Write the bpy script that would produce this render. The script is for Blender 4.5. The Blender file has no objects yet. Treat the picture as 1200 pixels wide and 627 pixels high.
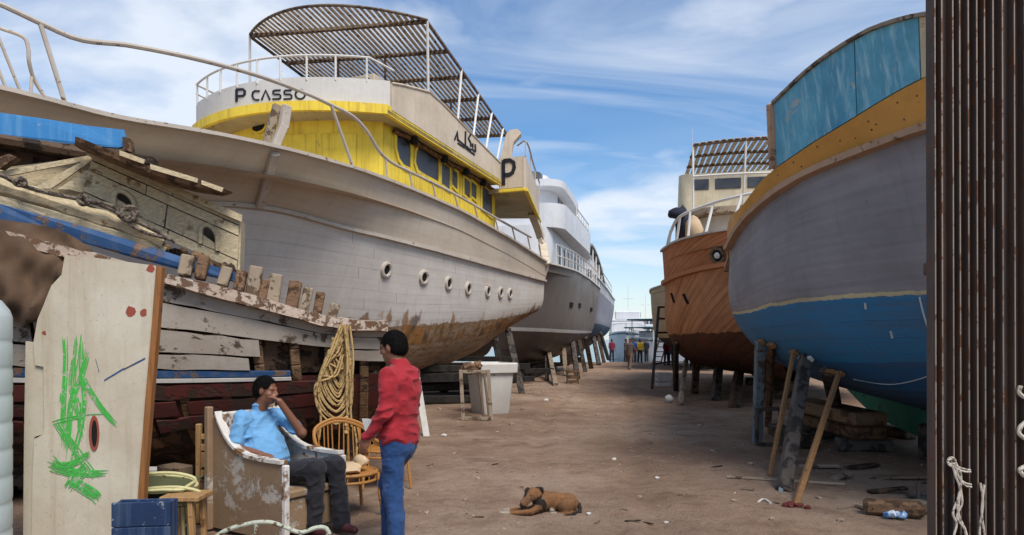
import bpy, bmesh, math, random
import numpy as np
from mathutils import Vector, Matrix
R = math.radians
rng = random.Random(7)
nr = np.random.RandomState(11)
SC = bpy.context.scene
COL = SC.collection

# ------------------------------------------------------------------ camera, sky, sun, exposure
FPX, CZ, HOR = 850.0, 1.70, 398.0          # focal length in photo pixels, eye height, horizon row
cam_d = bpy.data.cameras.new('camera')
cam_d.sensor_width = 36.0
cam_d.lens = FPX / 1200 * 36.0
cam_d.shift_y = (HOR - 313.5) / 1200
cam_d.clip_start = 0.05
cam_d.clip_end = 9000
cam = bpy.data.objects.new('camera', cam_d)
cam.location = (0, 0, CZ)
cam.rotation_euler = (R(90), 0, 0)
COL.objects.link(cam)
SC.camera = cam

SUN_AZ, SUN_EL = R(148), R(54)     # azimuth clockwise from +Y (view direction)
world = bpy.data.worlds.new('World')
SC.world = world
world.use_nodes = True
wn = world.node_tree
for n_ in list(wn.nodes):
    wn.nodes.remove(n_)
def wnode(t, **k):
    n_ = wn.nodes.new(t)
    for a, b in k.items():
        setattr(n_, a, b)
    return n_
w_out = wnode('ShaderNodeOutputWorld')
w_bg = wnode('ShaderNodeBackground')
w_bg.inputs['Strength'].default_value = 0.125
sky = wnode('ShaderNodeTexSky', sky_type='NISHITA', sun_disc=False, sun_elevation=SUN_EL,
            sun_rotation=SUN_AZ, air_density=1.0, dust_density=0.6, ozone_density=3.0, altitude=0)
w_tc = wnode('ShaderNodeTexCoord')
w_sep = wnode('ShaderNodeSeparateXYZ')
wn.links.new(w_tc.outputs['Generated'], w_sep.inputs[0])
def wmath(op, a, b=None, clamp=False):
    m_ = wnode('ShaderNodeMath', operation=op, use_clamp=clamp)
    for i, v in enumerate((a, b)):
        if v is None: continue
        if isinstance(v, (int, float)): m_.inputs[i].default_value = v
        else: wn.links.new(v, m_.inputs[i])
    return m_.outputs[0]
# direction projected on a cloud ceiling, so that clouds shrink towards the horizon
zc = wmath('MAXIMUM', w_sep.outputs['Z'], 0.0)
den = wmath('ADD', zc, 0.16)
cx = wmath('DIVIDE', w_sep.outputs['X'], den)
cy = wmath('DIVIDE', w_sep.outputs['Y'], den)
w_cmb = wnode('ShaderNodeCombineXYZ')
wn.links.new(cx, w_cmb.inputs[0]); wn.links.new(cy, w_cmb.inputs[1])
def wnoise(scale, detail, rough, dist, loc, sca, rot=0.0):
    mp = wnode('ShaderNodeMapping')
    mp.inputs['Location'].default_value = loc
    mp.inputs['Scale'].default_value = sca
    mp.inputs['Rotation'].default_value = (0, 0, rot)
    wn.links.new(w_cmb.outputs[0], mp.inputs[0])
    t = wnode('ShaderNodeTexNoise')
    t.inputs['Scale'].default_value = scale; t.inputs['Detail'].default_value = detail
    t.inputs['Roughness'].default_value = rough; t.inputs['Distortion'].default_value = dist
    wn.links.new(mp.outputs[0], t.inputs['Vector'])
    return t.outputs['Fac']
def wramp(fac, stops):
    r_ = wnode('ShaderNodeValToRGB')
    el = r_.color_ramp.elements
    while len(el) < len(stops): el.new(0.5)
    for e, (p, c) in zip(el, stops):
        e.position = p; e.color = (c, c, c, 1)
    wn.links.new(fac, r_.inputs[0])
    return r_.outputs['Color']
cirrus = wramp(wnoise(1.0, 8, 0.55, 0.9, (3.1, 1.7, 0), (0.62, 1.5, 1), R(-28)), [(0.43, 0.0), (0.68, 0.80)])
veil = wramp(wnoise(0.55, 4, 0.5, 0.3, (0.4, 5.2, 2), (0.7, 1.1, 1), R(-20)), [(0.42, 0.0), (0.75, 0.30)])
CUM = (3.72, 1.95, 0)
cumul = wramp(wnoise(1.15, 9, 0.52, 0.15, CUM, (1, 1, 1)), [(0.47, 0.0), (0.56, 0.5), (0.64, 0.90)])
cl = wmath('MAXIMUM', cirrus, cumul)
cl = wmath('MAXIMUM', cl, veil)
hz = wramp(w_sep.outputs['Z'], [(0.0, 0.55), (0.22, 0.0)])         # milky air low over the sea, all round
cl = wmath('MAXIMUM', cl, hz)
w_mix = wnode('ShaderNodeMix', data_type='RGBA')
wn.links.new(cl, w_mix.inputs[0])
w_hs = wnode('ShaderNodeHueSaturation')
w_hs.inputs['Saturation'].default_value = 1.28; w_hs.inputs['Value'].default_value = 0.92; w_hs.inputs['Hue'].default_value = 0.5
wn.links.new(sky.outputs[0], w_hs.inputs['Color'])
wn.links.new(w_hs.outputs[0], w_mix.inputs[6])
w_mix.inputs[7].default_value = (5.2, 5.6, 6.2, 1)      # cloud radiance in the sky texture's own units
wn.links.new(w_mix.outputs[2], w_bg.inputs['Color'])
wn.links.new(w_bg.outputs[0], w_out.inputs['Surface'])

sun_d = bpy.data.lights.new('sun', 'SUN')
sun_d.energy = 3.1
sun_d.angle = R(26)
sun_d.color = (1.0, 0.93, 0.83)
sun = bpy.data.objects.new('sun', sun_d)
COL.objects.link(sun)
sdir = Vector((math.sin(SUN_AZ) * math.cos(SUN_EL), math.cos(SUN_AZ) * math.cos(SUN_EL), math.sin(SUN_EL)))
sun.rotation_euler = sdir.to_track_quat('Z', 'Y').to_euler()
sun.location = (10, -10, 20)

SC.view_settings.view_transform = 'Standard'
SC.view_settings.look = 'None'
SC.view_settings.gamma = 1
SC.view_settings.exposure = 0.42
SC.view_settings.use_curve_mapping = False

# ------------------------------------------------------------------ geometry helpers
def P(px, py, Y):
    """point seen at photo pixel (px, py) at the depth Y the thing stands at"""
    return np.array([(px - 600) / FPX * Y, Y, CZ - (py - HOR) / FPX * Y])
def G(px, py, z=0.0):
    """point of the ground (height z) seen at that pixel"""
    return P(px, py, (CZ - z) * FPX / (py - HOR))
def pix(p):
    return (600 + FPX * p[0] / p[1], HOR - FPX * (p[2] - CZ) / p[1])
def V(*a): return np.array(a, float)
def nrm(v):
    v = np.asarray(v, float); l = np.linalg.norm(v)
    return v / l if l > 1e-12 else np.array([0, 0, 1.0])
def frame(d, up=(0, 0, 1)):
    d = nrm(d); u = np.asarray(up, float)
    s = np.cross(d, u)
    if np.linalg.norm(s) < 1e-5: s = np.cross(d, (1, 0, 0))
    s = nrm(s); u = np.cross(s, d)
    return d, s, u
def crom(pts, n):
    """Catmull-Rom through the points, n samples by chord length"""
    p = np.asarray(pts, float)
    if len(p) == 2:
        t = np.linspace(0, 1, n)[:, None]; return p[0] * (1 - t) + p[1] * t
    d = np.r_[0, np.cumsum(np.sqrt(np.linalg.norm(np.diff(p, axis=0), axis=1)) ** 2 + 1e-9)]
    t = np.linspace(0, d[-1], n)
    m = np.zeros_like(p)
    m[1:-1] = (p[2:] - p[:-2]) / (d[2:] - d[:-2])[:, None]
    m[0] = (p[1] - p[0]) / (d[1] - d[0]); m[-1] = (p[-1] - p[-2]) / (d[-1] - d[-2])
    k = np.clip(np.searchsorted(d, t, side='right') - 1, 0, len(p) - 2)
    h = (d[k + 1] - d[k]); s = ((t - d[k]) / h)[:, None]; h = h[:, None]
    return ((2*s**3 - 3*s**2 + 1) * p[k] + (s**3 - 2*s**2 + s) * h * m[k]
            + (-2*s**3 + 3*s**2) * p[k + 1] + (s**3 - s**2) * h * m[k + 1])

class MB:
    """collects shapes in world coordinates; build() links them as ONE mesh object"""
    def __init__(s): s.v = []; s.f = []; s.uv = {}
    def add(s, vs, fs):
        o = len(s.v)
        s.v.extend([tuple(map(float, p)) for p in vs])
        s.f.extend([tuple(int(i) + o for i in f) for f in fs])
        return s
    def cbox(s, c, ax, half, ch=None):
        """chamfered box: centre, 3 axis rows, half sizes"""
        c = np.asarray(c, float); ax = np.asarray(ax, float); h = np.asarray(half, float)
        if ch is None: ch = min(0.012, 0.3 * h.min())
        vs = []; idx = {}
        for sx in (-1, 1):
            for sy in (-1, 1):
                for sz in (-1, 1):
                    for k in range(3):
                        l = np.array([sx, sy, sz]) * h
                        for j in range(3):
                            if j != k: l[j] -= np.sign(l[j]) * ch
                        idx[(sx, sy, sz, k)] = len(vs)
                        vs.append(c + l @ ax)
        fs = []
        def q(keys, n):
            ids = [idx[k] for k in keys]
            a, b, d = vs[ids[0]], vs[ids[1]], vs[ids[2]]
            if np.dot(np.cross(b - a, d - a), n) < 0: ids = ids[::-1]
            fs.append(ids)
        for k in range(3):
            i, j = [(1, 2), (0, 2), (0, 1)][k]
            for sg in (-1, 1):
                ks = []
                for a, b in ((-1, -1), (1, -1), (1, 1), (-1, 1)):
                    t = [0, 0, 0]; t[k] = sg; t[i] = a; t[j] = b
                    ks.append((*t, k))
                q(ks, ax[k] * sg)
        for k in range(3):              # edges along axis k
            i, j = [(1, 2), (0, 2), (0, 1)][k]
            for a in (-1, 1):
                for b in (-1, 1):
                    ks = []
                    for e, fc in ((-1, i), (1, i), (1, j), (-1, j)):
                        t = [0, 0, 0]; t[k] = e; t[i] = a; t[j] = b
                        ks.append((*t, fc))
                    q(ks, ax[i] * a + ax[j] * b)
        for sx in (-1, 1):
            for sy in (-1, 1):
                for sz in (-1, 1):
                    q([(sx, sy, sz, 0), (sx, sy, sz, 1), (sx, sy, sz, 2)], ax[0]*sx + ax[1]*sy + ax[2]*sz)
        return s.add(vs, fs)
    def box(s, lo, hi, ch=None):
        lo = np.asarray(lo, float); hi = np.asarray(hi, float)
        return s.cbox((lo + hi) / 2, np.eye(3), (hi - lo) / 2, ch)
    def beam(s, a, b, w, h, up=(0, 0, 1), ch=None):
        a = np.asarray(a, float); b = np.asarray(b, float)
        d, sd, u = frame(b - a, up)
        return s.cbox((a + b) / 2, np.array([d, sd, u]), (np.linalg.norm(b - a) / 2, w / 2, h / 2), ch)
    def tube(s, path, r, n=8, closed=False, cap=True):
        p = np.asarray(path, float); m = len(p)
        rr = np.full(m, r) if np.isscalar(r) else np.asarray(r, float)
        tg = np.zeros_like(p)
        if closed: tg = np.roll(p, -1, 0) - np.roll(p, 1, 0)
        else:
            tg[1:-1] = p[2:] - p[:-2]; tg[0] = p[1] - p[0]; tg[-1] = p[-1] - p[-2]
        tg = np.array([nrm(t) for t in tg])
        a0 = np.array([0, 0, 1.0]) if abs(tg[0][2]) < 0.9 else np.array([1.0, 0, 0])
        nv = nrm(np.cross(tg[0], a0)); vs = []
        an = np.linspace(0, 2 * math.pi, n, endpoint=False)
        for i in range(m):
            nv = nrm(nv - tg[i] * np.dot(nv, tg[i])); bv = np.cross(tg[i], nv)
            for t in an: vs.append(p[i] + rr[i] * (math.cos(t) * nv + math.sin(t) * bv))
        fs = []
        for i in range(m if closed else m - 1):
            k = (i + 1) % m
            for j in range(n):
                l = (j + 1) % n
                fs.append((i*n + j, i*n + l, k*n + l, k*n + j))
        if not closed and cap:
            fs.append(tuple(range(n))[::-1]); fs.append(tuple(range((m-1)*n, m*n)))
        return s.add(vs, fs)
    def cyl(s, a, b, r, r2=None, n=12):
        return s.tube([a, b], [r, r if r2 is None else r2], n)
    def grid(s, pts, flip=False, closed_u=False):
        p = np.asarray(pts, float); a, b = p.shape[:2]; fs = []
        for i in range(a if closed_u else a - 1):
            k = (i + 1) % a
            for j in range(b - 1):
                q = (i*b + j, k*b + j, k*b + j + 1, i*b + j + 1)
                fs.append(q[::-1] if flip else q)
        return s.add(p.reshape(-1, 3), fs)
    def slab(s, pts, nrmv, th):
        """a grid of points given thickness th against the direction nrmv (vector or per point)"""
        p = np.asarray(pts, float); a, b = p.shape[:2]
        n = np.broadcast_to(np.asarray(nrmv, float), p.shape)
        q = p - n * th
        vs = np.concatenate([p.reshape(-1, 3), q.reshape(-1, 3)]); o = a * b; fs = []
        for i in range(a - 1):
            for j in range(b - 1):
                f = (i*b + j, (i+1)*b + j, (i+1)*b + j + 1, i*b + j + 1)
                fs.append(f); fs.append(tuple(x + o for x in f[::-1]))
        rim = [(i, 0) for i in range(a)] + [(a-1, j) for j in range(1, b)] + [(i, b-1) for i in range(a-2, -1, -1)] + [(0, j) for j in range(b-2, 0, -1)]
        ids = [i*b + j for i, j in rim]
        for k in range(len(ids)):
            x, y = ids[k], ids[(k+1) % len(ids)]
            fs.append((x, x + o, y + o, y))
        # face orientation: make the top face look along nrmv
        f0 = fs[0]; A, B, D = vs[f0[0]], vs[f0[1]], vs[f0[2]]
        if np.dot(np.cross(B - A, D - A), n[0, 0]) < 0: fs = [f[::-1] for f in fs]
        return s.add(vs, fs)
    def poly(s, outline, n, th):
        """flat outline (world points, in a plane with normal n) extruded by th against n"""
        o = np.asarray(outline, float); n = nrm(n); m = len(o)
        ar = sum(np.dot(np.cross(o[i] - o[0], o[(i+1) % m] - o[0]), n) for i in range(m))
        if ar < 0: o = o[::-1]
        vs = np.concatenate([o, o - n * th])
        fs = [tuple(range(m)), tuple(range(2*m - 1, m - 1, -1))]
        fs += [(i, i + m, (i+1) % m + m, (i+1) % m) for i in range(m)]
        return s.add(vs, fs)
    def lathe(s, base, prof, n=20, axis=(0, 0, 1)):
        d, u, w = frame(axis, (1, 0, 0) if abs(nrm(axis)[2]) > .9 else (0, 0, 1))
        base = np.asarray(base, float); vs = []
        for r, z in prof:
            for k in range(n):
                t = 2 * math.pi * k / n
                vs.append(base + d * z + r * (math.cos(t) * u + math.sin(t) * w))
        fs = []
        for i in range(len(prof) - 1):
            for k in range(n):
                l = (k + 1) % n
                fs.append((i*n + l, i*n + k, (i+1)*n + k, (i+1)*n + l))
        return s.add(vs, fs)
    def blob(s, c, r, seed=0, jag=0.25, sub=1, flat=1.0):
        bm = bmesh.new(); bmesh.ops.create_icosphere(bm, subdivisions=sub, radius=1)
        q = np.random.RandomState(seed)
        r = np.broadcast_to(np.asarray(r, float), (3,))
        a = q.uniform(0, 6.28); ca, sa = math.cos(a), math.sin(a)
        vs = []
        for vv in bm.verts:
            w = np.array(vv.co) * (1 + q.uniform(-jag, jag)) * r
            vs.append(np.asarray(c) + np.array([ca*w[0] - sa*w[1], sa*w[0] + ca*w[1], w[2]]))
        fs = [[v.index for v in f.verts] for f in bm.faces]; bm.free()
        return s.add(vs, fs)
    def build(s, name, mat, parent=None, smooth=35, uv=None, **props):
        vs = np.asarray(s.v, float)
        if parent is not None:
            w = world_loc(parent); off = w
        else:
            off = np.array([(vs[:, 0].min() + vs[:, 0].max()) / 2, (vs[:, 1].min() + vs[:, 1].max()) / 2, vs[:, 2].min()])
        me = bpy.data.meshes.new(name)
        me.from_pydata((vs - off).tolist(), [], s.f)
        if uv is not None:
            l = me.uv_layers.new(name='UVMap'); uvv = np.asarray(uv, float)
            li = np.zeros(len(me.loops), int); me.loops.foreach_get('vertex_index', li)
            l.data.foreach_set('uv', uvv[li].astype(np.float32).ravel())
        me.validate()
        me.update()
        if smooth:
            me.polygons.foreach_set('use_smooth', [True] * len(me.polygons))
            me.set_sharp_from_angle(angle=R(smooth))
        if mat is not None: me.materials.append(mat)
        o = bpy.data.objects.new(name, me)
        COL.objects.link(o)
        if parent is not None: o.parent = parent
        else: o.location = off
        for k, vv in props.items(): o[k] = vv
        return o
WL = {}
def world_loc(o):
    v = np.zeros(3)
    while o is not None:
        v = v + np.array(o.location); o = o.parent
    return v
def thing(name, label, cat, loc, group=None):
    o = bpy.data.objects.new(name, None)
    o.empty_display_size = 0.2
    COL.objects.link(o); o.location = tuple(float(x) for x in loc)
    o['label'] = label; o['category'] = cat; o['kind'] = 'thing'
    if group: o['group'] = group
    return o
def tag(o, label, cat, group=None):
    o['label'] = label; o['category'] = cat; o['kind'] = 'thing'
    if group: o['group'] = group
    return o
def copy_tree(o, parent=None):
    c = o.copy(); COL.objects.link(c); c.parent = parent
    for ch in list(o.children): copy_tree(ch, c)
    return c

# ------------------------------------------------------------------ material helpers
def mk(name):
    m = bpy.data.materials.new(name); m.use_nodes = True
    nt = m.node_tree
    return m, nt, nt.nodes['Principled BSDF']
def S_(h):
    """sRGB 0-255 triple to linear"""
    return tuple(((c/255)/12.92 if c/255 <= 0.04045 else ((c/255 + 0.055)/1.055)**2.4) for c in h)
class NT:
    def __init__(s, nt): s.nt = nt
    def n(s, t, **k):
        x = s.nt.nodes.new(t)
        for a, b in k.items(): setattr(x, a, b)
        return x
    def L(s, a, b): s.nt.links.new(a, b)
    def put(s, sock, v):
        if isinstance(v, (int, float)): sock.default_value = v
        elif isinstance(v, tuple): sock.default_value = (*v, 1) if len(v) == 3 and sock.type == 'RGBA' else v
        else: s.L(v, sock)
    def coord(s, which='Object', scale=(1, 1, 1), loc=(0, 0, 0), rot=(0, 0, 0), rnd=True):
        tc = s.n('ShaderNodeTexCoord'); mp = s.n('ShaderNodeMapping')
        mp.inputs['Scale'].default_value = scale; mp.inputs['Rotation'].default_value = rot
        mp.inputs['Location'].default_value = loc
        src = tc.outputs[which]
        if rnd:
            oi = s.n('ShaderNodeObjectInfo'); ad = s.n('ShaderNodeVectorMath', operation='MULTIPLY_ADD')
            cb = s.n('ShaderNodeCombineXYZ')
            for i in range(3): s.L(oi.outputs['Random'], cb.inputs[i])
            s.L(cb.outputs[0], ad.inputs[0]); ad.inputs[1].default_value = (37.0, 23.0, 51.0); s.L(src, ad.inputs[2])
            src = ad.outputs[0]
        s.L(src, mp.inputs[0])
        return mp.outputs[0]
    def noise(s, vec, scale, detail=5, rough=0.6, dist=0.0):
        t = s.n('ShaderNodeTexNoise')
        t.inputs['Scale'].default_value = scale; t.inputs['Detail'].default_value = detail
        t.inputs['Roughness'].default_value = rough; t.inputs['Distortion'].default_value = dist
        s.L(vec, t.inputs['Vector']); return t.outputs['Fac']
    def ramp(s, fac, stops):
        r = s.n('ShaderNodeValToRGB'); el = r.color_ramp.elements
        while len(el) < len(stops): el.new(0.5)
        for e, (p, c) in zip(el, stops):
            e.position = p; e.color = (c, c, c, 1) if isinstance(c, (int, float)) else (*c, 1)
        s.L(fac, r.inputs[0]); return r.outputs['Color']
    def math(s, op, a, b=0.0, clamp=False):
        m = s.n('ShaderNodeMath', operation=op, use_clamp=clamp)
        s.put(m.inputs[0], a); s.put(m.inputs[1], b); return m.outputs[0]
    def mix(s, f, a, b, blend='MIX'):
        m = s.n('ShaderNodeMix', data_type='RGBA', blend_type=blend)
        s.put(m.inputs[0], f); s.put(m.inputs[6], a); s.put(m.inputs[7], b); return m.outputs[2]
    def sep(s, vec):
        x = s.n('ShaderNodeSeparateXYZ'); s.L(vec, x.inputs[0]); return x.outputs
    def bump(s, h, st=0.4, d=0.01):
        b = s.n('ShaderNodeBump'); b.inputs['Strength'].default_value = st; b.inputs['Distance'].default_value = d
        s.L(h, b.inputs['Height']); return b.outputs[0]
def dirty(name, base, under=None, wear=0.62, wsc=4.0, grime=(0.10, 0.075, 0.05), gr=0.35, gsc=1.3,
          streak=0.0, streak_col=None, speck=0.0, rough=0.7, bump=0.25, vary=0.12, metal=0.0, grain=None, wst=0.05,
          which='Object', spec=0.35):
    """weathered paint: base colour, patches worn to an under colour, cloudy grime, vertical streaks, specks"""
    m, nt, b = mk(name); t = NT(nt)
    c = t.coord(which)
    big = t.noise(c, gsc, 6, 0.65)
    col = t.mix(t.math('MULTIPLY', t.ramp(big, [(0.38, 0.0), (0.72, 1.0)]), gr), base, grime)
    mid = t.noise(c, wsc * 2.3, 6, 0.7)
    col = t.mix(t.math('MULTIPLY', t.ramp(mid, [(0.3, 1.0), (0.7, 0.0)]), vary * 1.6), col, tuple(x * 0.55 for x in base))
    if streak > 0:
        c2 = t.coord(which, (7, 7, 0.35))
        sk = t.noise(c2, 1.4, 5, 0.7)
        col = t.mix(t.math('MULTIPLY', t.ramp(sk, [(0.5, 0.0), (0.68, 1.0)]), streak), col, streak_col or grime)
    h = mid
    if grain is not None:                      # wood grain along axis `grain` (0,1,2)
        sc = [22, 22, 22]; sc[grain] = 0.9
        g = t.noise(t.coord(which, tuple(sc)), 2.0, 5, 0.65, 0.4)
        col = t.mix(t.math('MULTIPLY', t.ramp(g, [(0.35, 0.8), (0.65, 0.0)]), 0.75), col, tuple(x * 0.35 for x in base))
        h = t.math('ADD', t.math('MULTIPLY', g, 1.2), t.math('MULTIPLY', mid, 0.4))
    if under is not None:
        w = t.noise(c, wsc, 9, 0.68, 0.3)
        wm = t.ramp(w, [(wear, 0.0), (wear + wst, 1.0)])
        gg = t.noise(t.coord(which, (3, 3, 3)), wsc * 3, 5, 0.7)
        ucol = t.mix(gg, under, tuple(x * 0.5 for x in under))
        col = t.mix(wm, col, ucol)
        h = t.math('SUBTRACT', h, t.math('MULTIPLY', wm, 0.8))
    if speck > 0:
        sp = t.noise(c, 45, 3, 0.6)
        col = t.mix(t.ramp(sp, [(0.68 - 0.04 * speck, 0.0), (0.74, min(1, speck))]), col, grime)
    t.L(col, b.inputs['Base Color'])
    rr = t.ramp(big, [(0.3, max(0.05, rough - 0.12)), (0.7, min(1, rough + 0.15))])
    t.L(rr, b.inputs['Roughness'])
    b.inputs['Metallic'].default_value = metal
    b.inputs['Specular IOR Level'].default_value = spec
    t.L(t.bump(h, bump, 0.012), b.inputs['Normal'])
    return m
def plain(name, base, rough=0.6, vary=0.2, sc=8.0, metal=0.0, bump=0.1, spec=0.35):
    return dirty(name, base, gr=vary, gsc=sc * 0.3, grime=tuple(x * 0.5 for x in base), wsc=sc, vary=vary, rough=rough, metal=metal, bump=bump, spec=spec)
# ------------------------------------------------------------------ hulls
class Hull:
    """a boat hull from its plan (sheer outline on the visible side, bow first) and a set of lines from the
    sheer down to the keel. Each line: s0/s1 start and end along the axis, half-breadth as a share of the sheer's,
    heights either given or read off the photograph where the line shows."""
    def __init__(h, bow, stern, plan, lines, N=60, M=6):
        h.bow = np.array([*bow, 0.0]); h.stern = np.array([*stern, 0.0])
        ax = h.stern - h.bow; h.len = np.linalg.norm(ax); h.ax = ax / h.len
        pl = np.array([[x, y, 0.0] for x, y in plan]) - h.bow
        pr = np.array([-h.ax[1], h.ax[0], 0])
        if np.mean(pl @ pr) < 0: pr = -pr
        h.pr = pr
        cur = crom(np.array([[0, 0, 0]] + [[p @ h.ax, p @ pr, 0] for p in pl]), 200)
        h.ps, h.pb = cur[:, 0], cur[:, 1]
        h.N, h.M = N, M
        us = np.linspace(0, 1, N) ** 1.15
        L = []
        for ln in lines:
            s = ln.get('s0', 0) + (ln.get('s1', h.len) - ln.get('s0', 0)) * us
            fr = np.interp(us, *zip(*ln['frac']))
            # use the sheer breadth at the same relative place
            ss = us * h.len
            hb = np.interp(ss, h.ps, h.pb) * fr + np.interp(us, *zip(*ln.get('add', [(0, 0), (1, 0)])))
            X = h.bow + np.outer(s, h.ax) + np.outer(hb, pr)
            if 'trace' in ln:
                tx, ty = zip(*ln['trace'])
                px = 600 + FPX * X[:, 0] / np.maximum(X[:, 1], .5)
                ok = (px >= min(tx)) & (px <= max(tx)) & (X[:, 1] > 1)
                zt = CZ - (np.interp(px, tx, ty) - HOR) / FPX * X[:, 1]
                su = [u for u, k in zip(us, ok) if k]; sz = [z for z, k in zip(zt, ok) if k]
                ex = [(u, z) for u, z in ln.get('z', []) if (not su) or u < su[0] - .02 or u > su[-1] + .02]
                a = sorted(list(zip(su, sz)) + ex)
                z = np.interp(us, [q[0] for q in a], [q[1] for q in a])
                k = np.array([1, 2, 3, 2, 1.0]); k /= k.sum()
                z = np.convolve(np.pad(z, 2, mode='edge'), k, 'valid')
            else:
                z = crom(np.array([[u, zz, 0] for u, zz in ln['z']]), 200); z = np.interp(us, z[:, 0], z[:, 1])
            L.append(np.c_[s, hb, z])
        h.us = us
        h.L = np.array(L)                                  # lines, N, (s, hb, z)
        h.nl = len(L)
    def sec(h, i, v):
        """section point (s, hb, z) at station i (float) and line value v (float)"""
        i = np.clip(i, 0, h.N - 1); a = int(min(i, h.N - 2)); f = i - a
        row = h.L[:, a] * (1 - f) + h.L[:, a + 1] * f
        v = np.clip(v, 0, h.nl - 1); k = int(min(v, h.nl - 2)); t = v - k
        p1, p2 = row[k], row[k + 1]
        m1 = (p2 - row[k - 1]) / 2 if k > 0 and k not in h.knuck else p2 - p1
        m2 = (row[k + 2] - p1) / 2 if k + 2 < h.nl and (k + 1) not in h.knuck else p2 - p1
        return (2*t**3 - 3*t**2 + 1)*p1 + (t**3 - 2*t**2 + t)*m1 + (-2*t**3 + 3*t**2)*p2 + (t**3 - t**2)*m2
    knuck = ()
    def W(h, p, side=1):
        return h.bow + h.ax * p[0] + h.pr * (p[1] * side) + np.array([0, 0, p[2]])
    def at(h, i, v, side=1, out=0.0):
        p = h.W(h.sec(i, v), side)
        if out:
            p = p + h.nor(i, v, side) * out
        return p
    def nor(h, i, v, side=1):
        e = 0.25
        a = h.W(h.sec(min(i + e, h.N - 1), v), side) - h.W(h.sec(max(i - e, 0), v), side)
        vv = min(max(v, e), h.nl - 1 - e)
        b = h.W(h.sec(i, vv + e), side) - h.W(h.sec(i, vv - e), side)
        n = nrm(np.cross(a, b))
        if np.dot(n, h.pr * side) < 0 and abs(np.dot(n, h.pr)) > 0.02: n = -n
        elif n[2] > 0.5 and abs(np.dot(n, h.pr)) <= 0.02: n = -n
        return n
    def band(h, name, mat, parent, v0, v1, i0=0, i1=None, M=None, sides=(1, -1), out=0.0, smooth=50):
        i1 = h.N - 1 if i1 is None else i1
        M = M or max(2, int((v1 - v0) * h.M) + 1)
        I = np.linspace(i0, i1, int(i1 - i0) + 1); Vv = np.linspace(v0, v1, M)
        mb = MB(); uv = []
        for sd in sides:
            g = np.array([[h.at(i, v, sd, out) for v in Vv] for i in I])
            n = np.cross(g[len(I)//2, 0] - g[len(I)//2 - 1, 0], g[len(I)//2, -1] - g[len(I)//2, 0])
            mb.grid(g, flip=np.dot(n, h.pr * sd) < 0)
            for i in I:
                for v in Vv: uv.append((h.sec(i, v)[0] + (0 if sd > 0 else 31.7), v))
        return mb.build(name, mat, parent, smooth, uv)
    def transom(h, name, mat, parent, v0, v1, M=14):
        Vv = np.linspace(v0, v1, M); i = h.N - 1
        a = np.array([h.at(i, v, 1) for v in Vv]); b = np.array([h.at(i, v, -1) for v in Vv])
        g = np.array([a * (1 - t) + b * t + h.ax * 0.25 * math.sin(math.pi * t) for t in np.linspace(0, 1, 9)])
        mb = MB(); n = np.cross(g[1, 0] - g[0, 0], g[0, 1] - g[0, 0]); mb.grid(g, flip=np.dot(n, h.ax) < 0)
        uv = [(h.len + k, v) for k in range(9) for v in Vv]
        return mb.build(name, mat, parent, 50, uv)
    def deck(h, name, mat, parent, drop=0.55, v=0.0, i0=0, i1=None, inset=0.04):
        i1 = h.N - 1 if i1 is None else i1
        rows = []
        for i in range(i0, i1 + 1):
            p = h.sec(i, v); rows.append([h.W((p[0], (p[1] - inset) * k, p[2] - drop + 0.05 * (1 - k * k))) for k in np.linspace(-1, 1, 7)])
        mb = MB(); g = np.array(rows); n = np.cross(g[5, 1] - g[4, 1], g[4, 2] - g[4, 1]); mb.grid(g, flip=n[2] < 0)
        return mb.build(name, mat, parent, 40)
    def rail(h, name, mat, parent, v, w=0.09, t=0.06, i0=0, i1=None, sides=(1, -1), out=0.0, up=0.0, jag=0.0):
        """a timber following line v, section w (outwards) x t (height)"""
        i1 = h.N - 1 if i1 is None else i1; mb = MB(); q = np.random.RandomState(3)
        for sd in sides:
            vs = []; I = np.linspace(i0, i1, int((i1 - i0) * 1.5) + 1)
            for i in I:
                p = h.W(h.sec(i, v), sd); a = h.W(h.sec(min(i + .3, h.N - 1), v), sd) - h.W(h.sec(max(i - .3, 0), v), sd)
                n = nrm(np.cross(a, (0, 0, 1)));  n = n if np.dot(n, h.pr * sd) > 0 else -n
                tt = t * (1 + q.uniform(-jag, jag)); ww = w * (1 + q.uniform(-jag, jag))
                p = p + np.array([0, 0, up]) + n * out
                vs.append([p - n*ww*.5 - V(0, 0, tt*.5), p + n*ww*.5 - V(0, 0, tt*.4), p + n*ww*.5 + V(0, 0, tt*.4), p - n*ww*.5 + V(0, 0, tt*.5), p - n*ww*.5 - V(0, 0, tt*.5)])
            g = np.array(vs); o = len(mb.v)
            mb.grid(g, flip=(sd > 0))
        return mb.build(name, mat, parent, 30)
    def find(h, px, py, v0=0.0, v1=None, side=1, i0=0, i1=None):
        """station and line value of the hull point seen at a pixel"""
        v1 = h.nl - 1 if v1 is None else v1; i1 = h.N - 1 if i1 is None else i1
        best = None; A, B, C, D = i0, i1, v0, v1
        for it in range(5):
            best = None
            for i in np.linspace(A, B, 40 if it == 0 else 16):
                for v in np.linspace(C, D, 24 if it == 0 else 10):
                    p = h.at(i, v, side)
                    if p[1] < .5: continue
                    x, y = pix(p); e = (x - px)**2 + (y - py)**2 + (40 * p[1] if it == 0 else 0)     # of several, the nearest
                    if best is None or e < best[0]: best = (e, i, v)
            dA, dC = (B - A) / (25 if it == 0 else 9), (D - C) / (15 if it == 0 else 6)
            A, B = max(i0, best[1] - dA), min(i1, best[1] + dA)
            C, D = max(v0, best[2] - dC), min(v1, best[2] + dC)
        return best[1], best[2]
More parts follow.
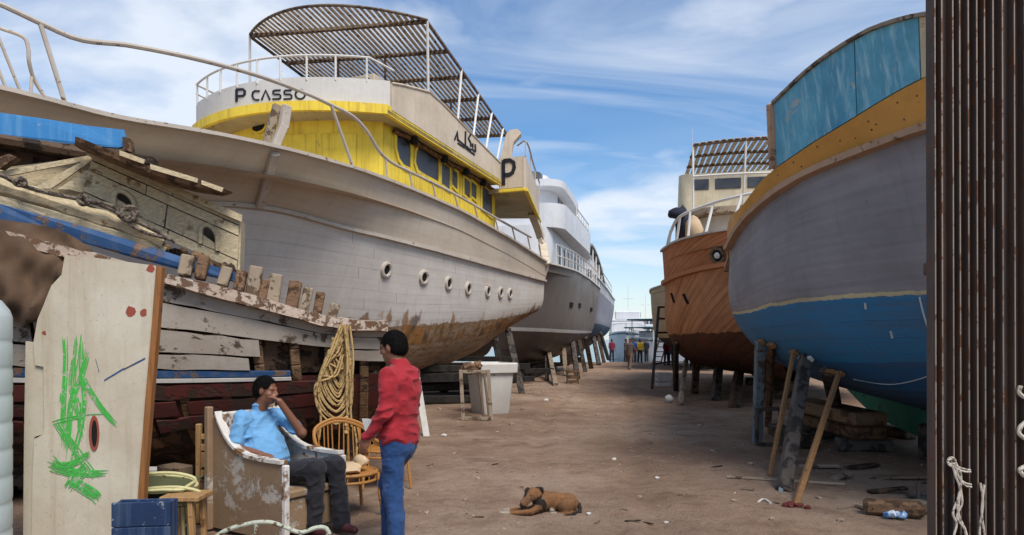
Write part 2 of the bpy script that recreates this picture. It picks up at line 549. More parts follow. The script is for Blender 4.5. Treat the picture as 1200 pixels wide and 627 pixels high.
    def planks(h, mat, parent, v0, v1, n, cuts, i0, i1, side=1, proud=0.006, gap=0.03, seed=1, skip=(), warp=0.0, name='plank', th=0.03, jag=0.0):
        """strakes as single planks, each a thin slab standing a little proud of the hull"""
        q = np.random.RandomState(seed); out = []
        for k in range(n):
            a = v0 + (v1 - v0) * k / n; b = v0 + (v1 - v0) * (k + 1) / n; gp = (b - a) * gap
            js = sorted([i0] + [i0 + (i1 - i0) * (c + 0.5 * ((k * 0.37) % 1)) / cuts for c in range(1, cuts)] + [i1])
            for c in range(len(js) - 1):
                if (k, c) in skip: continue
                I = np.linspace(js[c] + 0.02, js[c + 1] - 0.02, max(3, int(js[c+1] - js[c]) + 1))
                o = proud + q.uniform(-0.4, 0.6) * proud
                w0, w1 = q.uniform(0, warp), q.uniform(0, warp)
                g = []; nn = []; uv = []
                for m, i in enumerate(I):
                    t = m / (len(I) - 1); e = o + (w0 * (1 - t)**4 + w1 * t**4)
                    ja, jb = q.uniform(0, jag) * (b - a), q.uniform(0, jag) * (b - a)
                    r = []; rn = []
                    for v in (a + gp + ja, (a + b) / 2, b - gp - jb):
                        r.append(h.at(i, v, side, e)); rn.append(h.nor(i, v, side)); uv.append((h.sec(i, v)[0], v))
                    g.append(r); nn.append(rn)
                mb = MB(); mb.slab(np.array(g), np.array(nn), th)
                out.append(mb.build(name, mat, parent, 40, uv + uv))
        return out

def hullpaint(name, zones, stain=None, seams=0.0, rough=0.6, bump=0.25, grime=(0.16, 0.12, 0.085), gr=0.3, rag=0.06, diag=False, spec=0.35, streak=0.25, mottle=None):
    """paint bands by the hull's own line value (UV v): zones = [(v_from, colour)], ragged at the borders"""
    m, nt, b = mk(name); t = NT(nt)
    uvn = t.n('ShaderNodeTexCoord').outputs['UV']
    sp = t.sep(uvn)
    u, v = sp[0], sp[1]
    cb = t.n('ShaderNodeCombineXYZ'); t.L(u, cb.inputs[0]); t.L(t.math('MULTIPLY', v, 1.4), cb.inputs[1])
    c = cb.outputs[0]
    rg = t.noise(c, 2.6, 8, 0.7)
    vj = t.math('ADD', v, t.math('MULTIPLY', t.math('SUBTRACT', rg, 0.5), rag))
    n1 = t.noise(c, 0.9, 6, 0.65); n2 = t.noise(c, 9.0, 6, 0.7)
    cs = t.n('ShaderNodeMapping'); cs.inputs['Scale'].default_value = (6, 0.55, 1); t.L(c, cs.inputs[0])
    n3 = t.noise(cs.outputs[0], 1.3, 6, 0.7)
    cp = t.n('ShaderNodeMapping'); cp.inputs['Scale'].default_value = (0.35, 9, 1)
    cr_ = t.n('ShaderNodeMapping'); cr_.inputs['Rotation'].default_value = (0, 0, R(-32) if diag else 0); t.L(c, cr_.inputs[0]); t.L(cr_.outputs[0], cp.inputs[0])
    n4 = t.noise(cp.outputs[0], 1.2, 4, 0.6)
    col = zones[0][1]
    for vf, cc in zones[1:]:
        f = t.math('GREATER_THAN', vj, vf)
        col = t.mix(f, col, cc)
    col = t.mix(t.math('MULTIPLY', t.ramp(n1, [(0.35, 0), (0.75, 1)]), gr), col, grime)
    col = t.mix(t.math('MULTIPLY', t.ramp(n4, [(0.3, 1), (0.6, 0)]), seams), col, grime)
    col = t.mix(t.math('MULTIPLY', t.ramp(n3, [(0.52, 0), (0.72, 1)]), streak), col, grime)
    col = t.mix(t.math('MULTIPLY', t.ramp(n2, [(0.62, 0), (0.7, 1)]), 0.35), col, grime)
    if mottle:                                  # scabby bottom: patches of several colours below a line
        vf, cols = mottle
        ms = t.n('ShaderNodeMapping'); ms.inputs['Scale'].default_value = (1.0, 2.2, 1); t.L(c, ms.inputs[0])
        k1 = t.noise(ms.outputs[0], 2.2, 9, .72, .4); k2 = t.noise(ms.outputs[0], 7.0, 8, .75, .3)
        mc = t.ramp(t.math('ADD', t.math('MULTIPLY', k1, .55), t.math('MULTIPLY', k2, .45)), [(.34 + .30 * i / (len(cols) - 1), cc) for i, cc in enumerate(cols)])
        col = t.mix(t.math('MULTIPLY', t.math('GREATER_THAN', vj, vf), .85), col, mc)
    if stain:                                   # (v centre, reach up, reach down, colours)
        vc, ru, rd, c1, c2 = stain
        d = t.math('SUBTRACT', v, vc)
        k = t.math('MAXIMUM', t.math('DIVIDE', t.math('ADD', d, ru), ru), 0.0)
        k = t.math('MULTIPLY', k, t.math('LESS_THAN', d, rd))
        k = t.math('MULTIPLY', k, t.ramp(t.noise(c, .8, 3, .5), [(.38, .5), (.62, 1.12)]))
        cs2 = t.n('ShaderNodeMapping'); cs2.inputs['Scale'].default_value = (1.5, 0.55, 1); t.L(c, cs2.inputs[0])
        n5 = t.noise(cs2.outputs[0], 2.6, 4, 0.5)
        cs3 = t.n('ShaderNodeMapping'); cs3.inputs['Scale'].default_value = (1.3, 0.6, 1); cs3.inputs['Location'].default_value = (9, 4, 0); t.L(c, cs3.inputs[0])
        n6 = t.noise(cs3.outputs[0], 3.0, 7, 0.7)
        f = t.ramp(t.math('ADD', t.math('MULTIPLY', k, 0.42), t.math('MULTIPLY', n5, 0.75)), [(0.66, 0), (0.74, 1)])
        col = t.mix(t.math('MULTIPLY', f, 0.78), col, t.mix(t.ramp(n6, [(0.4, 0), (0.6, 1)]), c1, c2))
    t.L(col, b.inputs['Base Color'])
    t.L(t.ramp(n1, [(0.3, max(0.1, rough - 0.1)), (0.7, min(1, rough + 0.15))]), b.inputs['Roughness'])
    b.inputs['Specular IOR Level'].default_value = spec
    hh = t.math('ADD', t.math('MULTIPLY', n2, 0.6), t.math('MULTIPLY', n4, 0.8))
    t.L(t.bump(hh, bump, 0.015), b.inputs['Normal'])
    return m
# ------------------------------------------------------------------ ground and water
def fbm(x, y, seed, octs=((0.15, 1.0), (0.4, .5), (1.1, .25))):
    q = np.random.RandomState(seed); z = np.zeros_like(x)
    for f, a in octs:
        for _ in range(5):
            an = q.uniform(0, 6.28); ph = q.uniform(0, 6.28); k = f * q.uniform(.7, 1.4) * 6.28
            z += a * np.sin(k * (x * math.cos(an) + y * math.sin(an)) + ph) / 5
    return z
def ground_z(x, y):
    x = np.asarray(x, float); y = np.asarray(y, float)
    near = np.clip((46 - y) / 10, 0, 1)
    z = 0.03 * fbm(x, y, 5, ((0.12, 1.0), (0.45, .6))) * near + 0.010 * fbm(x, y, 6, ((1.5, 1.0), (3.2, .7))) * np.clip((22 - y) / 8, 0, 1)
    for rx in (.55, 2.15):
        cxl = rx + .12 * (y - 12) + .25 * np.sin(y * .25 + rx); z = z - .035 * np.exp(-((x - cxl) / .16)**2) * near + .018 * np.exp(-((np.abs(x - cxl) - .27) / .1)**2) * near
    shore = np.clip((y - 55) / 6, 0, 1)
    return z - 1.6 * shore ** 1.3
def make_ground():
    xs = np.unique(np.r_[-3000, -600, -150, -60, -30, np.linspace(-14, 16, 420), 30, 60, 150, 600, 3000])
    ys = np.unique(np.r_[-3000, -300, -60, -15, np.linspace(-2, 5, 10), np.linspace(5, 22, 300), np.linspace(22, 64, 90), 90, 200, 800, 3000, 6000])
    X, Y = np.meshgrid(xs, ys, indexing='ij')
    Z = ground_z(X, Y)
    mb = MB(); mb.grid(np.dstack([X, Y, Z]))
    m, nt, b = mk('packed_dirt'); t = NT(nt)
    c = t.coord('Object', rnd=False)
    n1 = t.noise(c, 0.35, 7, 0.62); n2 = t.noise(c, 2.2, 9, 0.72); n3 = t.noise(c, 14, 6, 0.75); n4 = t.noise(c, 60, 4, 0.75)
    col = t.ramp(n1, [(0.30, S_((126, 102, 85))), (0.5, S_((156, 131, 111))), (0.72, S_((176, 154, 135)))])
    col = t.mix(t.math('MULTIPLY', t.ramp(n2, [(0.38, 1), (0.52, 0)]), 0.50), col, S_((118, 94, 79)))
    col = t.mix(t.math('MULTIPLY', t.ramp(n2, [(0.56, 0), (0.70, 1)]), 0.40), col, S_((188, 168, 150)))
    def chips(scale, lo, hi, loc):
        v_ = t.n('ShaderNodeTexVoronoi'); v_.inputs['Scale'].default_value = scale; t.L(t.coord('Object', loc=loc, rnd=False), v_.inputs['Vector'])
        sel = t.sep(v_.outputs['Color'])[0]
        return t.math('MULTIPLY', t.ramp(v_.outputs['Distance'], [(lo, 1), (hi, 0)]), t.math('GREATER_THAN', sel, 0.66))
    d1, d2, d3 = chips(26, .16, .24, (0, 0, 0)), chips(60, .2, .3, (3, 7, 0)), chips(11, .07, .12, (9, 2, 0))
    col = t.mix(t.math('MULTIPLY', d1, .55), col, S_((196, 182, 166)))
    col = t.mix(t.math('MULTIPLY', d2, .6), col, S_((74, 56, 47)))
    col = t.mix(t.math('MULTIPLY', d3, .6), col, S_((70, 52, 44)))
    col = t.mix(t.math('MULTIPLY', t.ramp(n3, [(0.30, 1), (0.44, 0)]), 0.55), col, S_((88, 68, 56)))
    col = t.mix(t.math('MULTIPLY', t.ramp(n4, [(0.36, 1), (0.5, 0)]), 0.35), col, S_((96, 74, 62)))
    blot = t.noise(t.coord('Object', loc=(3.3, 8.1, 0), rnd=False), 0.75, 7, 0.65, 0.6)
    col = t.mix(t.math('MULTIPLY', t.ramp(blot, [(0.58, 0), (0.66, 1)]), 0.55), col, S_((98, 76, 64)))
    t.L(col, b.inputs['Base Color']); b.inputs['Roughness'].default_value = 0.95; b.inputs['Specular IOR Level'].default_value = 0.15
    hh = t.math('ADD', t.math('ADD', t.math('MULTIPLY', n2, 1.6), t.math('MULTIPLY', n3, 1.0)), t.math('ADD', t.math('MULTIPLY', n4, 0.6), t.math('MULTIPLY', d1, 0.35)))
    pr_ = t.n('ShaderNodeTexVoronoi', feature='SMOOTH_F1'); pr_.inputs['Scale'].default_value = 3.4; t.L(t.coord('Object', (1.0, .75, 1), rnd=False), pr_.inputs['Vector'])
    hh = t.math('ADD', hh, t.math('MULTIPLY', t.ramp(pr_.outputs['Distance'], [(.1, 0), (.45, 1)]), 0.45))
    t.L(t.bump(hh, 0.95, 0.045), b.inputs['Normal'])
    return mb.build('ground', m, None, 60, kind='structure')
make_ground()
def make_water():
    mb = MB(); xs = [-4000, -200, -40, 0, 40, 200, 4000]; ys = [53, 60, 90, 200, 1000, 7000]
    X, Y = np.meshgrid(xs, ys, indexing='ij'); mb.grid(np.dstack([X, Y, np.full(X.shape, -0.35)]))
    m, nt, b = mk('sea_water'); t = NT(nt); c = t.coord('Object', (1, .4, 1), rnd=False)
    n = t.noise(c, 1.2, 5, 0.6)
    t.L(t.ramp(n, [(0.3, S_((58, 84, 92))), (0.7, S_((96, 122, 128)))]), b.inputs['Base Color'])
    b.inputs['Roughness'].default_value = 0.18
    t.L(t.bump(n, 0.5, 0.08), b.inputs['Normal'])
    return mb.build('water', m, None, 0, kind='structure')
make_water()
# ------------------------------------------------------------------ shared materials
M_white = dirty('chalky_white_paint', S_((205, 202, 196)), S_((140, 110, 80)), wear=0.64, wsc=3, gr=0.25, streak=0.25, streak_col=S_((150, 120, 90)))
M_beige = dirty('beige_paint', S_((206, 192, 172)), S_((140, 100, 65)), wear=0.66, wsc=3, gr=0.3, streak=0.25, streak_col=S_((150, 115, 80)))
M_rail = dirty('worn_pale_rail_paint', S_((190, 180, 168)), S_((120, 80, 50)), wear=0.6, wsc=9, gr=0.3)
M_steelw = dirty('white_rail_paint', S_((214, 212, 208)), S_((130, 90, 60)), wear=0.66, wsc=8, gr=0.2)
M_yellow = dirty('yellow_paint', S_((236, 208, 70)), S_((205, 185, 120)), wear=0.61, wsc=2.8, gr=0.4, grime=S_((178, 140, 56)), speck=.4, streak=0.5, streak_col=S_((150, 110, 50)))
M_black = plain('black_lettering_paint', S_((30, 32, 40)), 0.7)
M_dkwood = dirty('grey_brown_timber', S_((112, 92, 74)), S_((70, 52, 40)), wear=0.55, wsc=6, gr=0.4)
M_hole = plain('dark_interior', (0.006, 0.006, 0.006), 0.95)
M_greyw = dirty('bleached_timber', S_((150, 134, 114)), S_((96, 76, 58)), wear=0.52, wsc=5, gr=0.4, bump=0.5)
def glassy(name, col=(0.02, 0.025, 0.03), rough=0.12):
    m, nt, b = mk(name); t = NT(nt)
    n = t.noise(t.coord(), 3.0, 5, 0.6)
    t.L(t.mix(t.ramp(n, [(0.35, 0), (0.7, 0.5)]), col, tuple(x * 2.5 + 0.03 for x in col)), b.inputs['Base Color'])
    t.L(t.ramp(n, [(0.3, rough), (0.7, rough + 0.3)]), b.inputs['Roughness'])
    return m
M_glass = glassy('dusty_dark_glass', (0.035, 0.04, 0.05), 0.2)

# ------------------------------------------------------------------ the big yellow-and-white yacht
PH = Hull((-8.3, 8.2), (-0.85, 26.0),
    [(-7.3, 8.15), (-6.2, 8.8), (-5.4, 9.8), (-4.9, 10.4), (-4.35, 11.2), (-3.68, 12.5), (-2.96, 14.0), (-2.26, 16.0), (-1.3, 18.5), (0.0, 22.0), (1.26, 25.0)],
    [dict(frac=[(0, 1), (1, 1)], trace=[(-40, 96), (0, 107), (60, 120), (130, 140), (200, 150), (270, 162), (350, 180), (420, 200), (480, 222), (540, 248), (600, 282), (645, 311)], z=[(0, 4.85)]),
     dict(s0=1.0, s1=19.0, frac=[(0, .5), (.12, .5), (.3, .66), (.42, .84), (.55, .93), (1, .97)], trace=[(262, 238), (330, 246), (400, 267), (450, 278), (515, 295), (580, 313), (645, 331)], z=[(0, 3.9), (.2, 3.92)]),
     dict(s0=2.0, s1=18.9, frac=[(0, .1), (.15, .2), (.3, .42), (.42, .66), (.55, .83), (.8, .88), (1, .9)], trace=[(380, 381), (405, 379), (468, 384), (520, 380), (576, 376), (625, 366), (645, 352)], z=[(0, 1.9), (.3, 1.9)]),
     dict(s0=2.6, s1=18.2, frac=[(0, .05), (.15, .1), (.3, .25), (.42, .42), (.55, .56), (.8, .58), (.93, .55), (1, .5)], z=[(0, 1.1), (.3, .9), (.6, .98), (.8, 1.28), (.92, 1.85), (1, 2.35)]),
     dict(s0=3.0, s1=17.0, frac=[(0, .02), (.5, .03), (1, .02)], add=[(0, .06), (1, .06)], z=[(0, .7), (.3, .5), (.7, .55), (.85, .85), (1, 1.8)])], N=64)
PH.knuck = (1,)
pc = thing('liveaboard_yacht', 'big white wooden yacht with yellow cabin and large slatted sunshade, at the left', 'yacht', (*(PH.bow + PH.ax * 9)[:2], 0))
c_up = S_((194, 182, 166)); c_lo = S_((202, 198, 192))
M_phull = hullpaint('white_yacht_hull_paint', [(0, c_up), (1.0, c_lo), (1.98, S_((136, 116, 96))), (2.35, S_((112, 92, 76))), (3.3, S_((70, 58, 50)))],
                    stain=(2.0, 0.50, 0.35, S_((160, 108, 48)), S_((58, 42, 32))), seams=0.16, gr=0.35, rag=0.22, streak=0.18, grime=S_((138, 116, 94)), mottle=(1.99, [S_((58, 44, 36)), S_((104, 82, 62)), S_((146, 118, 86)), S_((150, 136, 120)), S_((186, 176, 164))]))
p_bul = PH.band('bulwark', M_phull, pc, 0, 1.0)
p_hul = PH.band('hull', M_phull, pc, 1.0, 4, out=-0.02)
PH.planks(M_phull, p_hul, 1.02, 2.02, 9, 4, 16, 63, proud=0.002, gap=0.006, th=0.02, seed=4)
PH.planks(M_phull, p_hul, 2.02, 3.0, 7, 4, 22, 63, proud=0.002, gap=0.012, th=0.02, seed=5)
PH.transom('transom', M_phull, pc, 0, 4)
PH.deck('deck', M_beige, pc, 0.45)
PH.rail('cap_rail', M_rail, pc, 0, 0.16, 0.07, up=0.02, jag=0.05)
PH.rail('rubbing_strake', M_rail, pc, 1.0, 0.10, 0.085, out=0.03, jag=0.08)
# ------------------------------------------------------------------ upper works of the yellow-and-white yacht
def PB(s, b, z): return PH.bow + PH.ax * s + PH.pr * b + V(0, 0, z)
def trim(s): return 0.4575 - 0.056 * s
def plan_front(b, s0, k=0.12, sk=0.10): return s0 + k * b * b + sk * b
def ring(b0, b1, s0, s_end, n=25):
    """plan outline of a curved-front house: near side aft -> front -> far side aft, as (s, b)"""
    bs = np.linspace(b1, b0, n)
    pts = [(s_end, b1), ((s_end + plan_front(b1, s0)) / 2, b1)] + [(plan_front(b, s0), b) for b in bs] + [(s_end, b0)]
    return pts
def wall_strip(pts, zlo, zhi, th=0.05, lean=0.0):
    g = []
    for s, b in pts:
        g.append([PB(s, b, zlo + trim(s)), PB(s + lean, b * (1 - 0.0 * lean), zhi + trim(s))])
    g = np.array(g); nn = np.zeros_like(g)
    for i in range(len(g)):
        a = g[min(i + 1, len(g) - 1), 0] - g[max(i - 1, 0), 0]
        n = nrm(np.cross(a, (0, 0, 1)))
        c = PB(13, 0, 0); 
        if np.dot(n[:2], (g[i, 0] - c)[:2]) < 0: n = -n
        nn[i, :] = n
    mb = MB(); mb.slab(g, nn, th); return mb
# cabin
M_cream_ceiling = dirty('dull_cream_soffit', S_((176, 160, 120)), S_((110, 84, 56)), wear=0.6, wsc=3, gr=0.4)
cab = wall_strip(ring(-2.05, 2.05, 8.55, 15.3), 4.2, 6.55, 0.06).build('cabin_wall', M_yellow, pc)
# aft closing wall of the cabin
mb = MB(); mb.slab(np.array([[PB(15.28, b, z + trim(15.3)) for z in (4.0, 6.5)] for b in (-2.0, 2.0)]), PH.ax, 0.05)
mb.build('aft_wall', M_yellow, cab)
# raised panels on the cabin front and side
def on_wall(px, b=2.05):
    lo, hi = 8.0, 16.0
    for _ in range(40):
        m_ = (lo + hi) / 2
        if pix(PB(m_, b, 5))[0] < px: lo = m_
        else: hi = m_
    return lo
def side_win(pts, name='window', corner=None, b=2.05, fr=0.05):
    """window on the cabin side: outline given as photo pixels, placed on the plane of the wall"""
    out = []
    for px, py in pts:
        s = on_wall(px, b); p = PB(s, b, 0); out.append((s, CZ - (py - HOR) / FPX * p[1]))
    o = np.array(out); c = o.mean(0)
    outer = c + (o - c) * (1 + fr * 2.2 / np.maximum(np.abs(o - c).max(0), .1))
    f = MB()
    n = len(o)
    vs = [PB(s, b + 0.035, z) for s, z in outer] + [PB(s, b + 0.035, z) for s, z in o] + [PB(s, b + 0.004, z) for s, z in outer] + [PB(s, b + 0.004, z) for s, z in o]
    fs = []
    for i in range(n):
        j = (i + 1) % n
        fs += [(i, j, n + j, n + i), (2*n + i, 2*n + j, j, i)[::-1], (n + i, n + j, 3*n + j, 3*n + i)]
    f.add(vs, fs); w = f.build(name, M_yellow, pc, 30)
    g = MB(); g.poly([PB(s, b + 0.012, z) for s, z in o], PH.pr, 0.006); g.build('pane', M_glass, w)
    return w
def rnd(x0, y0, x1, y1, yl=0.0, r=3.0, k=4):
    """rounded skewed rectangle in pixels: the right side lower by yl"""
    cs = [(x0, y0, 180), (x1, y0 + yl, 270), (x1, y1 + yl, 0), (x0, y1, 90)]; pts = []
    for i, (cx_, cy_, a0) in enumerate(cs):
        sx = 1 if i in (0, 3) else -1; sy = 1 if i in (0, 1) else -1
        for t in range(k + 1):
            a = R(a0 + 90 * t / k); pts.append((cx_ + sx * r + r * math.cos(a), cy_ + sy * r + r * math.sin(a)))
    return pts
side_win([(464, 156), (472, 159), (480, 164), (480, 197), (472, 193), (467, 186), (464, 174)])
side_win([(491, 170), (498, 171), (513, 180), (513, 213), (498, 205), (489, 199), (486, 190), (487, 178)])
for pts in (rnd(516.5, 190, 526.5, 216, 6, 1.2), rnd(528.5, 197, 535, 217, 5, 1.0), rnd(543, 208, 550, 228, 5, 1.0), rnd(551.5, 213, 557.5, 230, 4, 1.0), rnd(564, 218, 576, 245, 8, 1.5)):
    side_win(pts, fr=0.035)
# lower plinth band and panels on the curved front
def front_panel(b0, b1, z0, z1, out=0.02, name='front_panel', mat=None):
    pts = [(plan_front(b, 8.55), b) for b in np.linspace(b0, b1, 8)]
    g = np.array([[PB(s - out, b, z + trim(s)) for z in (z0, z1)] for s, b in pts])
    mb = MB(); mb.slab(g, -PH.ax, 0.03); return mb.build(name, mat or M_yellow, cab)
for b0, b1 in ((-1.95, -1.1), (-1.0, -0.25), (-0.1, 0.7), (0.8, 1.55)):
    front_panel(b0, b1, 4.9, 6.25)
# oval port in the front
def front_port(px, py, rx, rz):
    best = min(np.linspace(-2, 2, 400), key=lambda b: abs(pix(PB(plan_front(b, 8.55), b, 6))[0] - px))
    s = plan_front(best, 8.55) - 0.05; p = PB(s, best, 0); z = CZ - (py - HOR) / FPX * p[1]
    c = PB(s, best, z); n = nrm(c - PB(13, 0, z)); sd = nrm(np.cross(n, (0, 0, 1)))
    ringp = [c + sd * rx * math.cos(a) + V(0, 0, 1) * rz * math.sin(a) for a in np.linspace(0, 2*math.pi, 20, endpoint=False)]
    mb = MB(); mb.tube(ringp, 0.022, 6, closed=True); f = mb.build('porthole', M_yellow, cab)
    mb = MB(); mb.poly(ringp, n, 0.02); mb.build('pane', M_hole, f)
front_port(305, 148, 0.24, 0.13)
# brow (overhang of the upper deck) and bulwark with the name
ub0, ub1, us0 = -2.62, 2.45, 7.95
up_end = 14.8
brow = wall_strip(ring(ub0, ub1, us0 - 0.12, up_end), 6.52, 6.72, 0.10).build('brow', M_yellow, pc)
rg_ = ring(ub0, ub1, us0 - 0.1, up_end)
top = [PB(s, b, 6.62 + trim(s)) for s, b in rg_]
mb = MB(); mb.poly(top, (0, 0, 1), 0.08); mb.build('upper_deck', M_cream_ceiling, pc)
fr_pts = [(plan_front(b, us0), b) for b in np.linspace(ub1, ub0, 25)] + [(11.5, ub0), (up_end, ub0)]
M_namebul = dirty('name_board_white', S_((206, 204, 200)), S_((150, 120, 90)), wear=0.70, wsc=3, gr=0.18, streak=0.15, streak_col=S_((160, 140, 110)))
bul = wall_strip(fr_pts, 6.66, 7.26, 0.05).build('name_bulwark', M_namebul, pc)
# beige side wing, higher towards its forward shoulder
sf = plan_front(ub1, us0)
ss_ = [sf + 0.05, sf + 0.5, 10.6, 11.2, 12.4, 13.6, 14.75]
hh_ = [7.22, 7.35, 7.64, 7.60, 7.44, 7.28, 7.14]
g = np.array([[PB(s, ub1 + 0.01, 6.66 + trim(s)), PB(s, ub1 + 0.01, (h_ - trim(14) * 0 + trim(s) * (1 if h_ < 7.3 else 1)))] for s, h_ in zip(ss_, hh_)])
mb = MB(); mb.slab(g, PH.pr, 0.06); wing = mb.build('side_wing', M_beige, pc)
mb = MB(); mb.tube([q[1] + V(0, 0, .01) for q in g], 0.03, 6); mb.build('wing_cap', M_beige, wing)
# widened after deck: P panel facing forward, side running aft, underside, soffit
aft = [PB(14.8, 2.40, 0), PB(14.8, 3.22, 0), V(0.95, 25.2, 0), PB(17.6, -2.4, 0), PB(14.8, -2.6, 0)]
ztop, zbot = 6.93, 6.0
def up(p, z): return V(p[0], p[1], z)
mb = MB(); mb.poly([up(p, 6.05 + (-0.02 if i in (2, 3) else 0)) for i, p in enumerate(aft)], (0, 0, 1), 0.12); mb.build('aft_upper_deck', M_cream_ceiling, pc)
mb = MB(); mb.slab(np.array([[up(aft[0], zbot), up(aft[0], ztop)], [up(aft[1], zbot), up(aft[1], ztop)]]), -PH.ax, 0.05); pp = mb.build('lettered_panel', M_beige, pc)
nn_ = nrm(np.cross(aft[2] - aft[1], (0, 0, 1)))
mb = MB(); mb.slab(np.array([[up(aft[1], zbot - .02), up(aft[1], ztop)], [up(aft[2], zbot - .15), up(aft[2], ztop - .12)]]), nn_, 0.06); mb.build('aft_side_panel', M_beige, pc)
mb = MB(); mb.beam(up(aft[1], zbot - .04) + nn_ * .02, up(aft[2], zbot - .2) + nn_ * .02, 0.10, 0.10); mb.beam(up(aft[0], zbot - .03), up(aft[1], zbot - .03), 0.10, 0.09); mb.build('edge_trim', M_yellow, pc)
# bracket post carrying the after deck
e0 = up(aft[2], zbot - .2); prof = []
pts = crom([up(aft[1], 5.9) * .25 + up(aft[2], 5.9) * .75 - V(.15, 0, 0), e0 + V(.05, 0, -.55), V(1.16, 24.7, 4.25)], 10)
mb = MB()
for a, b_ in zip(pts[:-1], pts[1:]): mb.beam(a, b_, 0.26, 0.16)
mb.build('deck_bracket', M_beige, pc)
mb = MB(); a_ = up(aft[1], ztop); b_ = up(aft[2], ztop - .12); c_ = up(aft[0] * .3 + aft[1] * .7, ztop)
hr = crom([c_ + V(0, .4, .42), a_ + V(0, 0, .42), a_ * .5 + b_ * .5 + V(0, 0, .40), b_ + V(0, 0, .35)], 16)
mb.tube(hr, 0.025, 6)
for t in (0.0, .33, .66, 1.0): mb.cyl(a_ * (1 - t) + b_ * t - V(0, 0, .02), a_ * (1 - t) + b_ * t + V(0, 0, .40), 0.02, n=6)
mb.build('aft_deck_railing', M_rail, pc)
# exhaust-like bracket column behind the sunshade
q0 = up(PB(15.4, 2.0, 0), 6.6)
def colpt(px, py, Y): return P(px, py, Y)
Yc = 22.0
outl = [colpt(580, 196, Yc), colpt(587, 183, Yc), colpt(590, 170, Yc), colpt(593, 157, Yc), colpt(598, 152, Yc), colpt(607, 151, Yc), colpt(611, 156, Yc), colpt(602, 166, Yc), colpt(600, 178, Yc), colpt(600, 196, Yc)]
mb = MB(); mb.poly(outl, (0, -1, 0), 0.45); mb.build('funnel_bracket', M_beige, pc)
# pipes and lamps under the overhang
for k, s in enumerate((10.3, 11.8, 13.0, 14.1)):
    mb = MB(); mb.lathe(PB(s, 2.22, 6.44 + trim(s)), [(0.02, 0.08), (0.09, 0.06), (0.11, 0.0), (0.08, -0.08), (0.0, -0.1)], 10); mb.build('soffit_lamp', M_hole, pc)
mb = MB(); mb.tube(crom([PB(s, 2.14 + 0.02 * math.sin(s * 5), 6.47 + trim(s) + 0.02 * math.sin(s * 7)) for s in np.linspace(9.6, 15.1, 24)], 60), 0.055, 7); mb.build('rolled_awning', dirty('brown_canvas_roll', S_((120, 84, 50)), S_((70, 48, 30)), wear=.5, wsc=8), pc)

# railing round the upper front
mb = MB(); rp = [PB(plan_front(b, us0), b * .99, 7.26 + .46 + trim(plan_front(b, us0))) for b in np.linspace(ub0, ub1 - .35, 30)]
rp += [PB(plan_front(ub1, us0) + .3, ub1 - .1, 7.55)]
mb.tube(rp, 0.026, 7)
rp2 = [PB(9.3 + (s - 9.3), ub0, 7.72 + trim(s)) for s in np.linspace(plan_front(ub0, us0), 12.0, 6)]
mb.tube(rp2, 0.026, 7); mb.tube([p - V(0, 0, .22) for p in rp2], 0.02, 6)
mb.build('front_railing', M_steelw, pc)
for b in np.linspace(ub0 + .02, ub1 - .4, 9):
    s = plan_front(b, us0); mb = MB(); mb.cyl(PB(s, b * .99, 7.2 + trim(s)), PB(s, b * .99, 7.72 + trim(s)), 0.024, n=7); mb.build('railing_post', M_steelw, pc)
# helm console with dark screens
mb = MB(); cc = PB(10.2, 0.45, 0); A = np.array([PH.pr, PH.ax, V(0, 0, 1)])
mb.cbox(cc + V(0, 0, 7.25), A, (0.95, .3, .62), .02); con = mb.build('helm_console', M_beige, pc)
for o_ in (-.45, .45):
    mb = MB(); mb.cbox(cc + PH.pr * o_ - PH.ax * .301 + V(0, 0, 7.6), A, (.38, .01, .17), .004); mb.build('screen', M_hole, con)

# sunshade: cross beams, lengthwise slats, posts
FL, FR, RR = V(-6.36, 17.6, 9.1), V(-1.96, 16.8, 9.1), V(-0.14, 24.0, 8.5)
RL = RR + (FL - FR) * 0.92; RL[2] = 8.5
M_slat = dirty('weathered_grey_slat', S_((196, 184, 172)), S_((128, 110, 94)), wear=.55, wsc=6, gr=.3)
M_beam = dirty('dark_awning_beam', S_((108, 92, 80)), S_((76, 60, 50)), wear=.5, wsc=6)
nsl = 34
fwd = nrm(FR - RR); fwd[2] = 0
for k in range(nsl):
    t = (k + .5) / nsl
    a = FL * (1 - t) + FR * t + fwd * (1.15 * (1 - (2*t - 1)**2)) + V(0, 0, 0.03)
    b_ = RL * (1 - t) + RR * t + V(0, 0, .03)
    segs = [(a, b_)]
    if 17 <= k <= 22: segs = [(a, a * .42 + b_ * .58)] + [(a * .22 + b_ * .78, b_)]
    for (x, y) in segs:
        mb = MB(); sd = nrm(FR - FL)
        mb.cbox((x + y) / 2, np.array([nrm(y - x), sd, np.cross(nrm(y - x), sd)]), (np.linalg.norm(y - x) / 2, .042 + .004 * math.sin(k * 7), .009), .003)
        mb.build('slat', M_slat, pc)
for t in (0.0, .2, .4, .6, .8, 1.0):
    mb = MB(); mb.beam(FL * (1-t) + RL * t - V(0, 0, .03), FR * (1-t) + RR * t - V(0, 0, .03), .06, .10); mb.build('cross_beam', M_beam if t < 1 else M_dkwood, pc)
mb = MB(); arc = [FL * (1 - t) + FR * t + fwd * (1.15 * (1 - (2*t - 1)**2)) for t in np.linspace(0, 1, 25)]
mb.tube(arc, .032, 6); mb.build('front_hoop', M_beam, pc)
for A_, B_ in ((FR, RR), (FL, RL)):
    mb = MB(); mb.beam(A_ - V(0, 0, .04), B_ - V(0, 0, .04), .05, .07); mb.build('edge_beam', M_beam, pc)
